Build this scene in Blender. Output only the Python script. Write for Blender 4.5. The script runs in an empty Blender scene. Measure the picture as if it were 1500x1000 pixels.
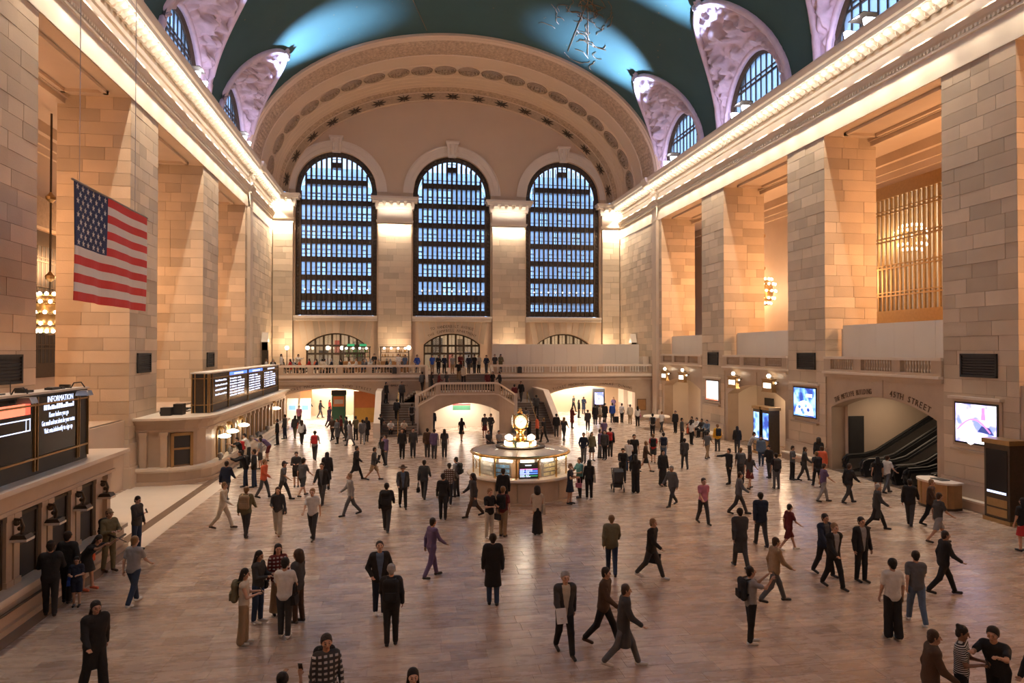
import bpy, math, random, time
import numpy as np
from mathutils import Vector, noise
T0 = time.time()
random.seed(7)
PI = math.pi
R = math.radians
scene = bpy.context.scene
C = scene.collection

# ------------------------------------------------------------------ camera
F_PX, CAM_H, YAW, PITCH = 1000.0, 6.7, R(9.26), R(0.745)
cam_data = bpy.data.cameras.new('camera')
cam_data.sensor_width = 36.0
cam_data.lens = 24.0
cam_data.clip_end = 500
cam = bpy.data.objects.new('camera', cam_data)
C.objects.link(cam)
cam.location = (0, 0, CAM_H)
cam.rotation_euler = (PI / 2 + PITCH, 0, -YAW)
scene.camera = cam

# ------------------------------------------------------------------ colour management
scene.view_settings.view_transform = 'Standard'
scene.view_settings.look = 'None'
scene.view_settings.gamma = 1.0
scene.view_settings.exposure = 0.58
scene.view_settings.use_curve_mapping = False

# ------------------------------------------------------------------ world: blue dusk sky
world = bpy.data.worlds.new('dusk_sky')
scene.world = world
world.use_nodes = True
wn = world.node_tree
wn.nodes['Background'].inputs[0].default_value = (0.40, 0.62, 1.0, 1)
wn.nodes['Background'].inputs[1].default_value = 1.7

# ------------------------------------------------------------------ hall dimensions (metres)
XL, XR, XC = -13.0, 24.0, 5.5         # side wall faces, centre line
YW, YE = 73.0, -9.0                   # end walls
Z0 = 22.9                             # vault springing
AX, BZ = 18.5, 12.1                   # vault half axes
BAYS = [(-10.1 + 12.4 * k, -1.5 + 12.4 * k) for k in range(6)]
ZTOP = 19.0
def SX(s, p):                         # p metres into the hall from the wall face of side s
    return XR - p if s > 0 else XL + p

def light(name, kind, loc, energy, color, rot=(0, 0, 0), size=None, size_y=None, spot=None, blend=0.5, radius=None):
    d = bpy.data.lights.new(name, kind)
    d.energy = energy
    d.color = color
    if kind == 'AREA':
        d.shape = 'RECTANGLE'
        d.size = size
        d.size_y = size_y
    if kind == 'SPOT':
        d.spot_size = spot
        d.spot_blend = blend
    if radius is not None:
        d.shadow_soft_size = radius
    o = bpy.data.objects.new(name, d)
    o.location = loc
    o.rotation_euler = rot
    C.objects.link(o)
    return o
def aim(o, target):
    v = Vector(target) - o.location
    o.rotation_euler = v.to_track_quat('-Z', 'Y').to_euler()

WARM = (1.0, 0.72, 0.46)
NEUT = (1.0, 0.83, 0.64)
BRACKET_FILL_E, DOWN_E, FLOOD_E, RECESS_E, PASS_E = 480, 780, 85000, 1400, 620
for s in (1, -1):
    # downlight strip fixed under the cornice
    yl = YW - 1.5 - YE
    for j in range(41):
        light('cornice_downlight', 'SPOT', (SX(s, 0.60), YE + 0.9 + 2.0 * j, 21.68), DOWN_E * (1.0 if j > 17 else (0.45 if j > 14 else 0.14)), NEUT, spot=R(88), blend=0.5, radius=0.04)
    # added strip under the cornice lip, put there to brighten brackets and frieze
    o = light('cornice_bracket_fill', 'AREA', (SX(s, 1.05), (YE + YW - 1.5) / 2, 21.95), BRACKET_FILL_E, (1, 0.9, 0.78), size=0.10, size_y=yl)
    o.rotation_euler = (0, R(-105) if s > 0 else R(105), 0)
    for k, (a, b) in enumerate(BAYS):
        yc = (a + b) / 2
        # floodlight on the cornice in front of every lunette, washing the vault
        o = light('vault_floodlight', 'SPOT', (SX(s, 0.9), yc, 23.25), FLOOD_E, (0.44, 0.58, 1.0), spot=R(46), blend=1.0, radius=0.05)
        aim(o, (SX(s, 5.1), yc, 31.25))
        light('relief_fill', 'POINT', (SX(s, 1.0), yc + 2.2, 23.5), 130, (0.70, 0.63, 1.0), radius=0.2)  # added lavender point light that tints the relief
        # chandelier light in the gallery behind every bay
        light('gallery_lamp', 'POINT', (SX(s, -5.2), yc - 0.5, 11.5), RECESS_E * (0.72 if s > 0 else 0.42), (1.0, 0.53, 0.25), radius=0.8)
# passages under the west balcony and behind the balcony doors
for x, y, z, e in ((-7.5, 66.5, 3.2, 1.0), (-6.5, 73, 3.2, 1.0), (18.0, 66.5, 3.2, 1.0), (18.5, 73, 3.2, 1.0), (5.2, 58.2, 2.38, 0.30)):
    light('passage_lamp', 'AREA', (x, y, z), PASS_E * e, (1.0, 0.88, 0.74), size=5.0 if e > .5 else 2.0, size_y=2.0)
for x in (-6.65, 5.42, 17.6):
    light('vestibule_lamp', 'AREA', (x, 76.3, 8.9), 110, (1.0, 0.75, 0.5), size=6, size_y=2)
# lamps on the balcony side washing the lower west wall
for x in (-11.4, -0.6, 11.5, 22.2):
    light('balcony_lamp', 'POINT', (x, 71.2, 7.6), 110, WARM, radius=0.15)

# ------------------------------------------------------------------ helpers: objects
def thing(name, label=None, cat=None, loc=(0, 0, 0), rz=0, group=None, kind=None, parent=None):
    o = bpy.data.objects.new(name, None)
    o.empty_display_size = 0.2
    C.objects.link(o)
    o.location = loc
    o.rotation_euler = (0, 0, rz)
    if parent: o.parent = parent
    tag(o, label, cat, group, kind)
    return o
def tag(o, label=None, cat=None, group=None, kind=None):
    if label: o['label'] = label
    if cat: o['category'] = cat
    if group: o['group'] = group
    if kind: o['kind'] = kind
    return o
def inst(name, me, parent=None, loc=(0, 0, 0), rot=(0, 0, 0), scale=(1, 1, 1), color=None):
    o = bpy.data.objects.new(name, me)
    C.objects.link(o)
    if parent: o.parent = parent
    o.location = loc
    o.rotation_euler = rot
    o.scale = scale
    if color: o.color = color
    return o

class MB:
    """collects shapes into one mesh"""
    def __init__(self):
        self.v = []; self.f = []; self.m = []
    def add(self, vs, fs, m=0):
        n = len(self.v)
        self.v.extend(vs)
        for f in fs:
            self.f.append([n + i for i in f]); self.m.append(m)
        return self
    def box(self, x0, x1, y0, y1, z0, z1, m=0):
        if x0 > x1: x0, x1 = x1, x0
        if y0 > y1: y0, y1 = y1, y0
        return self.add([(x0, y0, z0), (x1, y0, z0), (x1, y1, z0), (x0, y1, z0), (x0, y0, z1), (x1, y0, z1), (x1, y1, z1), (x0, y1, z1)],
                        [(0, 3, 2, 1), (4, 5, 6, 7), (0, 1, 5, 4), (1, 2, 6, 5), (2, 3, 7, 6), (3, 0, 4, 7)], m)
    def quad(self, a, b, c, d, m=0):
        return self.add([a, b, c, d], [(0, 1, 2, 3)], m)
    def hexa(self, lo, hi, m=0):        # two quads of four points
        return self.add(list(lo) + list(hi), [(0, 3, 2, 1), (4, 5, 6, 7), (0, 1, 5, 4), (1, 2, 6, 5), (2, 3, 7, 6), (3, 0, 4, 7)], m)
    def prism(self, pts, a, b, axis='y', m=0):   # polygon in the two other axes pushed from a to b
        n = len(pts)
        def P(p, t):
            return (p[0], t, p[1]) if axis == 'y' else ((t, p[0], p[1]) if axis == 'x' else (p[0], p[1], t))
        vs = [P(p, a) for p in pts] + [P(p, b) for p in pts]
        fs = [tuple(range(n)), tuple(range(2 * n - 1, n - 1, -1))] + [(i, n + i, n + (i + 1) % n, (i + 1) % n) for i in range(n)]
        return self.add(vs, fs, m)
    def lathe(self, prof, n=16, c=(0, 0, 0), a0=0, a1=2 * PI, m=0, cap=True):
        full = abs(a1 - a0 - 2 * PI) < 1e-6
        k = n if full else n + 1
        vs = []
        for r, z in prof:
            for i in range(k):
                a = a0 + (a1 - a0) * i / n
                vs.append((c[0] + r * math.cos(a), c[1] + r * math.sin(a), c[2] + z))
        fs = []
        for j in range(len(prof) - 1):
            for i in range(n):
                i2 = (i + 1) % k
                fs.append((j * k + i, j * k + i2, (j + 1) * k + i2, (j + 1) * k + i))
        if cap and full:
            fs.append(tuple(range(k - 1, -1, -1)))
            fs.append(tuple(range((len(prof) - 1) * k, len(prof) * k)))
        return self.add(vs, fs, m)
    def tube(self, path, r, n=6, m=0, closed=False, r1=None):
        path = [Vector(p) for p in path]
        L = len(path); vs = []
        for i, p in enumerate(path):
            if closed: t = path[(i + 1) % L] - path[i - 1]
            else: t = path[min(i + 1, L - 1)] - path[max(i - 1, 0)]
            if t.length < 1e-9: t = Vector((0, 0, 1))
            t.normalize()
            up = Vector((0, 0, 1)) if abs(t.z) < 0.95 else Vector((1, 0, 0))
            a = t.cross(up).normalized(); b = t.cross(a)
            rr = r if r1 is None else r + (r1 - r) * i / max(1, L - 1)
            for k in range(n):
                q = 2 * PI * k / n
                vs.append(tuple(p + a * (rr * math.cos(q)) + b * (rr * math.sin(q))))
        fs = []
        for i in range(L if closed else L - 1):
            j = (i + 1) % L
            for k in range(n):
                k2 = (k + 1) % n
                fs.append((i * n + k, i * n + k2, j * n + k2, j * n + k))
        if not closed:
            fs.append(tuple(range(n - 1, -1, -1))); fs.append(tuple(range((L - 1) * n, L * n)))
        return self.add(vs, fs, m)
    def ball(self, c, r, n=8, m=0, sc=(1, 1, 1)):
        h = max(4, n // 2 + 1)
        vs = [(c[0], c[1], c[2] - r * sc[2])]
        for j in range(1, h):
            a = -PI / 2 + PI * j / h
            for i in range(n):
                q = 2 * PI * i / n
                vs.append((c[0] + r * sc[0] * math.cos(a) * math.cos(q), c[1] + r * sc[1] * math.cos(a) * math.sin(q), c[2] + r * sc[2] * math.sin(a)))
        vs.append((c[0], c[1], c[2] + r * sc[2]))
        fs = []
        for i in range(n):
            fs.append((0, 1 + (i + 1) % n, 1 + i))
            fs.append((len(vs) - 1, 1 + (h - 2) * n + i, 1 + (h - 2) * n + (i + 1) % n))
        for j in range(h - 2):
            for i in range(n):
                a = 1 + j * n + i; b = 1 + j * n + (i + 1) % n
                fs.append((a, b, b + n, a + n))
        return self.add(vs, fs, m)
    def grid(self, rows, m=0, flip=False):       # rows of equal-length point lists
        k = len(rows[0]); vs = [p for r in rows for p in r]
        fs = []
        for j in range(len(rows) - 1):
            for i in range(k - 1):
                q = (j * k + i, j * k + i + 1, (j + 1) * k + i + 1, (j + 1) * k + i)
                fs.append(q[::-1] if flip else q)
        return self.add(vs, fs, m)
    def mesh(self, name, mats, smooth=False):
        me = bpy.data.meshes.new(name)
        me.from_pydata([tuple(p) for p in self.v], [], self.f)
        if not isinstance(mats, (list, tuple)): mats = [mats]
        for mt in mats: me.materials.append(mt)
        if len(mats) > 1: me.polygons.foreach_set('material_index', self.m)
        if smooth: me.polygons.foreach_set('use_smooth', [True] * len(me.polygons))
        me.update()
        return me
    def build(self, name, mats, parent=None, smooth=False, loc=(0, 0, 0), kind=None, label=None, cat=None, group=None, rot=(0, 0, 0)):
        o = inst(name, self.mesh(name, mats, smooth), parent, loc, rot)
        tag(o, label, cat, group, kind)
        return o

def cols(mb, u0, u1, n, flo, fhi, place, back=None, m=0):
    """wall made of columns between two curves; place(u, z) -> point; back: same on the far face"""
    us = [u0 + (u1 - u0) * i / n for i in range(n + 1)]
    for a, b in zip(us, us[1:]):
        la, lb, ha, hb = flo(a), flo(b), fhi(a), fhi(b)
        if max(ha - la, hb - lb) < 1e-4: continue
        mb.quad(place(a, la), place(b, lb), place(b, hb), place(a, ha), m)
        if back:
            mb.quad(place(b, lb), place(a, la), back(a, la), back(b, lb), m)     # soffit
            mb.quad(place(a, ha), place(b, hb), back(b, hb), back(a, ha), m)
def seg_arch(c, half, spring, top):
    """height of a flat segmental arch over u"""
    h = top - spring
    rad = (half * half + h * h) / (2 * h)
    def f(u):
        d = min(abs(u - c), half)
        return top - rad + math.sqrt(max(0.0, rad * rad - d * d))
    return f

# ------------------------------------------------------------------ helpers: materials
MATS = {}
def newmat(name):
    m = bpy.data.materials.new(name); m.use_nodes = True
    nt = m.node_tree
    return m, nt, nt.nodes['Principled BSDF']
def N(nt, typ, **kw):
    n = nt.nodes.new(typ)
    for k, v in kw.items():
        if k in ('operation', 'blend_type', 'data_type', 'noise_dimensions', 'interpolation', 'attribute_name', 'feature', 'distance'): setattr(n, k, v)
        else: n.inputs[k].default_value = v
    return n
def mixcol(nt, a, b, fac, blend='MIX'):
    n = nt.nodes.new('ShaderNodeMix'); n.data_type = 'RGBA'; n.blend_type = blend
    for sock, val in ((n.inputs[0], fac), (n.inputs[6], a), (n.inputs[7], b)):
        if hasattr(val, 'links') or hasattr(val, 'is_linked'): nt.links.new(val, sock)
        elif isinstance(val, (int, float)): sock.default_value = val
        else: sock.default_value = (*val, 1)
    return n.outputs[2]
def mat(name, col, rough=0.6, metal=0.0, var=0.12, scale=3.0, bump=0.0, bscale=40.0, emit=None, estr=0.0, spec=0.5, per_piece=0.0, detail=4.0):
    """plain procedural surface: base colour with noise grain, optional tint per piece, fine relief"""
    m, nt, b = newmat(name)
    tc = nt.nodes.new('ShaderNodeTexCoord')
    geo = nt.nodes.new('ShaderNodeNewGeometry')
    nz = N(nt, 'ShaderNodeTexNoise', Scale=scale, Detail=detail)
    nt.links.new(geo.outputs['Position'], nz.inputs['Vector'])
    lo = tuple(c * (1 - var) for c in col); hi = tuple(min(1, c * (1 + var)) for c in col)
    out = mixcol(nt, lo, hi, nz.outputs[0])
    if per_piece > 0:
        oi = nt.nodes.new('ShaderNodeObjectInfo')
        ad = N(nt, 'ShaderNodeMath', operation='ADD')
        nt.links.new(oi.outputs['Random'], ad.inputs[0]); nt.links.new(geo.outputs['Random Per Island'], ad.inputs[1])
        fr = N(nt, 'ShaderNodeMath', operation='FRACT'); nt.links.new(ad.outputs[0], fr.inputs[0])
        mr = N(nt, 'ShaderNodeMapRange', **{'To Min': 1 - per_piece, 'To Max': 1 + per_piece})
        nt.links.new(fr.outputs[0], mr.inputs['Value'])
        vm = N(nt, 'ShaderNodeVectorMath', operation='SCALE')
        nt.links.new(out, vm.inputs[0]); nt.links.new(mr.outputs[0], vm.inputs['Scale'])
        out = vm.outputs[0]
    nt.links.new(out, b.inputs['Base Color'])
    b.inputs['Roughness'].default_value = rough
    b.inputs['Metallic'].default_value = metal
    b.inputs['Specular IOR Level'].default_value = spec
    if bump > 0:
        n2 = N(nt, 'ShaderNodeTexNoise', Scale=bscale, Detail=3.0)
        nt.links.new(geo.outputs['Position'], n2.inputs['Vector'])
        bp = N(nt, 'ShaderNodeBump', Strength=bump, Distance=0.05)
        nt.links.new(n2.outputs[0], bp.inputs['Height']); nt.links.new(bp.outputs[0], b.inputs['Normal'])
    if emit:
        b.inputs['Emission Color'].default_value = (*emit, 1)
        b.inputs['Emission Strength'].default_value = estr
    MATS[name] = m
    return m
M = MATS
mat('stone', (0.56, 0.445, 0.32), 0.62, var=0.14, scale=0.9, bump=0.12, bscale=14, per_piece=0.2)
mat('stone_plain', (0.58, 0.46, 0.35), 0.6, var=0.10, scale=0.7, bump=0.08, bscale=10)
mat('joint', (0.34, 0.26, 0.19), 0.85, var=0.1)
mat('marble', (0.47, 0.355, 0.255), 0.35, var=0.16, scale=1.6, bump=0.03)
mat('marble_pale', (0.68, 0.58, 0.47), 0.35, var=0.08, scale=1.6)
mat('plaster', (0.62, 0.46, 0.31), 0.75, var=0.05, scale=0.5, bump=0.04, bscale=8)
mat('plaster_pale', (0.72, 0.62, 0.50), 0.7, var=0.06, scale=1.0)
mat('passage_wall', (0.78, 0.69, 0.56), 0.5, var=0.05, scale=0.8)
mat('relief', (0.46, 0.32, 0.20), 0.7, var=0.6, scale=4.5, bump=1.0, bscale=7, detail=2.0)  # strong colour contrast stands in for shade in the carved crevices
mat('relief_dark', (0.40, 0.29, 0.19), 0.7, var=0.3, scale=5, bump=0.8, bscale=10)
mat('lunette_plaster', (0.62, 0.50, 0.55), 0.75, var=0.22, scale=2.5, bump=0.5, bscale=4)  # darker mottling paints in shade for the hollows of the sculpture
mat('bronze', (0.085, 0.062, 0.042), 0.45, metal=0.55, var=0.25, scale=8)
mat('bronze_gold', (0.42, 0.27, 0.12), 0.38, metal=0.8, var=0.2, scale=6)
mat('brass', (0.72, 0.48, 0.18), 0.25, metal=1.0, var=0.1, scale=5)
mat('black_metal', (0.022, 0.021, 0.020), 0.5, var=0.2)
mat('dark_panel', (0.028, 0.026, 0.026), 0.55, var=0.25)
mat('roof_tan', (0.50, 0.40, 0.29), 0.3, var=0.2, scale=2.5)
mat('hoarding', (0.66, 0.60, 0.52), 0.7, var=0.04, scale=0.6)
mat('lamp_white', (0.9, 0.85, 0.75), 0.4, emit=(1.0, 0.82, 0.58), estr=7)
mat('lamp_soft', (0.9, 0.85, 0.75), 0.4, emit=(1.0, 0.88, 0.72), estr=3.2)
mat('flood_white', (0.9, 0.9, 0.9), 0.4, emit=(0.85, 0.92, 1.0), estr=9)
mat('gold_paint', (0.17, 0.10, 0.04), 0.6, var=0.25, scale=2.0)
mat('dark_strip', (0.20, 0.135, 0.095), 0.25, var=0.2, scale=1.5)

# polished floor stone: warm pinkish marble, tint per tile, veins along the tile
def floor_mat(name, brick):
    m, nt, b = newmat(name)
    geo = nt.nodes.new('ShaderNodeNewGeometry')
    mp = nt.nodes.new('ShaderNodeMapping'); mp.inputs['Scale'].default_value = (0.55, 2.2, 1)
    nt.links.new(geo.outputs['Position'], mp.inputs['Vector'])
    nz = N(nt, 'ShaderNodeTexNoise', Scale=2.2, Detail=6.0, Roughness=0.62)
    nt.links.new(mp.outputs[0], nz.inputs['Vector'])
    if brick:
        bt = nt.nodes.new('ShaderNodeTexBrick')
        for k, v in {'Scale': 1.0, 'Mortar Size': 0.004, 'Mortar Smooth': 0.2, 'Bias': 0.0, 'Brick Width': 1.05, 'Row Height': 0.45}.items(): bt.inputs[k].default_value = v
        bt.inputs['Color1'].default_value = (0, 0, 0, 1); bt.inputs['Color2'].default_value = (1, 1, 1, 1); bt.inputs['Mortar'].default_value = (0.1, 0.1, 0.1, 1)
        nt.links.new(geo.outputs['Position'], bt.inputs['Vector'])
        rnd = bt.outputs['Color']
    else:
        oi = nt.nodes.new('ShaderNodeObjectInfo')
        ad = N(nt, 'ShaderNodeMath', operation='ADD')
        nt.links.new(oi.outputs['Random'], ad.inputs[0]); nt.links.new(geo.outputs['Random Per Island'], ad.inputs[1])
        fr = N(nt, 'ShaderNodeMath', operation='FRACT'); nt.links.new(ad.outputs[0], fr.inputs[0])
        rnd = fr.outputs[0]
    cr = nt.nodes.new('ShaderNodeValToRGB')
    els = cr.color_ramp.elements
    els[0].position = 0.0; els[0].color = (0.29, 0.205, 0.155, 1)
    els[1].position = 1.0; els[1].color = (0.52, 0.405, 0.315, 1)
    for p, c in ((0.18, (0.345, 0.245, 0.188, 1)), (0.5, (0.40, 0.29, 0.222, 1)), (0.82, (0.44, 0.327, 0.25, 1))):
        e = els.new(p); e.color = c
    nt.links.new(rnd, cr.inputs[0])
    out = mixcol(nt, cr.outputs[0], (0.43, 0.33, 0.258), 0.55 if brick else 0.15)
    mr = N(nt, 'ShaderNodeMapRange', **{'From Min': 0.35, 'From Max': 0.7, 'To Min': 0.93, 'To Max': 1.06})
    nt.links.new(nz.outputs[0], mr.inputs['Value'])
    vm = N(nt, 'ShaderNodeVectorMath', operation='SCALE')
    nt.links.new(out, vm.inputs[0]); nt.links.new(mr.outputs[0], vm.inputs['Scale'])
    nt.links.new(vm.outputs[0], b.inputs['Base Color'])
    rr = N(nt, 'ShaderNodeMapRange', **{'From Min': 0.3, 'From Max': 0.7, 'To Min': 0.22, 'To Max': 0.33})
    nt.links.new(nz.outputs[0], rr.inputs['Value']); nt.links.new(rr.outputs[0], b.inputs['Roughness'])
    MATS[name] = m
    return m
floor_mat('floor_tile', False)
floor_mat('floor_far', True)

def glass_mat(name, tint, gloss=0.12, frost=0.35, rough=0.25):
    m, nt, b = newmat(name)
    nt.nodes.remove(b)
    out = nt.nodes['Material Output']
    tr = nt.nodes.new('ShaderNodeBsdfTransparent'); tr.inputs[0].default_value = (*tint, 1)
    tl = nt.nodes.new('ShaderNodeBsdfTranslucent'); tl.inputs[0].default_value = (*tint, 1)
    gl = nt.nodes.new('ShaderNodeBsdfGlossy'); gl.inputs['Roughness'].default_value = rough
    oi = nt.nodes.new('ShaderNodeObjectInfo')
    mr = N(nt, 'ShaderNodeMapRange', **{'To Min': max(0, frost - 0.3), 'To Max': min(1, frost + 0.3)})
    nt.links.new(oi.outputs['Random'], mr.inputs['Value'])
    m1 = nt.nodes.new('ShaderNodeMixShader'); nt.links.new(mr.outputs[0], m1.inputs[0]); nt.links.new(tr.outputs[0], m1.inputs[1]); nt.links.new(tl.outputs[0], m1.inputs[2])
    m2 = nt.nodes.new('ShaderNodeMixShader'); m2.inputs[0].default_value = gloss; nt.links.new(m1.outputs[0], m2.inputs[1]); nt.links.new(gl.outputs[0], m2.inputs[2])
    nt.links.new(m2.outputs[0], out.inputs[0])
    MATS[name] = m
    return m
glass_mat('window_glass', (0.86, 0.93, 1.0))
glass_mat('clear_glass', (0.95, 0.97, 0.97), 0.08, 0.0, 0.05)

# vault paint: deep teal with fine mottling
m_, nt_, b_ = newmat('vault_paint')
g_ = nt_.nodes.new('ShaderNodeNewGeometry')
n_ = N(nt_, 'ShaderNodeTexNoise', Scale=0.35, Detail=8.0, Roughness=0.65); nt_.links.new(g_.outputs['Position'], n_.inputs['Vector'])
nt_.links.new(mixcol(nt_, (0.016, 0.052, 0.047), (0.030, 0.084, 0.076), n_.outputs[0]), b_.inputs['Base Color'])
b_.inputs['Roughness'].default_value = 0.7
MATS['vault_paint'] = m_

# colour taken from the object's own colour setting (clothes, skin, hair, bags)
def objcol_mat(name, rough=0.8, bump=0.0, bscale=25.0, mul=(1, 1, 1), pattern=None):
    m, nt, b = newmat(name)
    oi = nt.nodes.new('ShaderNodeObjectInfo')
    tc = nt.nodes.new('ShaderNodeTexCoord')
    nz = N(nt, 'ShaderNodeTexNoise', Scale=9.0, Detail=3.0); nt.links.new(tc.outputs['Object'], nz.inputs['Vector'])
    mr = N(nt, 'ShaderNodeMapRange', **{'To Min': 0.78, 'To Max': 1.2}); nt.links.new(nz.outputs[0], mr.inputs['Value'])
    vm = N(nt, 'ShaderNodeVectorMath', operation='SCALE'); nt.links.new(oi.outputs['Color'], vm.inputs[0]); nt.links.new(mr.outputs[0], vm.inputs['Scale'])
    col = vm.outputs[0]
    if mul != (1, 1, 1): col = mixcol(nt, col, mul, 1.0, 'MULTIPLY')
    if pattern:
        sp = nt.nodes.new('ShaderNodeSeparateXYZ'); nt.links.new(tc.outputs['Object'], sp.inputs[0])
        def band(sock, freq, width):
            a = N(nt, 'ShaderNodeMath', operation='MULTIPLY'); nt.links.new(sock, a.inputs[0]); a.inputs[1].default_value = freq
            f = N(nt, 'ShaderNodeMath', operation='FRACT'); nt.links.new(a.outputs[0], f.inputs[0])
            g = N(nt, 'ShaderNodeMath', operation='GREATER_THAN'); nt.links.new(f.outputs[0], g.inputs[0]); g.inputs[1].default_value = width
            return g.outputs[0]
        if pattern == 'stripe':
            col = mixcol(nt, (0.62, 0.60, 0.57), col, band(sp.outputs[2], 28, 0.45))
        else:
            c1 = mixcol(nt, (0.50, 0.47, 0.45), col, band(sp.outputs[2], 11, 0.42))
            col = mixcol(nt, col, c1, band(sp.outputs[0], 11, 0.42))
    nt.links.new(col, b.inputs['Base Color'])
    b.inputs['Roughness'].default_value = rough
    b.inputs['Specular IOR Level'].default_value = 0.25
    if bump:
        n2 = N(nt, 'ShaderNodeTexNoise', Scale=bscale, Detail=2.0); nt.links.new(tc.outputs['Object'], n2.inputs['Vector'])
        bp = N(nt, 'ShaderNodeBump', Strength=bump, Distance=0.03); nt.links.new(n2.outputs[0], bp.inputs['Height']); nt.links.new(bp.outputs[0], b.inputs['Normal'])
    MATS[name] = m
    return m
objcol_mat('cloth', 0.85, 0.5, 12)
objcol_mat('cloth_stripe', 0.85, 0.3, 12, pattern='stripe')
objcol_mat('cloth_plaid', 0.85, 0.3, 12, pattern='plaid')
objcol_mat('skin', 0.5)
objcol_mat('lips', 0.5, mul=(0.75, 0.45, 0.42))
objcol_mat('hair', 0.45, 0.6, 60)
objcol_mat('painted', 0.45)
mat('eye', (0.03, 0.02, 0.02), 0.3)
# ================================================================== STRUCTURE
unit_cube = MB().box(-.5, .5, -.5, .5, -.5, .5).mesh('stone_block', M['stone'])
CAMV = Vector((0, 0, CAM_H))
def courses(u0, u1, z0, z1, h=0.62):
    n = max(1, round((z1 - z0) / h)); h = (z1 - z0) / n
    for j in range(n):
        u = u0; first = True
        while u < u1 - 0.05:
            L = random.choice((0.95, 1.25, 1.55, 1.9))
            if first: L *= random.choice((0.6, 1.0)); first = False
            e = u + L
            if u1 - e < 0.55: e = u1
            yield (u, min(e, u1), z0 + j * h, z0 + (j + 1) * h)
            u = e
G = 0.016
def side_blocks(s, y0, y1, z0, z1, p=0.0):
    for a, b, c, d in courses(y0, y1, z0, z1):
        q = p + random.uniform(-0.008, 0.008)
        yield ((SX(s, q - 0.035), (a + b) / 2, (c + d) / 2), (0.07, b - a - G, d - c - G))
def front_blocks(x0, x1, y, z0, z1):
    if x0 > x1: x0, x1 = x1, x0
    for a, b, c, d in courses(x0, x1, z0, z1):
        q = random.uniform(-0.008, 0.008)
        yield (((a + b) / 2, y + 0.035 + q, (c + d) / 2), (b - a - G, 0.07, d - c - G))
def lay_blocks(parent, blocks, limit=295):
    blocks = sorted(blocks, key=lambda t: (Vector(t[0]) - CAMV).length if t[0][1] > 20 else 999)
    for c, sz in blocks[:limit]:
        inst('stone_block', unit_cube, parent, c, scale=sz)
    rest = MB()
    for c, sz in blocks[limit:]:
        rest.box(c[0] - sz[0] / 2, c[0] + sz[0] / 2, c[1] - sz[1] / 2, c[1] + sz[1] / 2, c[2] - sz[2] / 2, c[2] + sz[2] / 2)
    if rest.v: rest.build('stone_blocks', M['stone'], parent, kind='stuff')

# ------------------------------------------------------------------ floor
floor = thing('floor', 'polished pinkish marble floor of the concourse', kind='structure')
TILE_Y0, TILE_Y1 = 9.0, 30.15
MB().box(XL - 0.5, XR + 0.5, YE, TILE_Y1, -0.3, -0.012).build('subfloor', M['joint'], floor)
MB().box(XL - 0.5, XR + 7.5, TILE_Y1, 62.8, -0.3, 0).box(XL, XR, 62.8, 82, -0.3, 0).build('far_paving', M['floor_far'], floor)
MB().box(XR + 0.5, XR + 7.5, YE, TILE_Y1, -0.3, 0).build('recess_paving', M['floor_far'], floor)
tile_mesh = {L: MB().box(0, L - 0.005, 0, 0.445, -0.04, 0).mesh('floor_tile', M['floor_tile']) for L in (0.8, 1.05, 1.35)}
tiles = []
row = 0; y = TILE_Y0
fx = math.tan(R(36.87))
while y < TILE_Y1 - 0.1:
    x = -8.75 - random.uniform(0, 0.9)
    while x < XR:
        L = random.choice((0.8, 1.05, 1.05, 1.35))
        tiles.append((x, y, L)); x += L
    y += 0.45
def in_view(x, y):
    dx, dy = x, y
    cx = dx * math.cos(YAW) - dy * math.sin(YAW); cz = dx * math.sin(YAW) + dy * math.cos(YAW)
    return cz > 13.3 and abs(cx) < cz * 0.76
vis = sorted((t for t in tiles if in_view(t[0] + .5, t[1] + .2)), key=lambda t: t[0] * math.sin(YAW) + t[1] * math.cos(YAW))[:295]
vs_ = set(vis)
for t in vis: inst('floor_tile', tile_mesh[t[2]], floor, (t[0], t[1], 0))
mb = MB()
for t in tiles:
    if t not in vs_: mb.box(t[0], t[0] + t[2] - 0.005, t[1], t[1] + 0.445, -0.04, 0)
mb.build('floor_tiles', M['floor_tile'], floor, kind='stuff')
# dark border strip along the ticket offices
MB().box(-13, -8.78, YE, 25.0, -0.1, 0.012).build('border_strip', M['dark_strip'], floor)
MB().box(-9.75, -9.35, 25.0, 37.6, -0.1, 0.006).build('border_strip', M['dark_strip'], floor)
MB().box(-13, -9.75, 25.0, 36.3, -0.1, 0.004).build('lit_floor_band', M['marble_pale'], floor)  # pale bands colour in the brighter light on the floor here
MB().box(-9.35, -8.6, 25.0, 60, -0.1, 0.004).build('lit_floor_band', M['marble_pale'], floor)

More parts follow.
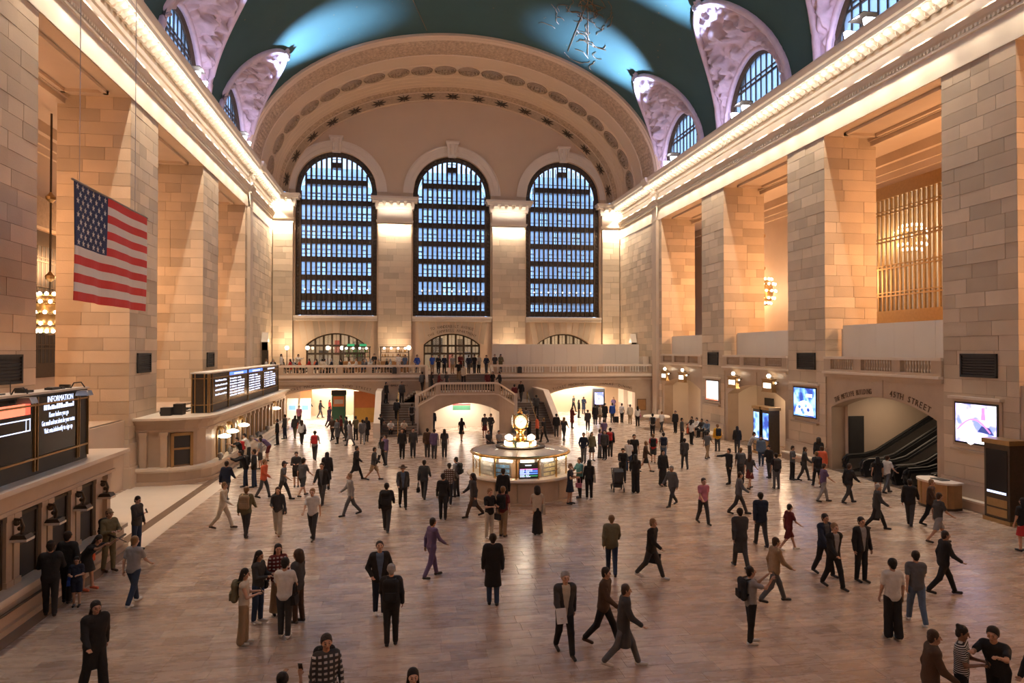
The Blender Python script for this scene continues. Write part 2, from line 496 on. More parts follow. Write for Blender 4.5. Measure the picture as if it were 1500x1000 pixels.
# ------------------------------------------------------------------ side walls
ZB = 5.5                                  # bay balcony floor
walls = {}
for s in (1, -1):
    w = thing('wall_right' if s > 0 else 'wall_left', kind='structure')
    walls[s] = w
    w['label'] = 'long ashlar wall of tall square piers on the %s side of the concourse' % ('escalator' if s > 0 else 'ticket office')
    core, plain = MB(), MB()
    blocks = []
    edges = [YE] + [v for ab in BAYS for v in ab] + [YW]
    for i in range(0, len(edges), 2):
        a, b = edges[i], edges[i + 1]
        core.box(SX(s, -0.03), SX(s, -3.3), a + (0.03 if i else 0), b, 0, ZTOP)
        if b < 10: 
            plain.box(SX(s, 0), SX(s, -0.05), a, b, 0, ZTOP)
            continue
        last = b == YW
        blocks += list(side_blocks(s, a, b, 1.15, ZTOP))
        xa, xb = SX(s, 0), SX(s, -3.3)
        if i: blocks += list(front_blocks(xa, xb, a, 1.15, ZTOP))
        # plinth in two steps
        plain.box(SX(s, 0.16), SX(s, -3.3), a - 0.12, b + (0.12 if not last else 0), 0, 1.0)
        plain.box(SX(s, 0.10), SX(s, -3.3), a - 0.07, b + (0.07 if not last else 0), 1.0, 1.15)
        if s < 0 and not last: plain.box(SX(s, 0.07), SX(s, -3.3), a - 0.05, b + 0.05, 1.15, 2.15)
        if last: plain.box(SX(s, 0.28), SX(s, 0), 61.2, 62.2, 0, ZTOP)     # shallow pilaster before the end arch
    # wall above the openings, gallery shell
    plain.box(SX(s, 0.0), SX(s, -7.2), YE, YW + 1, ZTOP, Z0)
    plain.box(SX(s, -6.6), SX(s, -7.2), YE, YW + 1, 0, ZTOP) if s < 0 else None
    if s > 0:
        plain.box(SX(s, -6.6), SX(s, -7.2), YE, 31.6, 0, ZTOP)
        plain.box(SX(s, -6.6), SX(s, -7.2), 40.2, YW + 1, 0, ZTOP)
        plain.box(SX(s, -6.6), SX(s, -7.2), 31.6, 40.2, 0, 8.4)
        plain.box(SX(s, -6.6), SX(s, -7.2), 31.6, 40.2, 17.1, ZTOP)
        plain.box(SX(s, -7.2), SX(s, -12), 29, 42, ZTOP - .3, ZTOP).box(SX(s, -11.8), SX(s, -12), 29, 42, 0, ZTOP).box(SX(s, -7.2), SX(s, -12), 29, 29.2, 0, ZTOP).box(SX(s, -7.2), SX(s, -12), 41.8, 42, 0, ZTOP)
    plain.box(SX(s, -3.3), SX(s, -7.2), YE - .3, YE, 0, ZTOP).box(SX(s, -3.3), SX(s, -7.2), YW, YW + .3, 0, ZTOP)
    for k, (a, b) in enumerate(BAYS):
        zf = ZB if s > 0 else 3.3
        plain.box(SX(s, -0.3), SX(s, -6.6), a, b, zf - 0.3, zf)
        # coffer frame on the soffit and crown moulding at the gallery wall
        for p0, p1, y0, y1 in ((-0.75, -0.95, a + .7, b - .7), (-2.6, -2.8, a + .7, b - .7)):
            plain.box(SX(s, p0), SX(s, p1), y0, y1, ZTOP - 0.16, ZTOP)
        for yy in (a + 0.7, b - 0.9): plain.box(SX(s, -0.75), SX(s, -2.8), yy, yy + 0.2, ZTOP - 0.16, ZTOP)
        plain.box(SX(s, -2.95), SX(s, -3.3), a, b, ZTOP - 0.45, ZTOP).box(SX(s, -2.8), SX(s, -3.3), a, b, ZTOP - 0.2, ZTOP)
    if s < 0: plain.box(SX(s, -0.2), SX(s, -0.5), YE, 61, 0, 3.3)
    plain.box(SX(s, -6.3), SX(s, -6.6), YE, YW, 17.9, ZTOP).box(SX(s, -6.0), SX(s, -6.6), YE, YW, 18.4, ZTOP).box(SX(s, -6.45), SX(s, -6.6), YE, YW, 17.5, ZTOP)
    core.build('pier_core', M['joint'], w)
    plain.build('wall_shell', M['stone_plain'], w)
    lay_blocks(w, blocks)

# lower walls under the bay balconies (escalator side) with flat arches
wr = walls[1]
def place_side(s, p): return lambda u, z: (SX(s, p), u, z)
lowR = MB()
for k in (2, 3, 4, 5):
    a, b = BAYS[k]; c = (a + b) / 2
    f = seg_arch(c, 3.85, 3.5, 4.3)
    P0, P1 = place_side(1, -0.06), place_side(1, -0.9)
    top = lambda u: 5.3
    cols(lowR, a, c - 3.85, 1, lambda u: 0, top, P0)
    cols(lowR, c - 3.85, c + 3.85, 24, f, top, P0, P1)
    cols(lowR, c + 3.85, b, 1, lambda u: 0, top, P0)
    for u in (c - 3.85, c + 3.85): lowR.quad(P0(u, 0), P1(u, 0), P1(u, 3.5), P0(u, 3.5))
    lowR.box(SX(1, -0.02), SX(1, -0.06), c - 0.35, c + 0.35, 4.32, 5.2)     # keystone
    for yy in (c - 2.1, c + 2.1): lowR.box(SX(1, -0.045), SX(1, -0.06), yy - 1.65, yy + 1.65, 5.02, 5.06)
lowR.build('balcony_front_wall', M['marble'], wr)
# back walls of the recesses: track gates in two bays, escalator well in the third
rec = MB()
for k in (4, 5):
    a, b = BAYS[k]; c = (a + b) / 2
    PB = place_side(1, -2.4); PB2 = place_side(1, -3.2)
    dc = a + 2.3
    g = seg_arch(dc, 1.25, 2.75, 3.3)
    cols(rec, a, dc - 1.25, 1, lambda u: 0, lambda u: 5.3, PB)
    cols(rec, dc - 1.25, dc + 1.25, 12, g, lambda u: 5.3, PB, PB2)
    cols(rec, dc + 1.25, b, 1, lambda u: 0, lambda u: 5.3, PB)
    for u in (dc - 1.25, dc + 1.25): rec.quad(PB(u, 0), PB2(u, 0), PB2(u, 2.75), PB(u, 2.75))
    rec.box(SX(1, -2.32), SX(1, -2.4), dc - 1.5, dc - 1.25, 0, 2.8).box(SX(1, -2.32), SX(1, -2.4), dc + 1.25, dc + 1.5, 0, 2.8)
    rec.box(SX(1, -0.9), SX(1, -2.4), a, b, 4.4, 5.2)
    rec.box(SX(1, -0.9), SX(1, -2.4), b - 0.43, b, 0, 5.2)
rec.build('recess_wall', M['plaster_pale'], wr)
for k in (4, 5):
    a, b = BAYS[k]; dc = a + 2.3
    d = thing('door_%d' % (k + 3), 'dark bronze track gate set in an arched recess', kind='structure')
    for q in (-1, 1):
        MB().box(SX(1, -3.1), SX(1, -3.2), dc + (0.02 if q > 0 else -1.25), dc + (1.25 if q > 0 else -0.02), 0, 3.3).build('door_leaf', M['bronze'], d)
    gl = MB().box(SX(1, -3.08), SX(1, -3.1), dc - 1.0, dc + 1.0, 1.2, 2.5).build('pane', M['dark_panel'], d)
    light('gate_lamp', 'POINT', (SX(1, -1.4), dc + 0.7, 3.9), 110, WARM, radius=0.12)

# ------------------------------------------------------------------ entablature and cornice
PROFILE = [(0.05, 19.0), (0.05, 20.15), (0.14, 20.2), (0.14, 20.3), (0.08, 20.32), (0.08, 20.5), (0.2, 20.6), (0.33, 20.8), (0.33, 20.88), (0.03, 20.9),
           (0.03, 21.5), (0.14, 21.55), (0.22, 21.7), (0.22, 22.2), (0.98, 22.25), (0.98, 22.5), (1.08, 22.58), (1.16, 22.85), (1.16, 22.95), (-0.4, 22.95)]
mod = MB()                                   # scrolled modillion, length along +x (into the hall)
mod.prism([(0, 0.0), (0.12, -0.40), (0.30, -0.44), (0.42, -0.34), (0.60, -0.26), (0.72, -0.20), (0.72, 0.0)], -0.17, 0.17, 'y')
for yy in (-0.19, 0.19):
    mod.lathe([(0.02, -0.03), (0.15, -0.03), (0.15, 0.03), (0.02, 0.03)], 10, (0, 0, 0))
    n0 = len(mod.v) - 40
    for i in range(n0, len(mod.v)):
        x, y_, z = mod.v[i]; mod.v[i] = (0.22 + x, yy + z, -0.26 + y_)
mod_mesh = mod.mesh('modillion', M['plaster_pale'])
for s in (1, -1):
    t = thing('trim_%d' % (1 if s > 0 else 2), 'deep lit cornice with scrolled brackets above the %s piers' % ('escalator side' if s > 0 else 'ticket office side'), kind='structure')
    mb = MB()
    mb.grid([[(SX(s, p), y, z) for p, z in PROFILE] for y in (YE, YW)], flip=s < 0)
    # break in the cornice where the end arch begins
    mb.grid([[(SX(s, p + 0.22), y, z) for p, z in PROFILE] for y in (61.1, 62.3)], flip=s < 0)
    for y in (61.1, 62.3): mb.add([(SX(s, p + 0.22), y, z) for p, z in PROFILE], [tuple(range(len(PROFILE)))])
    mb.build('cornice_moulding', M['plaster_pale'], t)
    dn = MB(); y = YE + .3
    while y < YW - 0.4:
        dn.box(SX(s, 0.08), SX(s, 0.18), y, y + 0.11, 20.34, 20.48); y += 0.22
    dn.build('dentils', M['plaster_pale'], t, kind='stuff')
    y = -8.4
    while y < YW - 0.9:
        inst('modillion', mod_mesh, t, (SX(s, 0.22), y, 22.22), (0, 0, PI if s > 0 else 0)); y += 0.62
    for k, (a, b) in enumerate(BAYS):
        yc = (a + b) / 2
        MB().box(SX(s, 0.25), SX(s, 1.09), yc - .6, yc + .6, 23.72, 23.76).box(SX(s, 0.25), SX(s, 0.3), yc - .6, yc + .6, 22.95, 23.74).build('flood_baffle', M['bronze'], t)  # added plate that blocks the flood beam from the relief
        for dy in (-0.25, 0.25):
            fl = MB().prism([(-.22, 0), (.22, 0), (.3, .34), (-.3, .34)], -0.13, 0.13, 'y', 0).build('floodlight', M['flood_white'], t, loc=(SX(s, 0.86), yc + dy * 3, 22.98))

# ------------------------------------------------------------------ vault with lunettes
def ex(z, i=0):                                # half width of the vault ellipse at height z
    q = (z - Z0) / (BZ - i)
    return (AX - i) * math.sqrt(max(0, 1 - q * q))
ceil = thing('ceiling', 'deep teal barrel vault with gold star figures', kind='structure')
GW, GH, WR_, WH = 4.75, 7.3, 3.85, 4.4
YV = 60.7
lun_c = [(a + b) / 2 for a, b in BAYS]
vault = MB()
ys = []
for c in lun_c:
    ys += [c + GW * math.cos(PI - PI * i / 28) for i in range(29)]
ys = [YE] + ys + [YV]
ys = sorted(set(round(v, 4) for v in ys if YE <= v <= YV))
def zstart(y):
    for c in lun_c:
        d = abs(y - c) / GW
        if d < 1: return Z0 + GH * math.sqrt(1 - d * d)
    return Z0
rows = []
NV = 22
for y in ys:
    ph0 = math.asin(min(1, (zstart(y) - Z0) / BZ)); r_ = []
    for i in range(NV + 1):
        ph = ph0 + (PI / 2 - ph0) * i / NV
        r_.append((XC + AX * math.cos(ph), y, Z0 + BZ * math.sin(ph)))
    for i in range(NV - 1, -1, -1):
        ph = ph0 + (PI / 2 - ph0) * i / NV
        r_.append((XC - AX * math.cos(ph), y, Z0 + BZ * math.sin(ph)))
    rows.append(r_)
vault.grid(rows)
vault.build('vault_shell', M['vault_paint'], ceil, smooth=True)
wi = 4
for s in (1, -1):
    for k, c in enumerate(lun_c):
        if k < 1: pass
        cx = lambda z: (XC + ex(z)) if s > 0 else (XC - ex(z))
        nt_, nv_ = 90, 26
        rows = []
        for i in range(nt_ + 1):
            t = PI * i / nt_
            wpt = Vector((SX(s, -0.15), c + WR_ * math.cos(t), Z0 + WH * math.sin(t)))
            zg = Z0 + GH * math.sin(t)
            gpt = Vector((cx(zg), c + GW * math.cos(t), zg))
            r_ = []
            for j in range(nv_ + 1):
                v = j / nv_
                p = wpt.lerp(gpt, v)
                # raised figures and scrolls between the two ribs
                e = math.sin(PI * v) * min(1, math.sin(t) * 1.4)
                h = 0.8 * noise.noise(Vector((p.y * 1.3 + k * 9, p.z * 1.3, p.x * 1.5))) + 0.8 * noise.noise(Vector((p.y * 3.1, p.z * 3.1 + k, p.x * 3.1)))
                d = 0.85 * e * max(-0.25, min(0.7, h * 2.0))
                p = p + Vector((-s * d, 0, -0.45 * d))
                r_.append(tuple(p))
            rows.append(r_)
        lb = MB().grid(rows, flip=s < 0)
        ls = lb.build('lunette_relief', M['lunette_plaster'], ceil, smooth=True)
        rib = MB()
        rib.tube([(cx(Z0 + GH * math.sin(PI * i / 40)) - s * 0.05, c + GW * math.cos(PI * i / 40), Z0 + GH * math.sin(PI * i / 40)) for i in range(41)], 0.26, 6)
        rib.tube([(SX(s, -0.05), c + (WR_ + .12) * math.cos(PI * i / 40), Z0 + (WH + .12) * math.sin(PI * i / 40)) for i in range(41)], 0.2, 6)
        ap = Vector((cx(Z0 + GH) - s * 0.25, c, Z0 + GH + .1))
        for q in range(5):
            rib.ball(tuple(ap + Vector((0, 0.35 * math.cos(q * 1.26), 0.3 * math.sin(q * 1.26)))), 0.26, 6)
        rib.build('lunette_rib', M['lunette_plaster'], ceil, smooth=True)
        # clerestory window
        wdo = thing('window_%d' % wi, 'round-headed clerestory window with slim bars in the %s vault' % ('escalator side' if s > 0 else 'ticket office side'), kind='structure')
        wi += 1
        fr = MB()
        ncol = 11
        xw = SX(s, -0.5)
        hz = lambda y: Z0 + WH * math.sqrt(max(0, 1 - ((y - c) / WR_) ** 2))
        fr.tube([(xw, c + WR_ * math.cos(PI * i / 32), Z0 + WH * math.sin(PI * i / 32)) for i in range(33)], 0.28, 6)
        rv = MB().grid([[(SX(s, -0.15), c + WR_ * math.cos(PI * i / 32), Z0 + WH * math.sin(PI * i / 32)) for i in range(33)],
                        [(SX(s, -0.9), c + WR_ * math.cos(PI * i / 32), Z0 + WH * math.sin(PI * i / 32)) for i in range(33)]])
        rv.build('window_reveal', M['lunette_plaster'], wdo)
        fr.box(xw - .08, xw + .08, c - 3.0, c + 3.0, Z0 + 2.5, Z0 + 2.62).box(xw - .08, xw + .08, c - 2.9, c + 2.9, Z0 + 2.85, Z0 + 2.93).box(xw - .12, xw + .12, c - WR_, c + WR_, Z0, Z0 + .5)
        for i in range(1, ncol):
            yy = c - WR_ + 2 * WR_ * i / ncol
            fr.box(xw - .06, xw + .06, yy - .045, yy + .045, Z0, hz(yy))
        fr.build('window_frame', M['bronze'], wdo)
        for i in range(ncol):
            y0, y1 = c - WR_ + 2 * WR_ * i / ncol + .04, c - WR_ + 2 * WR_ * (i + 1) / ncol - .04
            MB().prism([(y0, Z0), (y1, Z0), (y1, hz(y1)), (y0, hz(y0))], xw - .01, xw + .01, 'x').build('pane', M['window_glass'], wdo)
# gold painted stars and abstract line figures lying on the vault
st = MB()
def vpt(u, y, off=0.03):                       # u: angle from the right springing
    return Vector((XC + (AX - off) * math.cos(u), y, Z0 + (BZ - off) * math.sin(u)))
for i in range(420):
    y = random.uniform(0, 59); u = random.uniform(0.5, PI - 0.5)
    p = vpt(u, y); r = random.choice((0.03, 0.04, 0.05, 0.07))
    if p.z < zstart(y) + .4: continue
    a = (vpt(u + .01, y) - p).normalized(); b = Vector((0, 1, 0))
    st.add([tuple(p + a * r), tuple(p + b * r), tuple(p - a * r), tuple(p - b * r)], [(0, 1, 2, 3)])
st.build('painted_stars', M['gold_paint'], ceil, kind='stuff')
fig = MB()
rs = random.Random(11)
for (u0, y0, n) in ((1.16, 46, 34), (1.06, 53.5, 30), (1.22, 40, 20), (0.97, 57.5, 9)):
    for i in range(n):
        u = u0 + rs.uniform(-.12, .12); y = y0 + rs.uniform(-3.0, 3.0); a = rs.uniform(0, 6.28); path = []
        for q in range(9):
            path.append(vpt(u, min(y, 60), 0.05)); u += 0.012 * math.cos(a); y += 0.24 * math.sin(a); a += rs.uniform(-.5, .8)
        fig.tube(path, 0.03, 4)
for a, b in (((1.45, 30), (0.95, 58)), ((2.15, 30), (1.75, 60)), ((1.2, 20), (1.05, 59))):
    fig.tube([vpt(a[0] + (b[0] - a[0]) * i / 14, a[1] + (b[1] - a[1]) * i / 14, 0.05) for i in range(15)], 0.03, 4)
fig.build('painted_figures', M['gold_paint'], ceil, kind='stuff')

# ------------------------------------------------------------------ end arch over the west wall
arch = thing('trim_3', 'great ornamented arch framing the end wall of three windows', kind='structure')
NE = 120
def ell(Y, i, n=NE, t0=0.0, t1=PI):
    return [(XC + (AX - i) * math.cos(t0 + (t1 - t0) * q / n), Y, Z0 + (BZ - i) * math.sin(t0 + (t1 - t0) * q / n)) for q in range(n + 1)]
prof = [(60.6, -0.1), (60.6, 0.22), (60.75, 0.30), (60.95, 0.30), (61.05, 0.36), (61.2, 0.40), 'A', (63.9, 0.52), (64.0, 0.58), (66.0, 0.60), (66.06, 0.66), 'B', (68.1, 0.68),
        (68.15, 0.76), (68.5, 0.76), (68.6, 0.82), (69.3, 0.82), (69.4, 0.88), (70.0, 0.88), (70.1, 0.93), (70.6, 0.93), (70.7, 0.96), 'C', (71.9, 1.02), (72.0, 1.06), 'D', (72.7, 1.55), (72.72, 1.6), (73.06, 1.62)]
pl = MB(); prev = None; skip = None
for q in prof:
    if isinstance(q, str): skip = q; continue
    if prev is not None:
        if skip == 'A' or skip == 'C':
            rows = []
            nn = 420; mm = 9
            for j in range(mm + 1):
                Y = prev[0] + (q[0] - prev[0]) * j / mm
                r_ = []
                for i in range(nn + 1):
                    t = PI * i / nn
                    w = math.sin(PI * j / mm)
                    h = 0.16 * w * (0.5 + 0.5 * math.sin(t * 150 + 3 * math.sin(Y * 3)) * math.sin(Y * 5.5 + math.sin(t * 75) * 2))
                    ii = prev[1] + (q[1] - prev[1]) * j / mm + h
                    r_.append((XC + (AX - ii) * math.cos(t), Y, Z0 + (BZ - ii) * math.sin(t)))
                rows.append(r_)
            MB().grid(rows).build('leaf_band', M['relief'], arch, smooth=True)
        elif skip == 'D':
            MB().grid([ell(prev[0], prev[1]), ell(q[0], q[1])]).build('boss_band', M['relief_dark'], arch, smooth=True)
        else:
            pl.grid([ell(prev[0], prev[1]), ell(q[0], q[1])])
        skip = None
    prev = q
pl.build('arch_moulding', M['plaster'], arch)
ros = MB()
ros.lathe([(0.02, 0.10), (0.16, 0.12), (0.22, 0.03), (0.3, 0.0)], 12)
for i in range(10):
    a = 2 * PI * i / 10
    ros.ball((0.42 * math.cos(a), 0.42 * math.sin(a), 0.05), 0.13, 6, sc=(1, 1, .7))
ros.tube([(0.66 * math.cos(2 * PI * i / 20), 0.66 * math.sin(2 * PI * i / 20), 0.03) for i in range(20)], 0.08, 5, closed=True)
ros.tube([(0.86 * math.cos(2 * PI * i / 20), 0.86 * math.sin(2 * PI * i / 20), 0.02) for i in range(20)], 0.05, 5, closed=True)
ros_mesh = ros.mesh('rosette', M['relief_dark'], True)
sb = MB()
for i in range(8):
    a = 2 * PI * i / 8
    sb.hexa([(0.08 * math.cos(a - .5), 0.08 * math.sin(a - .5), 0), (0.42 * math.cos(a), 0.42 * math.sin(a), 0), (0.08 * math.cos(a + .5), 0.08 * math.sin(a + .5), 0), (0, 0, 0)],
            [(0.08 * math.cos(a - .5), 0.08 * math.sin(a - .5), .12), (0.36 * math.cos(a), 0.36 * math.sin(a), .06), (0.08 * math.cos(a + .5), 0.08 * math.sin(a + .5), .12), (0, 0, .14)])
star_mesh = sb.mesh('star_boss', M['bronze'])
def on_ellipse(n, inset, Y, me, name, sc, tilt=0.0):
    # equal arc length positions
    pts = ell(Y, inset, 600); L = [0]
    for a, b in zip(pts, pts[1:]): L.append(L[-1] + (Vector(a) - Vector(b)).length)
    for k in range(n):
        d = L[-1] * (k + 0.5) / n
        i = next(q for q in range(len(L)) if L[q] >= d)
        p = Vector(pts[i]); tan = (Vector(pts[min(600, i + 1)]) - Vector(pts[i - 1])).normalized()
        nrm = Vector((0, 1, 0)).cross(tan)
        if nrm.dot(Vector((XC, Y, Z0)) - p) < 0: nrm = -nrm
        from mathutils import Matrix
        nrm = (nrm + Vector((0, -1, 0)) * tilt).normalized()
        mt = Matrix((tan, nrm.cross(tan), nrm)).transposed().to_4x4()
        o = inst(name, me, arch); o.matrix_local = Matrix.Translation(p) @ mt @ Matrix.Diagonal((*sc, 1))
on_ellipse(20, 0.67, 67.05, ros_mesh, 'rosette', (1.2, 1.0, 2.4))
on_ellipse(17, 1.30, 72.36, star_mesh, 'star_boss', (2.0, 1.2, 1.5), 0.62)

# ------------------------------------------------------------------ west (end) wall
wb = thing('wall_back', 'end wall with three tall arched windows and plain pilasters', kind='structure')
WX = [-6.65, 5.42, 17.6]; WHALF = 4.15; WSILL, WSPR = 10.3, 23.35
A_IN, B_IN = AX - 1.58, BZ - 1.58
def wtop(x):
    q = (x - XC) / A_IN
    return Z0 + (B_IN * math.sqrt(1 - q * q) if abs(q) < 1 else 0)
def warch(i): return lambda x: WSPR + math.sqrt(max(0, WHALF ** 2 - (x - WX[i]) ** 2))
ZBAL = 4.5
wall = MB()
PF = lambda u, z: (u, YW, z); PBk = lambda u, z: (u, YW + 1.0, z)
def solid(a, b, n, lo, hi, back=None): cols(wall, a, b, n, lo, hi, PF, back)
K = lambda v: (lambda u: v)
xe = [XL - 0.2]
for i, c in enumerate(WX):
    solid(xe[-1], c - WHALF, 8, K(0), wtop)
    solid(c - WHALF, c + WHALF, 36, warch(i), wtop, PBk)
    d = seg_arch(c, 3.02, 7.3, 8.5)
    solid(c - WHALF, c - 3.02, 1, K(0), K(WSILL), PBk)
    solid(c - 3.02, c + 3.02, 24, d, K(WSILL), PBk)
    solid(c + 3.02, c + WHALF, 1, K(0), K(WSILL), PBk)
    solid(c - 3.02, c + 3.02, 1, K(0), K(ZBAL), PBk)
    for u in (c - WHALF, c + WHALF): wall.quad(PF(u, WSILL), PBk(u, WSILL), PBk(u, WSPR), PF(u, WSPR))
    for u in (c - 3.02, c + 3.02): wall.quad(PF(u, ZBAL), PBk(u, ZBAL), PBk(u, 7.3), PF(u, 7.3))
    xe.append(c + WHALF)
solid(xe[-1], XR + 0.2, 8, K(0), wtop)
wall.build('wall_plaster', M['plaster'], wb)
piers = [(-12.9, -10.95), (-2.35, 1.1), (9.7, 13.3), (21.95, 23.9)]
det = MB(); blocks = []
capm = MB()
for a, b in piers:
    det.box(a, b, YW - 0.36, YW + .1, ZBAL, 19.9, 1)
    blocks += list(front_blocks(a, b, YW - 0.40, ZBAL + .3, 19.85))
    for x0, z0, z1 in ((0.05, 19.85, 20.0), (0.12, 20.05, 20.2), (0.2, 20.2, 20.35), (0.05, 20.35, 21.5), (0.25, 21.5, 21.7), (0.3, 21.7, 22.25), (0.62, 22.25, 22.5), (0.75, 22.5, 22.75)):
        det.box(a - x0, b + x0, YW - 0.4 - x0, YW + .1, z0, z1)
    n = max(2, round((b - a + .6) / 0.78))
    for i in range(n):
        x = a - .1 + (b - a + .2) * (i + .5) / n
        inst('modillion', mod_mesh, wb, (x, YW - 0.62, 22.24), (0, 0, -PI / 2), (0.9, 1.15, 1))
    aim(light('pilaster_uplight', 'AREA', ((a + b) / 2, YW - 1.15, 21.2), 26, (1, 0.9, 0.78), size=b - a, size_y=0.12), ((a + b) / 2, YW - .4, 22.0))
    light('pilaster_downlight', 'AREA', ((a + b) / 2, YW - 0.8, 19.95), 230, NEUT, rot=(0, 0, 0), size=b - a, size_y=0.10)
for i, c in enumerate(WX):
    # archivolt, keystone scroll, sill and inner reveal moulding
    for r0, r1, pr in ((4.15, 4.55, 0.10), (4.55, 5.05, 0.18), (5.05, 5.2, 0.26)):
        rows = [[], [], [], []]
        for q in range(41):
            t = PI * q / 40
            for row_, (r, y) in zip(rows, ((r0, YW), (r0, YW - pr), (r1, YW - pr), (r1, YW))):
                row_.append((c + r * math.cos(t), y, WSPR + r * math.sin(t)))
        det.grid(rows)
    det.hexa([(c - .42, YW, 27.3), (c + .42, YW, 27.3), (c + .42, YW - .42, 27.3), (c - .42, YW - .42, 27.3)], [(c - .62, YW, 28.75), (c + .62, YW, 28.75), (c + .62, YW - .6, 28.75), (c - .62, YW - .6, 28.75)])
    det.box(c - .72, c + .72, YW - .7, YW, 28.75, 28.95)
    for x in (c - .28, c + .28): det.tube([(x, YW - .55, 28.6), (x, YW - .66, 28.2), (x, YW - .45, 27.8), (x, YW - .5, 27.4)], 0.12, 6)
    det.box(c - WHALF - .1, c + WHALF + .1, YW - .45, YW + .5, 10.05, 10.3).box(c - WHALF - .1, c + WHALF + .1, YW - .3, YW, 9.75, 10.05)
    x = c - WHALF
    while x < c + WHALF - .1:
        det.box(x, x + 0.12, YW - .36, YW - .3, 9.8, 9.95); x += 0.24
    det.box(c - WHALF, c - WHALF + .3, YW - .12, YW, ZBAL, WSPR).box(c + WHALF - .3, c + WHALF, YW - .12, YW, ZBAL, WSPR) if False else None
det.box(-13, 24, YW - .18, YW, ZBAL, ZBAL + .35)
det.build('wall_mouldings', [M['plaster_pale'], M['joint']], wb)
lay_blocks(wb, blocks)
# stone below the windows, laid as large voussoirs round the flat arches
vb = MB()
for c in WX:
    for q in range(-5, 6):
        a = q * 0.1
        x0 = c + q * 0.62
        d = seg_arch(c, 3.02, 7.3, 8.5)
        xm = x0 - .28; xp = x0 + .28
        vb.hexa([(xm, YW - .03, d(xm) + .03), (xp, YW - .03, d(xp) + .03), (xp, YW, d(xp) + .03), (xm, YW, d(xm) + .03)],
                [(xm + q * .08, YW - .03, 9.72), (xp + q * .08, YW - .03, 9.72), (xp + q * .08, YW, 9.72), (xm + q * .08, YW, 9.72)])
vb.build('voussoirs', M['stone'], wb, kind='stuff')

mat('mullion_bronze', (0.13, 0.085, 0.05), 0.45, metal=0.5, var=0.3, scale=5)
# three great windows
for i, c in enumerate(WX):
    w = thing('window_%d' % (i + 1), ['tall arched bronze-barred window above the crowded balcony café', 'tall arched bronze-barred window above the stair head', 'tall arched bronze-barred window above the pale hoarding'][i], kind='structure')
    yf = YW + 0.55
    NCOL = 14; w0 = c - WHALF + .52; cw = (2 * WHALF - 1.04) / NCOL
    arc = lambda x, r=WHALF: WSPR + math.sqrt(max(0, r * r - (x - c) ** 2))
    fr = MB()
    # ornate border frame
    pts_o = [(c - WHALF, WSILL)] + [(c + WHALF * math.cos(PI - PI * q / 40), WSPR + WHALF * math.sin(PI * q / 40)) for q in range(41)] + [(c + WHALF, WSILL)]
    ri = WHALF - .52
    pts_i = [(c - ri, WSILL + .1)] + [(c + ri * math.cos(PI - PI * q / 40), WSPR + ri * math.sin(PI * q / 40)) for q in range(41)] + [(c + ri, WSILL + .1)]
    rows = [[(x, yf, z) for x, z in pts_o], [(x, yf - .1, z) for x, z in pts_o], [(x, yf - .1, z) for x, z in pts_i], [(x, yf + .1, z) for x, z in pts_i]]
    fr.grid(rows)
    for q in range(1, len(pts_o) - 1):
        pass
    fr.build('window_frame', M['bronze'], w)
    orn = MB()
    zz = WSILL + .5
    while zz < WSPR:
        for sx in (-1, 1):
            orn.ball((c + sx * (WHALF - .21), yf - .12, zz), 0.15, 6, sc=(1, .5, 1))
        zz += 0.42
    for q in range(1, 34):
        t = PI * q / 34
        orn.ball((c + (WHALF - .21) * math.cos(t), yf - .12, WSPR + (WHALF - .21) * math.sin(t)), 0.15, 6, sc=(1, .5, 1))
    x = c - WHALF + .5
    while x < c + WHALF - .3:
        orn.tube([(x + .22 * math.cos(a * .785), yf - .1, WSILL + .45 + .22 * math.sin(a * .785)) for a in range(8)], .04, 4, closed=True); x += .5
    orn.build('frame_ornament', M['bronze'], w, kind='stuff')
    tiers = [10.95, 12.65, 14.6, 16.5, 18.4, 20.35, 22.45, 24.6, 26.4]
    for z in tiers:
        h = 0.55 if z != 12.65 else 0.75
        hw = ri if z < WSPR else math.sqrt(max(0.1, ri * ri - (z + h - WSPR) ** 2))
        MB().box(c - hw, c + hw, yf - .12, yf + .9, z - h, z).box(c - hw, c + hw, yf - .16, yf - .1, z + .28, z + .34).build('transom', M['bronze'], w)
    for q in range(NCOL + 1):
        x = w0 + q * cw
        MB().box(x - .10, x + .10, yf - .12, yf - .02, WSILL + .1, arc(x, ri)).box(x - .03, x + .03, yf - .2, yf - .12, WSILL + .1, arc(x, ri)).build('mullion', M['mullion_bronze'], w)
    inner = MB()
    for q in range(NCOL + 1):
        x = w0 + q * cw - .03
        inner.box(x - .03, x + .03, yf + .85, yf + .95, WSILL, arc(x, ri))
    for z in tiers: inner.box(c - ri, c + ri, yf + .8, yf + 1.0, z + .8, z + .95) if z < WSPR else None
    inner.build('inner_glazing_bars', M['black_metal'], w, kind='stuff')
    zs = [WSILL + .15] + tiers + [WSPR + ri]
    for q in range(NCOL):
        x0, x1 = w0 + q * cw + .04, w0 + (q + 1) * cw - .04
        for j in range(len(zs) - 1):
            z0, z1 = zs[j] + .02, zs[j + 1] - .56
            h0, h1 = arc(x0, ri), arc(x1, ri)
            if max(h0, h1) <= z0 + .1: continue
            MB().prism([(x0, min(z0, h0)), (x1, min(z0, h1)), (x1, min(z1, h1)), (x0, min(z1, h0))], yf + .2, yf + .22, 'y').build('pane', M['window_glass'], w)
    for q in range(9):
        MB().ball((c - 3.2 + q * .8, yf - .25, 13.05), 0.07, 6).build('ledge_lamp', M['lamp_soft'], w)

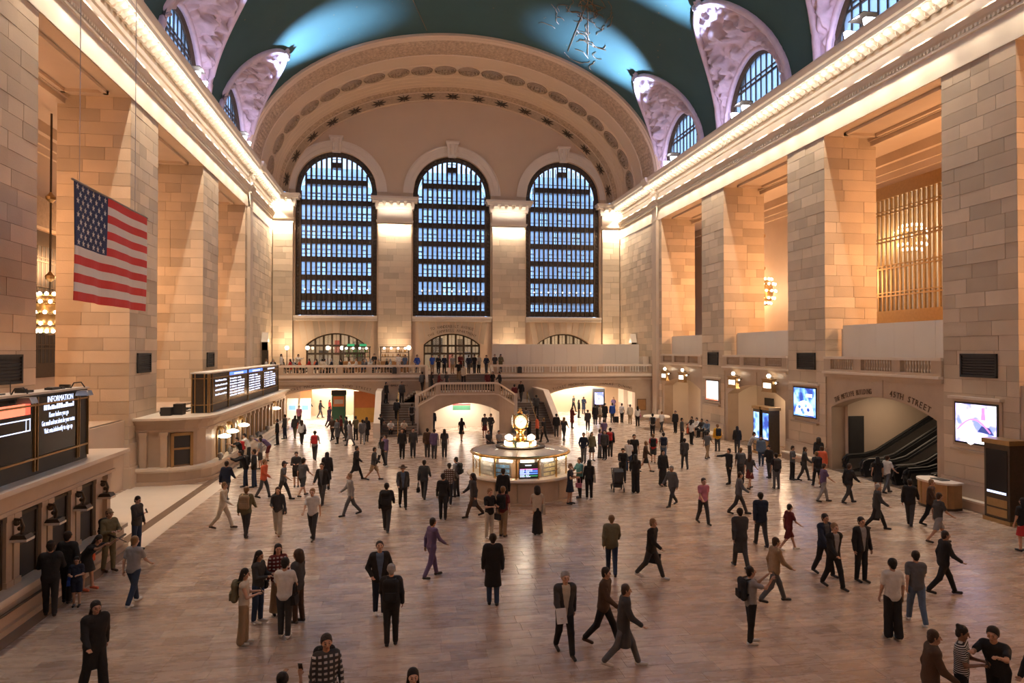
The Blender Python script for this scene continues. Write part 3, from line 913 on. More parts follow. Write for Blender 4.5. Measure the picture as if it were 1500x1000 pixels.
# three flat-arched glazed doors behind the balcony
for i, c in enumerate(WX):
    dlab = ['wide glazed door with bronze bars behind the balcony café', 'wide glazed entrance at the stair head under carved lettering', 'glazed fanlight door half hidden by the pale hoarding'][i]
    d = thing('door_%d' % (i + 1), dlab, kind='structure')
    f = seg_arch(c, 3.02, 7.3, 8.5); yf = YW + .5
    fr = MB()
    rows = []
    fr.tube([(c - 3.02 + 6.04 * q / 24, yf, f(c - 3.02 + 6.04 * q / 24) - .05) for q in range(25)], .09, 5)
    NC = 7
    for q in range(NC + 1):
        x = c - 2.97 + 5.94 * q / NC
        fr.box(x - .1, x + .1, yf - .08, yf + .08, ZBAL, f(x) - .03)
    for z in (6.35, 7.2): fr.box(c - 3, c + 3, yf - .07, yf + .07, z - .1, z + .1)
    fr.build('door_frame', M['bronze'], d)
    zs = [ZBAL + .05, 6.29, 7.14, 8.6]
    for q in range(NC):
        x0, x1 = c - 2.97 + 5.94 * q / NC + .08, c - 2.97 + 5.94 * (q + 1) / NC - .08
        for j in range(3):
            z0, z1 = zs[j] + (.1 if j else 0), zs[j + 1]
            pn = MB().prism([(x0, z0), (x1, z0), (x1, min(z1, f(x1) - .08)), (x0, min(z1, f(x0) - .08))], yf, yf + .02, 'y').build('pane', M['clear_glass'], d)
            if j > 0: MB().box((x0 + x1) / 2 - .02, (x0 + x1) / 2 + .02, yf - .02, yf + .04, z0, min(z1, f((x0 + x1) / 2) - .08)).build('glazing_bar', M['bronze'], pn)
# vestibules behind the doors
vt = MB()
vt.box(-13, 24, 78.6, 79, 3.5, 10).box(-13, 24, 74, 79, 9.4, 9.7).box(-13, 24, 74, 79, 4.2, 4.5)
for x in (-13, -1, 11.4, 23.7): vt.box(x, x + .3, 74, 79, 4, 10)
vt.build('vestibule', M['plaster_pale'], wb)
for i, (x, w_, z, h_, cc) in enumerate(((-8.9, .9, 4.5, 2.2, (.06, .07, .09)), (-7.2, .8, 6.2, 1.6, (.45, .08, .08)), (-5.2, 1.1, 4.5, 3.2, (.10, .10, .09)), (3.4, 1.3, 5.5, 2.6, (.05, .05, .06)), (5.2, .7, 4.5, 1.8, (.6, .08, .1)), (7.2, 1.0, 4.5, 2.0, (.1, .16, .4)), (6.4, .8, 6.6, 1.4, (.12, .1, .08)), (16.4, 1.0, 4.5, 2.6, (.12, .1, .08)), (18.6, 1.4, 4.5, 3.0, (.3, .24, .18)))):
    MB().box(x, x + w_, 77.6, 78.2, z, z + h_).build('shop_fitting', M['painted'], wb).color = (*cc, 1)

# east end wall behind the viewer
ew = thing('wall_front', 'plain end wall behind the viewpoint', kind='structure')
MB().box(XL - 8, XR + 8, YE - .6, YE, 0, 36).build('end_wall_stone', M['stone_plain'], ew)
# ================================================================== OBJECTS
_fw = Vector((math.sin(YAW) * math.cos(PITCH), math.cos(YAW) * math.cos(PITCH), math.sin(PITCH)))
_rt = Vector((math.cos(YAW), -math.sin(YAW), 0)); _up = _rt.cross(_fw)
def sight(x, y): return _fw + _rt * ((x - 750) / F_PX) - _up * ((y - 500) / F_PX)
def onz(x, y, z=0.0):
    r = sight(x, y); return CAMV + r * ((z - CAM_H) / r.z)
def onx(x, y, X):
    r = sight(x, y); return CAMV + r * (X / r.x)
def ony(x, y, Y):
    r = sight(x, y); return CAMV + r * (Y / r.y)

def text(body, size, mt, loc, face, parent=None, align='CENTER', name='lettering', ext=0.004, spacing=1.0, squash=1.0):
    cu = bpy.data.curves.new(name, 'FONT'); cu.body = body; cu.size = size; cu.align_x = align; cu.align_y = 'CENTER'
    cu.extrude = ext; cu.space_character = spacing; cu.resolution_u = 2
    cu.materials.append(mt)
    o = bpy.data.objects.new(name, cu); C.objects.link(o)
    if parent: o.parent = parent
    o.location = loc; o.rotation_euler = {'+X': (PI / 2, 0, PI / 2), '-X': (PI / 2, 0, -PI / 2), '-Y': (PI / 2, 0, 0)}[face]
    o.scale = (squash, 1, 1)
    return o
def arch_text(body, size, mt, f, u0, u1, put, parent):
    """letters one by one along a curve f(u); put(u, z) -> (loc, tilt sign, base rotation)"""
    L = [c for c in body]
    for i, ch in enumerate(L):
        if ch == ' ': continue
        u = u0 + (u1 - u0) * (i + .5) / len(L)
        sl = (f(u + .05) - f(u - .05)) / 0.1
        loc, rot = put(u, f(u), math.atan(sl))
        cu = bpy.data.curves.new('letter', 'FONT'); cu.body = ch; cu.size = size; cu.align_x = 'CENTER'; cu.align_y = 'CENTER'; cu.extrude = 0.01; cu.resolution_u = 2
        cu.materials.append(mt)
        o = bpy.data.objects.new('letter', cu); C.objects.link(o); o.parent = parent; o.location = loc; o.rotation_euler = rot; o.scale = (min(1, abs(u1 - u0) / len(L) / (size * .66)), 1, 1)
mat('letter_dark', (0.12, 0.075, 0.045), 0.6)
mat('screen_text', (0.8, 0.85, 1), 0.5, emit=(0.62, 0.72, 1.0), estr=1.0)
mat('screen_blue', (0.1, 0.2, 0.8), 0.5, emit=(0.08, 0.20, 0.85), estr=1.3)
mat('screen_red', (0.8, 0.15, 0.1), 0.5, emit=(0.95, 0.10, 0.06), estr=1.0)
mat('screen_orange', (0.9, 0.3, 0.2), 0.5, emit=(1.0, 0.22, 0.12), estr=1.0)
mat('screen_off', (0.012, 0.011, 0.012), 0.22, var=0.3)
mat('wood', (0.34, 0.17, 0.06), 0.4, var=0.25, scale=4)
mat('rubber', (0.015, 0.015, 0.016), 0.45)
mat('steel', (0.35, 0.33, 0.31), 0.3, metal=0.9)
mat('green_paint', (0.05, 0.16, 0.09), 0.5)
mat('orange_paint', (0.75, 0.26, 0.09), 0.5)
mat('yellow_paint', (0.78, 0.48, 0.10), 0.5)
mat('red_paint', (0.55, 0.04, 0.04), 0.5)
mat('leafgreen', (0.12, 0.28, 0.08), 0.6)
mat('stair_stone', (0.17, 0.125, 0.095), 0.55, var=0.15)

# baluster shared by all balustrades
bal = MB().lathe([(0.055, 0), (0.055, .05), (0.035, .09), (0.075, .24), (0.04, .42), (0.055, .47), (0.055, .52)], 6, cap=False)
bal_mesh = bal.mesh('baluster', M['marble'], True)
def balustrade(name, label, x0, x1, y, z, npan, pedestal=0.45):
    t = thing(name, label, 'balustrade', (x0, y, z))
    L = x1 - x0
    MB().box(0, L, -.16, .16, 0, .16).build('base_rail', M['marble'], t)
    MB().box(0, L, -.19, .19, .68, .80).box(0, L, -.15, .15, .80, .88).build('top_rail', M['marble_pale'], t)
    step = L / npan
    for i in range(npan + 1):
        c = min(max(i * step, pedestal / 2), L - pedestal / 2)
        MB().box(c - pedestal / 2, c + pedestal / 2, -.17, .17, .16, .68).build('pedestal', M['marble'], t)
    for i in range(npan):
        a, b = i * step + pedestal / 2 + .1, (i + 1) * step - pedestal / 2 - .1
        if i == 0: a += pedestal / 2
        if i == npan - 1: b -= pedestal / 2
        n = max(1, int((b - a) / .24))
        for q in range(n):
            inst('baluster', bal_mesh, t, (a + (b - a) * (q + .5) / n, 0, .16))
    return t

# ------------------------------------------------------------------ west balcony
YB = 62.8
bc = thing('balcony', 'stone balcony across the end of the hall with flat arches beneath', 'balcony', kind='structure')
mb = MB()
fL, fR = seg_arch(-6.2, 4.1, 2.65, 3.3), seg_arch(18.05, 4.15, 2.65, 3.3)
P0 = lambda u, z: (u, YB, z); P1 = lambda u, z: (u, YB + .8, z)
for a, b, n, lo in ((-13, -10.3, 1, K(0)), (-10.3, -2.1, 24, fL), (-2.1, 2.3, 1, K(0)), (8.3, 13.9, 1, K(0)), (13.9, 22.2, 24, fR), (22.2, 24, 1, K(0))):
    cols(mb, a, b, n, lo, K(3.92), P0, P1 if n > 1 else None)
for u in (-10.3, -2.1, 13.9, 22.2): mb.quad(P0(u, 0), P1(u, 0), P1(u, 2.65), P0(u, 2.65))
for u in (-6.2, 18.05): mb.box(u - .25, u + .25, YB - .04, YB, 3.3, 3.9)
mb.build('front_wall', M['marble'], bc)
sl = MB()
for a, b in ((-13, 2.3), (8.3, 24)):
    sl.box(a, b, YB - .12, YB + .5, 3.92, 4.05).box(a, b, YB - .34, YB + .5, 4.22, 4.36).box(a, b, YB - .2, YB + .5, 4.36, 4.5)
sl.build('balcony_cornice', M['marble_pale'], bc)
MB().box(-13, 2.3, YB - .05, YB + .3, 4.05, 4.22).box(8.3, 24, YB - .05, YB + .3, 4.05, 4.22).build('balcony_frieze', M['marble'], bc)
MB().box(-13, 2.3, YB - .1, 73, 3.6, 4.5).box(8.3, 24, YB - .1, 73, 3.6, 4.5).box(2.3, 8.3, YB, 73, 3.6, 4.5).build('balcony_slab', M['marble'], bc)
ps = MB()
for a, b in ((-13, -1.9), (13.7, 24)):
    ps.box(a, a + .15, YB + .8, 80, 0, 3.6).box(b - .15, b, YB + .8, 80, 0, 3.6).box(a, b, 79.8, 80, 0, 3.6).box(a, b, 73, 80, 3.45, 3.6)
    ps.box(a, b, 70, 70.4, 3.0, 3.6).box(a + .15, a + .6, 69.8, 70.6, 0, 3.6).box(b - .6, b - .15, 69.8, 70.6, 0, 3.6)
ps.build('passage_wall', M['passage_wall'], bc)
pr = MB()
for a, b in ((-12.8, -2.1), (13.9, 23.8)):
    for y0 in (65, 71.5): pr.box((a + b) / 2 - 1.2, (a + b) / 2 + 1.2, y0, y0 + .6, 3.36, 3.44)
pr.build('ceiling_lamp_panel', M['lamp_soft'], bc)
def put_w(Y): return lambda u, z, sl: ((u, Y, z), (PI / 2, -sl, 0))
arch_text('TICKET MACHINES', .34, M['letter_dark'], lambda u: fL(u) + .30, -10.0, -6.7, put_w(YB - .01), bc)
arch_text('42ND STREET', .34, M['letter_dark'], lambda u: fL(u) + .30, -5.2, -2.6, put_w(YB - .01), bc)
arch_text('TICKET MACHINES', .34, M['letter_dark'], lambda u: fR(u) + .30, 14.1, 17.4, put_w(YB - .01), bc)
arch_text('TRACKS  DINING', .34, M['letter_dark'], lambda u: fR(u) + .30, 18.7, 21.9, put_w(YB - .01), bc)
text('TO BALCONY', .34, M['letter_dark'], (-0.4, YB - .01, 3.55), '-Y', bc, ext=.01)
arch_text('TO VANDERBILT AVENUE', .42, M['letter_dark'], lambda u: seg_arch(5.42, 3.02, 7.3, 8.5)(u) * .5 + 5.0, 3.1, 7.75, put_w(YW - .04), wb)
arch_text('THE CAMPBELL APARTMENT', .38, M['letter_dark'], lambda u: seg_arch(5.42, 3.02, 7.3, 8.5)(u) * .8 + 2.02, 2.85, 8.0, put_w(YW - .04), wb)
balustrade('balustrade', 'stone balustrade along the balcony in front of the café tables', -13, 2.3, YB, ZBAL, 6, .5)
balustrade('balustrade', 'stone balustrade along the balcony below the pale hoarding', 8.3, 24, YB, ZBAL, 6, .5)
for x, lab in ((-0.55, 'small arched speaker box on the balustrade beside the café'), (10.9, 'small arched speaker box on the balustrade below the hoarding')):
    t = thing('speaker_box', lab, 'speaker', (x, YB - .34, ZBAL + .1))
    MB().prism([(-.2, 0), (.2, 0), (.2, .5), (.1, .6), (-.1, .6), (-.2, .5)], -.12, .15).build('case', M['black_metal'], t)
    MB().prism([(-.15, .05), (.15, .05), (.15, .48), (-.15, .48)], -.135, -.12).build('grille', M['dark_panel'], t)

# ------------------------------------------------------------------ staircase block
sc_ = thing('staircase', 'marble double staircase with bowed landing balustrade and arch beneath', 'staircase', (0, 0, 0), kind='structure')
YS, XA, XB = 54.5, 1.3, 9.3
fS = seg_arch(5.2, 2.65, 1.75, 2.5)
def topS(x):
    if x < 2.9: return 3.2 - (2.9 - x) * 0.62
    if x > 7.7: return 3.2 - (x - 7.7) * 0.62
    return 3.2
def bowY(x):                                     # ends of the block curve back
    e = max(0, 2.9 - x, x - 7.7)
    return YS + 0.9 * (e / 1.6) ** 2
mb = MB()
Pa = lambda u, z: (u, bowY(u), z); Pb = lambda u, z: (u, YS + 5.5, z)
cols(mb, XA, 2.55, 6, K(0), topS, Pa); cols(mb, 2.55, 7.85, 28, fS, topS, Pa, Pb); cols(mb, 7.85, XB, 6, K(0), topS, Pa)
for u in (2.55, 7.85): mb.quad(Pa(u, 0), Pb(u, 0), Pb(u, 1.75), Pa(u, 1.75))
for x in (XA, XB): mb.box(x - .02, x + .02, bowY(x), 60.9, 0, 2.5)
mb.box(XA, XB, YS + 1.0, 62.8, 2.86, 3.05)
mb.build('landing_block', M['marble'], sc_)
MB().box(2.4, 8.0, YS + 5.5, YS + 5.7, 0, 2.9).build('arch_back_wall', M['passage_wall'], sc_)
# moulding band and coping following the bow
for name, off, z0, z1, th, mt in (('string_course', 0, -.06, .06, .10, 'marble_pale'), ('bottom_rail', 0, .06, .16, .06, 'marble'), ('top_rail', 0, .80, .95, .12, 'marble_pale')):
    rows = [[], [], [], []]
    for q in range(33):
        x = XA + (XB - XA) * q / 32; y = bowY(x); z = topS(x)
        for r_, (dy, dz) in zip(rows, ((-th, z0), (-th, z1), (.2, z1), (.2, z0))): r_.append((x, y + dy, z + dz))
    MB().grid(rows + [rows[0]]).build(name, M[mt], sc_)
for i in range(36):
    x = XA + .2 + (XB - XA - .4) * (i + .5) / 36
    if any(abs(x - p) < .22 for p in (2.95, 7.65)): continue
    inst('baluster', bal_mesh, sc_, (x, bowY(x) + .06, topS(x) + .16), scale=(1, 1, 1.25))
for x in (2.95, 7.65): MB().box(x - .2, x + .2, YS - .1, YS + .22, 3.2, 4.05).build('pedestal', M['marble'], sc_)
for x in (XA, XB): MB().box(x - .16, x + .16, bowY(x) - .15, bowY(x) + .2, 0, 3.15).build('end_pier', M['marble_pale'], sc_)
for sgn in (-1, 1):
    mx = lambda x: x if sgn < 0 else 10.6 - x
    a, b = sorted((mx(-1.6), mx(1.28)))
    for i in range(13):
        MB().box(a, b, 53.6 + i * .34, 58.1, i * .17, (i + 1) * .17).build('step', M['stair_stone'], sc_)
    MB().box(a, b, 58.1, YB, 0, 2.21).build('side_landing', M['stair_stone'], sc_)
    for i in range(5):
        x0, x1 = sorted((mx(0.1 + i * .24), mx(1.3)))
        MB().box(x0, x1, 59.6, YB, 2.2, 2.38 + i * .17).build('step', M['stair_stone'], sc_)
    # outer sloping parapet with pale coping, brass rail
    x0, x1 = sorted((mx(-1.98), mx(-1.62)))
    MB().prism([(53.3, 0), (53.3, .95), (57.8, 3.15), (62.8, 3.15), (62.8, 0)], x0, x1, 'x').build('parapet', M['marble'], sc_)
    MB().hexa([(x0 - .06, 53.2, .95), (x1 + .06, 53.2, .95), (x1 + .06, 57.8, 3.15), (x0 - .06, 57.8, 3.15)], [(x0 - .06, 53.2, 1.08), (x1 + .06, 53.2, 1.08), (x1 + .06, 57.8, 3.28), (x0 - .06, 57.8, 3.28)]).box(x0 - .06, x1 + .06, 57.8, 62.8, 3.15, 3.28).box(x0 - .08, x1 + .08, 53.1, 53.5, 0, 1.15).build('coping', M['marble_pale'], sc_)
    xm = mx(-.2)
    MB().tube([(xm, 53.4, 0), (xm, 53.4, .95), (xm, 58.1, 3.15), (xm, 58.1, 2.2)], .035, 6).build('handrail', M['brass'], sc_)
for i in range(8):
    MB().box(2.3, 8.3, 60.7 + i * .28, 63.2, 3.05, 3.05 + (i + 1) * .181).build('step', M['stair_stone'], sc_)
for x in (2.3, 8.3):
    MB().prism([(60.5, 3.05), (60.5, 3.9), (62.8, 5.38), (62.8, 3.05)], x - .12, x + .12, 'x').build('parapet', M['marble'], sc_)
t = thing('hanging_sign', 'dark green hanging sign with a red top edge inside the stair arch', 'sign', (5.15, 58.4, 1.6))
MB().box(-.75, .75, -.05, .05, .0, .42).build('board', M['green_paint'], t); MB().box(-.75, .75, -.06, .06, .42, .55).build('header', M['red_paint'], t)
for x in (-.6, .6): MB().tube([(x, 0, .55), (x, 0, .95)], .012, 5).build('hanger', M['black_metal'], t)

# ------------------------------------------------------------------ near ticket office
t = thing('ticket_office', 'nearer stone ticket office with dark windows and hanging lanterns', 'ticket office', (XL, 25.0, 0))
L0, L1 = -27.0, 0.0                             # along y, local
fx_ = 3.46                                      # front face, local x
MB().box(0, fx_ - .12, L0, L1 - .1, 0, 3.2).build('body', M['marble'], t)
MB().box(fx_ - .3, fx_ + .42, L0, L1 + .1, 0, .16).box(fx_ - .3, fx_ + .30, L0, L1 + .02, .16, .62).box(0, fx_, L1 - .1, L1 + .1, 0, .62).build('base', M['marble'], t)
MB().box(fx_ - .3, fx_ + .40, L0, L1 + .08, .74, .86).box(fx_ - .2, fx_ + .30, L0, L1 + .02, .62, .74).build('ledge', M['marble_pale'], t)
MB().tube([(fx_ + .5, L0, .58), (fx_ + .5, L1 - .4, .58)], .035, 6).build('foot_rail', M['bronze'], t)
MB().box(0, fx_ + .02, L0, L1 + .05, 2.62, 2.72).box(0, fx_ - .04, L0, L1, 2.72, 3.05).box(0, fx_ + .10, L0, L1 + .12, 3.05, 3.14).box(0, fx_ + .22, L0, L1 + .26, 3.14, 3.22).build('frieze', M['marble'], t)
MB().box(0, fx_ + .34, L0, L1 + .40, 3.22, 3.34).build('roof_slab', M['marble_pale'], t)
k = 0; y = -2.0
while y > L0 + 2:
    w = thing('window', None, None, (fx_ - .12, y, 0), parent=t)
    MB().box(0, .03, -.42, .42, .86, 2.5).build('pane', M['dark_panel'], w)
    MB().box(0, .08, -.48, -.40, .86, 2.56).box(0, .08, .40, .48, .86, 2.56).box(0, .08, -.48, .48, 2.48, 2.56).box(0, .06, -.42, .42, 1.72, 1.78).box(0, .06, -.42, .42, 1.84, 1.87).build('frame', M['bronze'], w)
    for dy in (-.66, .66) if k else (-.66, .66, 1.5):
        MB().box(-.05, .14, -.13, .13, .86, 2.62).box(-.05, .17, -.16, .16, 2.48, 2.62).box(-.05, .17, -.16, .16, .86, 1.0).build('pilaster', M['marble'], t, loc=(fx_ - .12, y + dy * 1.0, 0))
    ln = thing('lantern', None, None, (fx_ + .12, y + .82, 0), parent=t)
    MB().tube([(-.1, 0, 2.50), (.08, 0, 2.48), (.14, 0, 2.3), (.1, 0, 2.1)], .035, 6).ball((-.02, 0, 2.40), .08, 6).ball((.05, 0, 2.26), .06, 6).build('bracket', M['bronze'], ln)
    MB().prism([(-.04, 2.12), (.24, 2.12), (.3, 2.02), (-.1, 2.02)], -.17, .17).build('shade', M['bronze'], ln)
    MB().box(-.1, .3, -.19, .19, 1.96, 2.02).build('diffuser', M['plaster_pale'], ln)
    y -= 1.66; k += 1

# near departure board
t = thing('departure_board', 'long dark electronic departure board on the nearer ticket office roof', 'display board', (-10.4, 23.4, 3.34))
BL = 25.0; bf = .66
MB().box(0, bf, -BL, 0, 0, 2.16).build('cabinet', M['black_metal'], t)
MB().box(-.05, bf + .04, -BL, .03, 2.16, 2.22).build('top_plate', M['hoarding'], t)
fr = MB()
for z in (.42, 1.86): fr.box(bf, bf + .05, -BL, .02, z, z + .05)
yy = 0.0
for yy in (-.03, -.62, -.74, -3.05, -3.2, -8.6, -8.75, -14, -14.15): fr.box(bf, bf + .055, yy - .02, yy + .02, .1, 2.1)
for x in (0.06, .3, .6): fr.box(x - .02, x + .02, 0, .04, 0, 2.16)
fr.build('trim_bars', M['bronze_gold'], t)
MB().box(bf, bf + .02, -3.0, -.78, .5, 2.1).build('screen', M['screen_off'], t)
s2 = MB().box(bf, bf + .02, -8.5, -3.3, .5, 2.1).build('screen', M['screen_off'], t)
xs = bf + .024
text('INFORMATION', .235, M['screen_text'], (xs, -1.75, 1.98), '+X', t, squash=.95)
for i, s_ in enumerate(('#happeningmorning + following day', 'Know before you go', 'Get email and text alerts for your routes', 'Visit mta.info/notify to sign up')):
    if i == 0: continue
    text(s_, .205, M['screen_text'], (xs, -1.85, 1.78 - .215 * i - .02), '+X', t, squash=.56 if i == 2 else .66)
ln0 = MB(); rs = random.Random(3); y = -2.7
while y < -1.0:
    w = rs.uniform(.05, .16); ln0.box(xs - .002, xs + .004, y, y + w, 1.70, 1.70 + rs.choice((.09, .12, .14))); y += w + .03
ln0.build('blurred_line', M['screen_text'], t)
MB().box(bf + .02, bf + .026, -8.4, -3.65, 1.66, 1.96).build('header_strip', M['screen_orange'], t)
MB().box(bf + .02, bf + .026, -3.65, -3.4, 1.66, 1.96).build('header_end', M['screen_red'], t)
text('DEPARTURES', .26, M['screen_text'], (xs + .006, -5.9, 1.80), '+X', t, align='CENTER')
MB().box(xs, xs + .005, -8.4, -3.4, 1.52, 1.55).box(xs, xs + .005, -8.4, -3.4, 1.22, 1.25).box(xs, xs + .005, -3.43, -3.4, 1.22, 1.55).box(xs, xs + .005, -3.62, -3.59, 1.22, 1.55).build('row_outline', M['screen_text'], t)
for y_, x_ in ((-.9, .35), (-4.1, .4)):
    b_ = thing('spot_lamp', None, None, (bf, y_, 2.2), parent=t)
    MB().tube([(-.1, 0, 0), (0, 0, .18), (.2, 0, .2), (.3, 0, .05)], .02, 5).build('arm', M['black_metal'], b_)
    MB().prism([(.15, -.05), (.42, -.05), (.48, -.2), (.1, -.2)], -.17, .17).build('shade', M['steel'], b_)
jk = MB(); rs = random.Random(5)
for i in range(16):
    y_ = -rs.uniform(.2, 9); jk.box(.1 + rs.uniform(0, .3), .35 + rs.uniform(0, .2), y_, y_ + rs.uniform(.1, .5), 2.22, 2.22 + rs.uniform(.03, .14))
jk.tube([(.3, -3.6, 2.22), (.3, -3.6, 2.6)], .012, 4)
jk.build('roof_clutter', M['black_metal'], t, kind='stuff')

# ------------------------------------------------------------------ far ticket office
t = thing('ticket_office', 'farther stone ticket office with bowed corner and glowing lamps', 'ticket office', (0, 0, 0))
FP = [(-13, 36.45), (-11.4, 36.5), (-10.75, 36.75), (-10.2, 37.2), (-9.9, 37.8), (-9.8, 38.6), (-9.8, 61.6), (-13, 61.6)]
def grow(d):
    cx_, cy_ = -13, 49
    out = []
    for i, (x, y_) in enumerate(FP):
        if i in (0,): out.append((x, y_ - d))
        elif i == 7: out.append((x, y_))
        elif i == 6: out.append((x + d, y_))
        else:
            a = Vector((FP[i][0] - FP[i - 1][0], FP[i][1] - FP[i - 1][1])).normalized(); b = Vector((FP[i + 1][0] - FP[i][0], FP[i + 1][1] - FP[i][1])).normalized()
            nn = Vector((a.y + b.y, -a.x - b.x)).normalized()
            out.append((x + nn.x * d, y_ + nn.y * d))
    return out
MB().prism(grow(0.30), 0, .18, 'z').prism(grow(.18), .18, .62, 'z').build('base', M['marble'], t)
MB().prism(grow(0.36), .72, .86, 'z').prism(grow(.24), .62, .72, 'z').build('ledge', M['marble_pale'], t)
MB().prism(grow(-.15), .86, 2.62, 'z').build('body', M['marble'], t)
MB().prism(grow(0.0), 2.62, 2.72, 'z').prism(grow(-.06), 2.72, 3.0, 'z').prism(grow(.1), 3.0, 3.12, 'z').prism(grow(.22), 3.12, 3.22, 'z').build('frieze', M['marble'], t)
MB().prism(grow(.34), 3.22, 3.33, 'z').build('roof_slab', M['marble_pale'], t)
for i in range(16):
    y = 39.9 + i * 1.34
    if y > 61: break
    w = thing('window', None, None, (-9.95, y, 0), parent=t)
    MB().prism([(-.38, .86), (.38, .86), (.38, 2.0), (.27, 2.28), (0, 2.4), (-.27, 2.28), (-.38, 2.0)], 0, .04, 'x').build('pane', M['dark_panel'], w)
    MB().tube([(.05, -.42, .9), (.05, -.42, 2.0), (.05, -.3, 2.32), (.05, 0, 2.46), (.05, .3, 2.32), (.05, .42, 2.0), (.05, .42, .9)], .05, 5).build('frame', M['bronze_gold'], w)
    MB().box(-9.97, -9.78, y + .5, y + .84, .86, 2.62).box(-9.97, -9.74, y + .46, y + .88, 2.44, 2.62).build('pilaster', M['marble'], t)
for i, (y, z) in enumerate(((39.7, 2.0), (41.6, 2.05), (44.4, 2.1), (55.5, 2.2))):
    ln = thing('lamp', None, None, (-9.7, y, z), parent=t)
    MB().tube([(-.2, 0, .5), (.05, 0, .52), (.16, 0, .35), (.14, 0, .12)], .045, 6).ball((-.05, 0, .42), .12, 6).build('bracket', M['bronze_gold'], ln)
    MB().lathe([(.06, .12), (.3, .04), (.34, -.03), (.2, -.1)], 12, (.14, 0, 0)).build('bowl', M['lamp_white'], ln, smooth=True)
for i, y in enumerate((38.6, 40.7, 42.6, 46.2, 48.4, 51.6)):
    MB().ball((-9.5, y, 1.08), .17, 8, sc=(1, 1, 1)).lathe([(.1, .86), (.06, .95)], 8, (-9.5, y, 0)).build('mirror_globe', M['steel'], t, smooth=True)
# end window in the bowed corner
for a, b, dep in ((2, 3, 0),):
    p, q = Vector((-11.35, 36.52, 0)), Vector((-10.45, 37.05, 0))
    d = (q - p).normalized(); n_ = Vector((d.y, -d.x, 0))
    e = thing('window', None, None, tuple(p), math.atan2(d.y, d.x), parent=t)
    Lw = (q - p).length
    MB().box(.12, Lw - .12, -.02, .3, .95, 2.4).build('pane', M['dark_panel'], e)
    MB().box(0, .14, -.08, .3, .86, 2.55).box(Lw - .14, Lw, -.08, .3, .86, 2.55).box(0, Lw, -.08, .3, 2.4, 2.55).box(.12, Lw - .12, -.05, .2, 1.7, 1.8).build('frame', M['bronze_gold'], e)
for (x, y) in ((-12.6, 36.42), (-11.65, 36.46)):
    MB().box(x - .16, x + .16, y - .05, y + .4, 0, 2.62).box(x - .2, x + .2, y - .09, y + .4, 2.45, 2.62).build('pilaster', M['marble'], t)
ck = MB(); rs = random.Random(9)
for i in range(14):
    x = rs.uniform(-12.7, -11.9); y = rs.uniform(37, 44); ck.box(x, x + rs.uniform(.2, .7), y, y + rs.uniform(.2, .8), 3.33, 3.33 + rs.uniform(.04, .12))
ck.box(-12.2, -11.7, 37.6, 38.1, 3.33, 3.75).box(-11.7, -11.25, 38.0, 38.6, 3.33, 3.9)
ck.build('roof_clutter', M['black_metal'], t, kind='stuff')

# far departure board
t = thing('departure_board', 'dark departure board with white timetable rows on the farther ticket office roof', 'display board', (-11.1, 39.0, 3.33))
BL, bf = 21.0, .9
MB().box(0, bf, 0, BL, 0, 2.1).build('cabinet', M['black_metal'], t)
MB().box(-.04, bf + .05, -.03, BL, 2.1, 2.18).build('top_plate', M['hoarding'], t)
fr = MB()
for z in (.4, 1.82): fr.box(bf, bf + .05, -.02, BL, z, z + .05).box(-.02, bf, -.05, 0, z, z + .05)
for y in (0.03, .55, 4.1, 9.4, 14.6, BL - .05): fr.box(bf, bf + .06, y - .03, y + .03, 0, 2.1)
for x in (.04, .2, .68, .86): fr.box(x - .03, x + .03, -.06, 0, 0, 2.1)
fr.build('trim_bars', M['bronze_gold'], t)
MB().box(.24, .64, -.04, 0, .46, 1.8).build('end_panel', M['bronze'], t)
rs = random.Random(21)
for si, (y0, y1) in enumerate(((.7, 4.0), (4.3, 9.2), (9.6, 14.4), (14.8, 20.6))):
    sc2 = MB().box(bf, bf + .02, y0, y1, .46, 2.08).build('screen', M['screen_off'], t)
    xs = bf + .024
    rowm = MB(); w_ = y1 - y0
    if si in (1, 2):
        MB().box(xs, xs + .004, y0 + .1, y1 - .1, 1.86, 2.06).build('header_strip', M['screen_blue'], sc2)
    nrow = 4 if si == 0 else 7
    for r_ in range(nrow):
        z = 1.62 - r_ * (.26 if si == 0 else .17)
        segs = ((.15, .9),) if si == 0 else ((.04, .09), (.13, .38), (.44, .80 if r_ else .6))
        for a, b in segs:
            y = y0 + w_ * a
            while y < y0 + w_ * b:
                w2 = rs.uniform(.08, .2); rowm.box(xs, xs + .004, y, y + w2, z, z + rs.choice((.07, .09, .1))); y += w2 + .04
    if si: 
        y = y0 + w_ * .25
        while y < y0 + w_ * .75:
            w2 = rs.uniform(.1, .22); rowm.box(xs + .004, xs + .008, y, y + w2, 1.9, 2.0); y += w2 + .04
    rowm.build('timetable_rows', M['screen_text'], sc2, kind='stuff')

# ------------------------------------------------------------------ information booth with clock
BX, BY = 5.47, 31.2
t = thing('information_booth', 'round marble and brass information booth with a four-faced clock', 'booth', (BX, BY, 0))
NS = 14
for i in range(NS):
    a0, a1 = 2 * PI * i / NS + .008, 2 * PI * (i + 1) / NS - .008
    MB().lathe([(2.2, .12), (2.27, .12), (2.27, .98), (2.2, .98)], 5, (0, 0, 0), a0, a1).build('marble_slab', M['marble'], t)
MB().lathe([(2.38, 0), (2.38, .1), (2.24, .12), (2.2, 1.0)], 56, cap=False).build('plinth', M['marble'], t)
MB().lathe([(1.9, 1.0), (2.4, 1.0), (2.46, 1.05), (2.44, 1.12), (1.9, 1.13)], 56, cap=False).build('counter_ledge', M['marble_pale'], t, smooth=False)
MB().lathe([(0.0, .15), (2.2, .15)], 40, cap=False).build('booth_floor', M['dark_strip'], t)
NP = 14
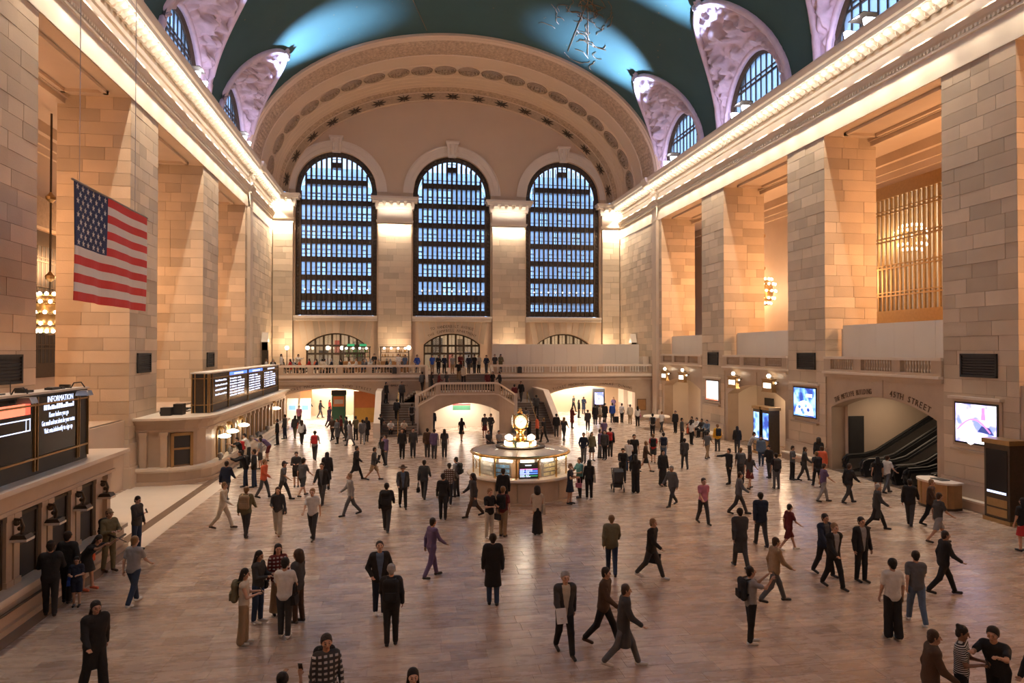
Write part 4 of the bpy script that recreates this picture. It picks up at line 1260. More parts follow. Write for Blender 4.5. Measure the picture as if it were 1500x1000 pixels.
for i in range(NP):
    a0 = 2 * PI * i / NP + PI / 2 + .2; a1 = a0 + 2 * PI / NP
    MB().box(-.03, .03, -.03, .03, 1.12, 2.02).build('mullion', M['brass'], t, loc=(2.17 * math.cos(a0), 2.17 * math.sin(a0), 0), rot=(0, 0, a0))
    MB().lathe([(2.17, 1.14), (2.17, 1.98)], 4, (0, 0, 0), a0 + .02, a1 - .02, cap=False).build('pane', M['clear_glass'], t)
    am = (a0 + a1) / 2
    MB().box(-.02, .02, -.3, .3, 0, .1).build('light_panel', M['lamp_white'], t, loc=(2.10 * math.cos(am), 2.10 * math.sin(am), 1.86), rot=(0, 0, am))
MB().lathe([(2.1, 2.0), (2.28, 2.0), (2.32, 2.06), (2.28, 2.12), (2.1, 2.12)], 56, cap=False).build('fascia', M['brass'], t, smooth=True)
for i in range(NP):
    a0 = 2 * PI * i / NP + PI / 2 + .2; a1 = a0 + 2 * PI / NP
    MB().lathe([(2.2, 2.08), (2.2, 2.12), (.82, 2.28), (.82, 2.24)], 4, (0, 0, 0), a0 + .006, a1 - .006, cap=False).build('roof_panel', M['roof_tan'], t)
MB().lathe([(1.15, 2.22), (1.15, 2.32), (1.0, 2.34), (1.0, 2.26)], 32, cap=False).build('roof_rail', M['bronze'], t)
MB().lathe([(.82, 2.22), (.82, 2.3), (.7, 2.32), (.66, 2.55), (.5, 2.6), (.2, 2.62)], 32, cap=False).build('drum', M['brass'], t, smooth=True)
for i in range(6):
    a = -PI / 2 + PI / 3 * i
    MB().lathe([(.72, 2.34), (.75, 2.34), (.73, 2.52), (.7, 2.52)], 5, (0, 0, 0), a - .38, a + .38).build('lit_sign', M['lamp_soft'], t)
for a in (-12, 168):
    q = R(a)
    ln = thing('lamp_cluster', None, None, (.52 * math.cos(q), .52 * math.sin(q), 2.6), parent=t)
    bm_ = MB()
    for j, (dx, dy, dz) in enumerate(((0, 0, .1), (.09, .05, .04), (-.08, .06, .05), (0, -.09, .05))): bm_.ball((dx, dy, dz + .03), .10, 8)
    bm_.build('globes', M['lamp_white'], ln, smooth=True)
MB().lathe([(.24, 2.6), (.3, 2.66), (.2, 2.74), (.17, 2.9), (.22, 2.98), (.3, 3.02), (.16, 3.08), (.1, 3.1)], 20).build('clock_pedestal', M['brass'], t, smooth=True)
ckm = MB().ball((0, 0, 3.43), .38, 20, sc=(1, 1, 1)).lathe([(.12, 3.78), (.14, 3.84), (.06, 3.9), (.09, 3.96), (.02, 4.06)], 12)
ckm.build('clock_case', M['brass'], t, smooth=True)
mat('opal', (0.9, 0.86, 0.75), 0.35, emit=(1.0, 0.85, 0.62), estr=0.55, var=.03)
for i in range(4):
    a = -PI / 2 - YAW * .6 + i * PI / 2
    fc = thing('clock_face', None, None, (.30 * math.cos(a), .30 * math.sin(a), 3.43), a + PI / 2, parent=t)
    MB().lathe([(.0, 0), (.26, 0.0), (.30, -.02)], 28, cap=False).mesh('x', M['opal'])
    dm = MB(); dm.lathe([(.29, 0), (.27, .05), (.16, .09), (.0, .10)], 28, cap=False)
    dm.v = [(x, -z, y) for x, y, z in dm.v]; dm.build('dial', M['opal'], fc, smooth=True)
    rg = MB(); rg.tube([(.30 * math.cos(2 * PI * q / 28), -.02, .30 * math.sin(2 * PI * q / 28)) for q in range(28)], .035, 6, closed=True); rg.build('bezel', M['brass'], fc, smooth=True)
    hd = MB()
    for ang, ln_, w_ in ((R(205), .13, .014), (R(62), .2, .01)):
        hd.hexa([(-w_ * math.cos(ang), -.112, w_ * math.sin(ang)), (w_ * math.cos(ang), -.112, -w_ * math.sin(ang)), (ln_ * math.sin(ang), -.104, ln_ * math.cos(ang)), (ln_ * math.sin(ang), -.104, ln_ * math.cos(ang))],
                [(-w_ * math.cos(ang), -.118, w_ * math.sin(ang)), (w_ * math.cos(ang), -.118, -w_ * math.sin(ang)), (ln_ * math.sin(ang), -.11, ln_ * math.cos(ang)), (ln_ * math.sin(ang), -.11, ln_ * math.cos(ang))])
    hd.build('hands', M['black_metal'], fc)
    nm = MB()
    for q in range(12):
        b = R(30 * q); nm.box(.215 * math.sin(b) - .012, .215 * math.sin(b) + .012, -.085, -.06, .215 * math.cos(b) - .018, .215 * math.cos(b) + .018)
    nm.build('hour_marks', M['black_metal'], fc)
# inside the booth: centre column, leaflet racks, timetable screen
MB().lathe([(.5, .15), (.5, 2.2)], 20).build('centre_column', M['wood'], t)
MB().lathe([(1.3, .15), (1.3, .9), (1.75, .95), (1.75, .85)], 32, cap=False).build('service_desk', M['wood'], t)
light('booth_lamp', 'POINT', (BX, BY - 1.3, 1.9), 30, (1, .86, .66), radius=.1)
light('booth_lamp', 'POINT', (BX - 1.3, BY, 1.9), 22, (1, .86, .66), radius=.1)
light('booth_lamp', 'POINT', (BX + 1.3, BY, 1.9), 22, (1, .86, .66), radius=.1)
light('booth_top_lamp', 'POINT', (BX, BY - .95, 2.95), 35, (1, .85, .65), radius=.2)
scr = thing('timetable_screen', 'upright timetable screen with blue stripes standing inside the round booth', 'screen', (BX + .02, BY - 1.98, 1.13))
MB().box(-.42, .42, -.03, .03, 0, .72).build('case', M['black_metal'], scr)
MB().box(-.39, .39, -.036, -.03, .30, .36).build('stripe', M['screen_blue'], scr); MB().box(-.39, .39, -.036, -.03, .20, .26).build('stripe', M['screen_blue'], scr)
mat('screen_pink', (.8, .1, .5), .5, emit=(.9, .08, .5), estr=.9); mat('screen_green', (.05, .3, .15), .5, emit=(.03, .3, .12), estr=.7)
MB().box(-.39, .39, -.036, -.03, .40, .43).build('stripe', M['screen_pink'], scr); MB().box(-.39, .39, -.036, -.03, .10, .15).build('stripe', M['screen_green'], scr)
tx = MB(); rs = random.Random(2)
for r_ in range(6):
    for a, b in ((-.38, -.2), (-.12, .02 + .1 * (r_ > 3))):
        x = a
        while x < b: w = rs.uniform(.03, .08); tx.box(x, x + w, -.04, -.036, .08 + r_ * .06, .115 + r_ * .06); x += w + .012
tx.box(-.15, .12, -.04, -.036, .56, .6)
tx.build('timetable_rows', M['screen_text'], scr, kind='stuff')
rs = random.Random(12)
for i, (ang, cc, lab) in enumerate(((206, (.75, .75, .72), 'white leaflet rack inside the booth glass, beside blue brochures'), (234, (.12, .35, .7), 'blue brochure rack inside the booth glass'), (306, (.62, .5, .2), 'amber leaflet rack inside the booth glass'), (335, (.75, .72, .65), 'pale leaflet rack inside the booth glass near the woman in dress'), (178, (.7, .7, .7), 'grey leaflet rack at the booth edge facing the near ticket office'))):
    q = R(ang)
    rk = thing('leaflet_rack', lab, 'leaflet rack', (BX + 1.8 * math.cos(q), BY + 1.8 * math.sin(q), 1.13), q + PI / 2)
    MB().box(-.36, .36, .02, .16, 0, .62).build('stand', M['bronze'], rk)
    lm = MB().box(-.05, .05, -.01, .01, 0, .14).mesh('leaflet', M['painted'])
    for c in range(6):
        for r_ in range(3):
            f = rs.uniform(.6, 1.3)
            inst('leaflet', lm, rk, (-.3 + c * .12, 0.0, .03 + r_ * .19), color=(cc[0] * f, cc[1] * f, cc[2] * f, 1))


# ------------------------------------------------------------------ flag
mat('flag_red', (.62, .045, .04), .75, var=.08); mat('flag_white', (.74, .70, .66), .75, var=.05); mat('flag_blue', (.03, .045, .12), .8, var=.1)
FX, FY0, FY1, FZ0, FZ1 = -10.0, 22.95, 29.1, 8.25, 11.95
t = thing('flag', 'large hanging flag with red and white stripes and starred blue field', 'flag', (FX, FY0, FZ0))
FL, FH = FY1 - FY0, FZ1 - FZ0
def fw(y, z): return 0.07 * math.sin(y * 2.1 + z * .5) * (1 - .6 * z / FH) + 0.04 * math.sin(y * 4.6 + 1) * (1 - z / FH)
CY, CZ = FL * .405, FH * 6 / 13
for i in range(13):
    z0, z1 = FH * i / 13, FH * (i + 1) / 13
    y0 = CY if i >= 6 else 0
    rows = [[(fw(y0 + (FL - y0) * q / 30, z) + th, y0 + (FL - y0) * q / 30, z) for q in range(31)] for th, z in ((0, z0), (0, (z0 + z1) / 2), (0, z1), (-.015, z1), (-.015, z0), (0, z0))]
    MB().grid(rows).build('stripe', M['flag_red'] if i % 2 == 0 else M['flag_white'], t, smooth=False)
rows = [[(fw(CY * q / 16, z) + th, CY * q / 16, z) for q in range(17)] for th, z in ((0, CZ), (0, (CZ + FH) / 2), (0, FH), (-.015, FH), (-.015, CZ), (0, CZ))]
MB().grid(rows).build('canton', M['flag_blue'], t)
sm = MB()
sv = [(0, 0.10 * (1 if k % 2 == 0 else .4) * math.sin(PI / 2 + k * PI / 5) * 0 + (.105 if k % 2 == 0 else .042) * math.sin(k * PI / 5), (.105 if k % 2 == 0 else .042) * math.cos(k * PI / 5)) for k in range(10)]
sm.add([(.012, a, b) for _, a, b in sv] + [(0, a, b) for _, a, b in sv], [tuple(range(10))[::-1]] + [(k, (k + 1) % 10, 10 + (k + 1) % 10, 10 + k) for k in range(10)])
star_m = sm.mesh('star', M['flag_white'])
for r_ in range(9):
    n = 6 if r_ % 2 == 0 else 5
    for c in range(n):
        y = CY * ((c + .5) / 6 + (0 if n == 6 else 1 / 12)); z = CZ + (FH - CZ) * (r_ + .6) / 9.2
        inst('star', star_m, t, (fw(y, z) + .004, y, z))
MB().tube([(0, -.1, FH + .03), (0, FL + .1, FH + .03)], .035, 6).build('top_rod', M['steel'], t)
for y in (.4, FL - 1.2): MB().tube([(0, y, FH), (.0, y, 18.2)], .012, 4).build('cable', M['steel'], t)

# ------------------------------------------------------------------ chandeliers in the galleries
def chandelier(lab, loc, ztop, r=0.95, h=2.0):
    t = thing('chandelier', lab, 'chandelier', loc)
    MB().tube([(0, 0, h * .5), (0, 0, ztop - loc[2])], .05, 6).build('chain', M['bronze'], t)
    for z in (h * .75, (ztop - loc[2]) * .55): MB().lathe([(.05, -.25), (.22, -.1), (.24, .05), (.1, .2), (.05, .3)], 10, (0, 0, z + .3)).build('chain_boss', M['bronze_gold'], t)
    MB().lathe([(.1, -h / 2), (r * .55, -h * .45), (r * .8, -h * .2), (r * .85, .0), (r * .8, h * .25), (r * .5, h * .45), (.1, h * .52)], 16, cap=False).build('basket', M['bronze_gold'], t, smooth=True)
    for j, (rr, z) in enumerate(((.62, -.44), (.9, -.26), (1.0, 0), (.95, .25), (.7, .44))):
        MB().tube([(r * rr * math.cos(2 * PI * i / 20), r * rr * math.sin(2 * PI * i / 20), h * z) for i in range(20)], .05, 5, closed=True).build('lamp_ring', M['brass'], t)
        bm_ = MB()
        for i in range(14):
            a = 2 * PI * (i + .5 * (j % 2)) / 14
            bm_.ball((r * rr * 1.06 * math.cos(a), r * rr * 1.06 * math.sin(a), h * z + .06), .105, 6)
        bm_.build('bulbs', M['lamp_white'], t, smooth=True, kind='stuff')
    return t
p = onx(73, 460, -17.8)
chandelier('bulb-studded globe chandelier hanging behind the flag', (p.x, p.y, p.z), 18.9, .95, 2.15)
p = onx(1117, 428, 28.3)
chandelier('bulb-studded globe chandelier half hidden in the gallery beyond the second pier', (p.x, p.y, p.z), 18.9, .95, 2.15)
p = onx(1335, 350, 33.5)
chandelier('white bulb chandelier standing in for a reflection in the bronze grille window', (p.x, p.y, p.z), 18.6, .9, 1.8)  # added behind the grille in place of chandeliers mirrored in its glass
light('grille_back_fill', 'POINT', (33.0, 36, 14), 380, (1, .68, .4), radius=.8)  # added light for the made-up room behind the grille
# grille windows on the gallery walls
def grille(n, s, y0, y1, z0, z1, lab, mt, nb=16):
    t = thing('window_%d' % n, lab, kind='structure')
    x = SX(s, -6.6)
    d = s
    for i in range(nb + 1):
        y = y0 + (y1 - y0) * i / nb
        MB().box(x - .06, x + .06, y - .06, y + .06, z0, z1).build('bar', M[mt], t)
    fr = MB().box(x - .1, x + .1, y0 - .1, y1 + .1, z1 - .75, z1 + .05, 0).box(x - .1, x + .1, y0 - .1, y1 + .1, z0, z0 + .8)
    for q in range(1, 5):
        z = z0 + (z1 - z0) * q / 5; fr.box(x - .09, x + .09, y0, y1, z - .04, z + .04).box(x - .09, x + .09, y0, y1, z + .18, z + .24)
    fr.build('window_frame', M[mt], t)
    for i in range(nb):
        MB().box(x + s * .1 - .01, x + s * .1 + .01, y0 + (y1 - y0) * i / nb + .06, y0 + (y1 - y0) * (i + 1) / nb - .06, z0 + .8, z1 - .75).build('pane', M['clear_glass'], t)
grille(40, 1, 31.6, 40.2, 8.4, 17.1, 'tall bronze grille window at the back of the escalator bay gallery', 'bronze_gold', 22)
grille(41, -1, 36.2, 43.0, 5.2, 13.2, 'dark bronze grille window behind the flag chandelier', 'bronze', 16)
MB().box(SX(-1, -6.55), SX(-1, -6.6), 36.1, 43.1, 5.2, 13.2).build('blind_panel', M['dark_panel'], walls[-1])
MB().box(SX(-1, -6.2), SX(-1, -6.6), 36.0, 43.2, 13.4, 15.0).build('window_ornament', M['relief_dark'], walls[-1])

# ------------------------------------------------------------------ escalator side: balustrades, hoardings, signs, screens
for k, lab in ((3, 'above the escalators'), (4, 'above the lit track signs in the middle bay'), (5, 'in the bay beside the end balcony')):
    a, b = BAYS[k]
    t = thing('bay_balustrade', 'stone bay balustrade ' + lab, 'balustrade', (XR, a, 0))
    MB().box(-.24, .3, 0, b - a, 5.40, 5.52).build('base_rail', M['marble_pale'], t); MB().box(-.1, .3, 0, b - a, 5.2, 5.4).box(-.12, .3, 0, b - a, 5.52, 5.66).build('base_course', M['marble'], t)
    MB().box(-.14, .2, 0, b - a, 6.22, 6.36).build('top_rail', M['marble_pale'], t)
    for i in range(4):
        y = (b - a) * i / 3; y0 = min(max(y - .3, 0), b - a - .6)
        MB().box(-.1, .16, y0, y0 + .6, 5.66, 6.22).build('pedestal', M['marble'], t)
    for i in range(3):
        pm = MB(); y0 = (b - a) * i / 3 + .42; y1 = (b - a) * (i + 1) / 3 - .42
        n = 11
        for q in range(n): inst('baluster', bal_mesh, t, (.03, y0 + (y1 - y0) * (q + .5) / n, 5.66), scale=(1, 1, 1.08))
    h = thing('hoarding_panel', 'plain pale temporary partition ' + lab, 'partition', (XR + .95, a + .1, ZB))
    n = 6
    for i in range(n):
        w = (b - a - .4) / n
        MB().box(-.05, .05, i * w + .004, (i + 1) * w - .004, 0, 2.5 if k != 3 else 2.62).build('board', M['hoarding'], h)
    MB().box(-.07, .07, b - a - .42, b - a - .3, 0, 2.4).build('end_post', M['stone_plain'], h)
h = thing('hoarding_panel', 'long plain pale temporary partition on the end balcony', 'partition', (8.6, 64.6, ZBAL))
for i in range(12): MB().box(i * 1.22 + .004, (i + 1) * 1.22 - .004, -.05, .05, 0, 2.72).build('board', M['hoarding'], h)
MB().box(0, 14.64, -.03, .09, 2.72, 2.8).build('top_edge', M['hoarding'], h)
MB().box(14.7, 15.3, -1.0, .1, 0, 1.6).build('return_board', M['marble_pale'], h)
# louvred vents on the piers
for s in (1, -1):
    for j, (a, b) in enumerate(((24.25, 26.1), (36.6, 38.45), (49.0, 50.75))):
        lab = 'black louvred vent on the %s ticket office side pier' if s < 0 else 'black louvred vent on the %s escalator side pier'
        t = thing('vent_panel', lab % ('near', 'middle', 'far')[j], 'vent', (SX(s, .02), a, 5.56))
        q = -1 if s > 0 else 1
        fr = MB(); L = b - a
        for y0, y1, z0, z1 in ((0, .08, 0, 1), (L - .08, L, 0, 1), (0, L, 0, .08), (0, L, .92, 1)): fr.box(0, q * .07, y0, y1, z0, z1)
        fr.build('frame', M['black_metal'], t)
        MB().box(-q * .03, q * .01, .05, L - .05, .05, .95).build('backing', M['dark_panel'], t)
        for i in range(7):
            z = .12 + i * .115; MB().hexa([(0, .08, z), (q * .05, .08, z - .03), (q * .05, L - .08, z - .03), (0, L - .08, z)], [(0, .08, z + .02), (q * .05, .08, z - .01), (q * .05, L - .08, z - .01), (0, L - .08, z + .02)]).build('slat', M['black_metal'], t)
# advertising screens: generic glowing abstract images
def ad_mat(name, c1, c2, c3, estr):
    m, nt, b = newmat(name)
    geo = nt.nodes.new('ShaderNodeNewGeometry'); nz = N(nt, 'ShaderNodeTexNoise', Scale=1.6, Detail=2.0); nt.links.new(geo.outputs['Position'], nz.inputs['Vector'])
    cr = nt.nodes.new('ShaderNodeValToRGB'); e = cr.color_ramp.elements
    e[0].position = .38; e[0].color = (*c1, 1); e[1].position = .62; e[1].color = (*c3, 1); q = e.new(.5); q.color = (*c2, 1)
    nt.links.new(nz.outputs[0], cr.inputs[0]); nt.links.new(cr.outputs[0], b.inputs['Emission Color']); b.inputs['Emission Strength'].default_value = estr
    b.inputs['Base Color'].default_value = (.02, .02, .02, 1); MATS[name] = m
ad_mat('ad_near', (.18, .22, .75), (.62, .50, .95), (.95, .92, 1.0), 1.7)
ad_mat('ad_mid', (.02, .05, .28), (.10, .25, .8), (.35, .62, 1.0), 1.6)
ad_mat('ad_far', (1.0, .92, .86), (1, .96, .93), (1, .9, .88), 1.6)
mat('ad_shape_white', (.8, .8, .85), .5, emit=(.86, .9, 1.0), estr=1.25); mat('ad_shape_pink', (.9, .2, .5), .5, emit=(1.0, .25, .55), estr=1.1); mat('ad_shape_dark', (.05, .05, .15), .5, emit=(.05, .09, .35), estr=.7)
for (a, b, z0, z1, mt, lab) in ((24.26, 26.31, 2.79, 4.41, 'ad_near', 'glowing violet and white advertising screen on the near pier'), (36.52, 38.73, 2.76, 4.43, 'ad_mid', 'glowing blue advertising screen with a pale arched shape on the middle pier'), (48.9, 50.98, 2.85, 4.32, 'ad_far', 'glowing white poster screen with an orange edge on the far pier')):
    t = thing('advertising_screen', lab, 'screen', (XR, a, z0)); L, Hh = b - a, z1 - z0
    MB().box(-.06, 0, -.22, L + .22, -.2, Hh + .2).build('surround', M['marble'], t)
    MB().box(-.24, 0, -.3, L + .3, Hh + .2, Hh + .32).build('hood', M['marble_pale'], t)
    MB().box(-.10, -.06, -.08, L + .08, -.08, Hh + .08).build('case', M['black_metal'], t)
    MB().box(-.112, -.10, 0, L, 0, Hh).build('display', M[mt], t)
    MB().box(-.2, 0, -.22, L + .22, -.42, -.32).build('shelf', M['marble'], t)
    sh = MB()
    if mt == 'ad_mid':
        sh.prism([(L / 2 + .95 * math.cos(PI * q / 14), .08 + .85 * math.sin(PI * q / 14)) for q in range(15)], -.118, -.112, 'x'); sh.build('arched_shape', M['ad_shape_white'], t)
        MB().box(-.118, -.112, .3, .9, 1.15, 1.35).build('caption', M['ad_shape_white'], t)
        ds = MB()
        for q, (y, z) in enumerate(((.7, .4), (1.3, .35), (1.6, .55), (.95, .65), (1.2, .2))): ds.prism([(y + .16 * math.cos(k_ * 1.05), z + .12 * math.sin(k_ * 1.05)) for k_ in range(6)], -.122, -.118, 'x')
        ds.build('dark_shapes', M['ad_mid'], t)
    elif mt == 'ad_near':
        MB().tube([(-.115, L * .95 - q * .14, .5 + .5 * math.sin(PI * q / 12)) for q in range(13)], .035, 5).build('pink_arc', M['ad_shape_pink'], t)
        MB().prism([(L * .62 + .3 * math.cos(k_ * .52), .35 + .45 * math.sin(k_ * .52)) for k_ in range(12)], -.118, -.112, 'x').build('white_shape', M['ad_shape_white'], t)
        MB().prism([(.1, .42), (.9, .5), (.7, .75), (.3, .7)], -.118, -.112, 'x').build('dark_shape', M['ad_shape_dark'], t)
        MB().prism([(.5, 1.0), (.72, 1.0), (.7, 1.5), (.55, 1.52)], -.118, -.112, 'x').build('upright_shape', M['ad_shape_pink'], t)
    else:
        MB().box(-.118, -.112, L - .1, L, 0, Hh).box(-.118, -.112, 0, L, 0, .1).build('orange_edge', M['screen_orange'], t)
# track signs with a bulb above
for k, (a, lab) in enumerate(((46.0, 'lit track sign nearest the blue advertising screen bay end'), (41.2, 'lit track sign over the two glowing kiosks'), (58.9, 'lit track sign beside the end balcony corner'), (55.0, 'lit track sign over the arched gate by the white poster'))):
    t = thing('track_sign', lab, 'sign', (XR - .35, a, 4.05))
    MB().box(-.12, .12, -.62, .62, 0, .72).box(-.15, .15, -.68, .68, .72, .8).box(-.15, .15, -.68, .68, -.06, 0).build('case', M['bronze_gold'], t)
    for y0 in ((-.45, .45),): MB().box(-.13, -.12, y0[0], y0[1], .2, .52).build('lit_panel', M['lamp_soft'], t)
    MB().ball((0, 0, .98), .14, 8).build('bulb', M['lamp_white'], t, smooth=True)
    MB().tube([(0, 0, .8), (0, 0, .9)], .05, 6).tube([(.35, 0, .85), (0, 0, .82)], .03, 5).tube([(.35, -.6, .6), (.1, -.6, .6)], .03, 5).build('bracket', M['bronze'], t)
    for y_ in (-.75, .75): MB().ball((.05, y_, .55), .07, 6).build('side_bulb', M['lamp_soft'], t)
# dark notice boards in the recesses
for x, a, z, lab in ((XR + 2.3, 45.2, 1.0, 'narrow dark notice board in the middle bay recess'),):
    t = thing('notice_board', lab, 'board', (x, a, z)); MB().box(-.08, 0, 0, 1.0, 0, 2.2).build('panel', M['dark_panel'], t); MB().box(-.1, 0, -.05, 0, -.05, 2.25).box(-.1, 0, 1.0, 1.05, -.05, 2.25).box(-.1, 0, 0, 1, 2.2, 2.25).box(-.1, 0, 0, 1, -.05, 0).build('frame', M['black_metal'], t)
# information kiosks with upright screens
def kiosk(lab, x, y, h, w, mt, name='information_kiosk'):
    t = thing(name, lab, 'kiosk', (x, y, 0))
    MB().box(-.35, .35, 0, w, 0, h).build('body', M['bronze'], t)
    MB().box(-.42, .42, -.06, w + .06, h, h + .18).build('cap', M['bronze_gold'], t); MB().box(-.4, .4, -.05, w + .05, 0, .15).build('foot', M['bronze_gold'], t)
    MB().box(-.37, -.35, .1, w - .1, h * .36, h * .93).build('display', M[mt], t)
    MB().box(-.375, -.37, .14, w - .14, h * .37, h * .40).build('ticker', M['screen_text'], t)
    for z in (.25, .62): MB().box(-.365, -.35, .12, w - .12, z, z + .3).build('lower_panel', M['bronze_gold'], t)
    return t
kiosk('tall bronze kiosk with a dark screen beside the violet advertising screen', 23.3, 22.72, 3.05, 1.15, 'screen_off')
kk = kiosk('bronze kiosk with a blue screen standing in the middle bay', 23.25, 39.85, 2.9, .85, 'ad_mid')
kiosk('bronze kiosk with a pale screen tucked behind its twin in the middle bay', 23.25, 41.0, 2.9, .85, 'ad_mid')
# lettering over the escalator arch
c3 = (BAYS[3][0] + BAYS[3][1]) / 2; f3 = seg_arch(c3, 3.85, 3.5, 4.3)
def put_r(u, z, sl): return ((XR + .045, u, z), (PI / 2, sl, -PI / 2))
arch_text('THE METLIFE BUILDING', .40, M['letter_dark'], lambda u: f3(u) + .27, 34.95, 31.9, put_r, wr)
arch_text('45TH STREET', .42, M['letter_dark'], lambda u: f3(u) + .27, 30.6, 27.9, put_r, wr)
# escalator well walls
ewm = MB()
ewm.box(XR + 9.5, XR + 9.7, 26.5, 36, 0, 8).box(XR + .9, XR + 9.7, 35.0, 35.3, 0, 5.2).box(XR + .9, XR + 9.7, 26.8, 27.1, 0, 5.2).box(XR + .9, XR + 6, 27, 35.2, 4.5, 5.2)
ewm.build('escalator_well', M['stone_plain'], wr)
light('escalator_lamp', 'AREA', (XR + 3.0, 31.5, 4.4), 75, (1, .74, .5), size=2, size_y=5)
nbd = thing('notice_board', 'tall dark notice board on the wall beside the escalators', 'board', (XR + .95, 34.96, .75)); MB().box(0, .85, -.04, 0, 0, 2.2).build('panel', M['dark_panel'], nbd); MB().box(-.05, .9, -.03, .0, -.05, 2.25).build('frame', M['black_metal'], nbd)
for i, (yc, lab) in enumerate(((33.6, 'escalator beside the tall dark notice board'), (31.3, 'middle escalator of the three under the carved arch'), (29.0, 'escalator closest to the wooden desk'))):
    t = thing('escalator', lab, 'escalator', (XR + .5, yc, 0))
    pth = [(-.1, .9), (.9, .95), (1.6, 1.1), (9.0, 5.2)]
    for sd in (-1, 1):
        y0 = sd * .72
        MB().prism([(-.2, 0), (-.35, .5), (-.2, .88), (.9, .92), (1.6, 1.08), (9.0, 5.1), (9.0, 3.9), (1.8, 0)], y0 - .16, y0 + .16, 'y').build('balustrade_panel', M['rubber'], t)
        MB().prism([(-.1, .12), (-.2, .5), (-.1, .74), (.9, .78), (1.6, .94), (9.0, 4.95), (9.0, 4.5), (1.7, .5)], y0 - sd * .165 - .004, y0 - sd * .165 + .004, 'y').build('inner_panel', M['steel'], t)
        MB().tube([(-.1, y0, .1), (-.38, y0, .32), (-.4, y0, .66), (-.15, y0, .93), (.9, y0, .97), (1.6, y0, 1.14), (9.0, y0, 5.16)], .07, 8).build('handrail', M['rubber'], t)
        MB().tube([(-.42, y0 + sd * .12, .45), (-.3, y0 + sd * .12, .82), (0, y0 + sd * .12, .95), (.9, y0 + sd * .12, .98)], .02, 6).build('handrail_trim', M['steel'], t)
    for q in range(18):
        x = 1.2 + q * .4; MB().box(x, x + .42, -.52, .52, max(0, (x - 1.4) * .55) - .05, max(.03, (x - 1.4) * .55 + .16)).build('escalator_step', M['steel'], t)
    MB().box(-.7, 1.2, -.56, .56, 0, .03).build('comb_plate', M['steel'], t)
# wooden desk
t = thing('reception_desk', 'curved wooden desk with pale top standing by the escalators', 'desk', (22.75, 26.05, 0))
def ring(r, n=14): return [(-r * .62 * math.cos(PI * (q / (n - 1) - .5)), r * math.sin(PI * (q / (n - 1) - .5))) for q in range(n)] + [(.45, r * .9), (.45, -r * .9)]
MB().prism(ring(.92), 0, .1, 'z').build('plinth', M['bronze'], t); MB().prism(ring(.9), .1, 1.08, 'z').build('body', M['wood'], t); MB().prism(ring(1.0), 1.08, 1.16, 'z').build('top', M['marble_pale'], t)
MB().lathe([(.02, 0), (.16, 0), (.2, .02)], 10).build('emblem', M['black_metal'], t, loc=(-.5, -.35, .68), rot=(PI / 2, 0, -1.1))
for a in (-1.1, -.35, .35, 1.1): MB().box(-.02, .02, -.02, .02, .12, 1.06).build('moulding_strip', M['bronze_gold'], t, loc=(-.91 * .62 * math.cos(a), .91 * math.sin(a), 0))
MB().box(-.1, .3, -.35, .3, 1.16, 1.19).build('blotter', M['black_metal'], None, loc=(22.75, 26.05, 0), label='dark pad lying on the curved wooden desk', cat='pad')
# small stand by the end corner, plaque
p = onz(965, 628)
t = thing('marble_stand', 'small marble stand with a wide white top by the end corner', 'stand', (p.x - .2, p.y, 0))
MB().lathe([(.5, 0), (.42, .1), (.36, .2), (.36, .9), (.7, 1.0)], 16).build('pedestal', M['marble'], t); MB().lathe([(1.1, 1.0), (1.15, 1.05), (1.1, 1.14), (0, 1.14)], 24).build('top', M['marble_pale'], t)
t = thing('wall_plaque', 'brown bronze plaque on the wall beyond the right-hand flat arch', 'plaque', (22.85, YB, 1.0)); MB().box(-.4, .4, -.05, 0, 0, 1.0).build('plate', M['wood'], t); MB().box(-.45, .45, -.03, 0, -.05, 1.05).build('frame', M['bronze'], t)
# tall shrine-shaped lamps at the ends of the balcony
for x, lab in ((SX(-1, .35), 'tall bronze lamp cabinet at the café end of the balcony'), (SX(1, .35), 'tall bronze lamp cabinet behind the end of the long hoarding')):
    t = thing('lamp_cabinet', lab, 'lamp', (x, 67.5, ZBAL))
    MB().box(-.3, .3, -.35, .35, 0, .3).box(-.25, .25, -.28, -.18, .3, 2.9).box(-.25, .25, .18, .28, .3, 2.9).box(-.25, .25, -.28, .28, 2.2, 3.0).build('case', M['bronze'], t)
    MB().prism([(-.42, 3.0), (.42, 3.0), (0, 3.9)], -.3, .3, 'x').build('pointed_top', M['marble_pale'], t)
    MB().box(-.1, .1, -.15, .15, .3, 2.2).build('core', M['bronze_gold'], t)

# ------------------------------------------------------------------ passage furniture
t = thing('advertising_booth', 'orange and yellow printed booth at the passage mouth beside the stairs', 'booth', (-3.3, 65.2, 0))
MB().box(-.95, .95, -.1, .1, 1.35, 2.9).build('orange_panel', M['orange_paint'], t); MB().box(-.95, .95, -.1, .1, 0, 1.35).build('yellow_panel', M['yellow_paint'], t); MB().box(-1.0, -.95, -.14, .14, 0, 2.95).box(.95, 1.0, -.14, .14, 0, 2.95).build('post', M['steel'], t)
t = thing('advertising_kiosk', 'dark poster kiosk with an orange picture in the ticket machine passage', 'kiosk', (-5.6, 64.6, 0))
MB().box(-.62, .62, -.2, .2, 0, 3.0).build('body', M['green_paint'], t); MB().box(-.66, .66, -.24, .24, 2.6, 3.05).build('header', M['dark_panel'], t); MB().box(-.5, .5, -.22, -.2, 1.55, 2.5).build('poster', M['orange_paint'], t); MB().box(-.4, .4, -.225, -.22, 1.8, 2.2).build('poster_figure', M['hoarding'], t)
t = thing('advertising_kiosk', 'dark kiosk with a glowing picture under the right-hand flat arch', 'kiosk', (19.6, 66.3, 0))
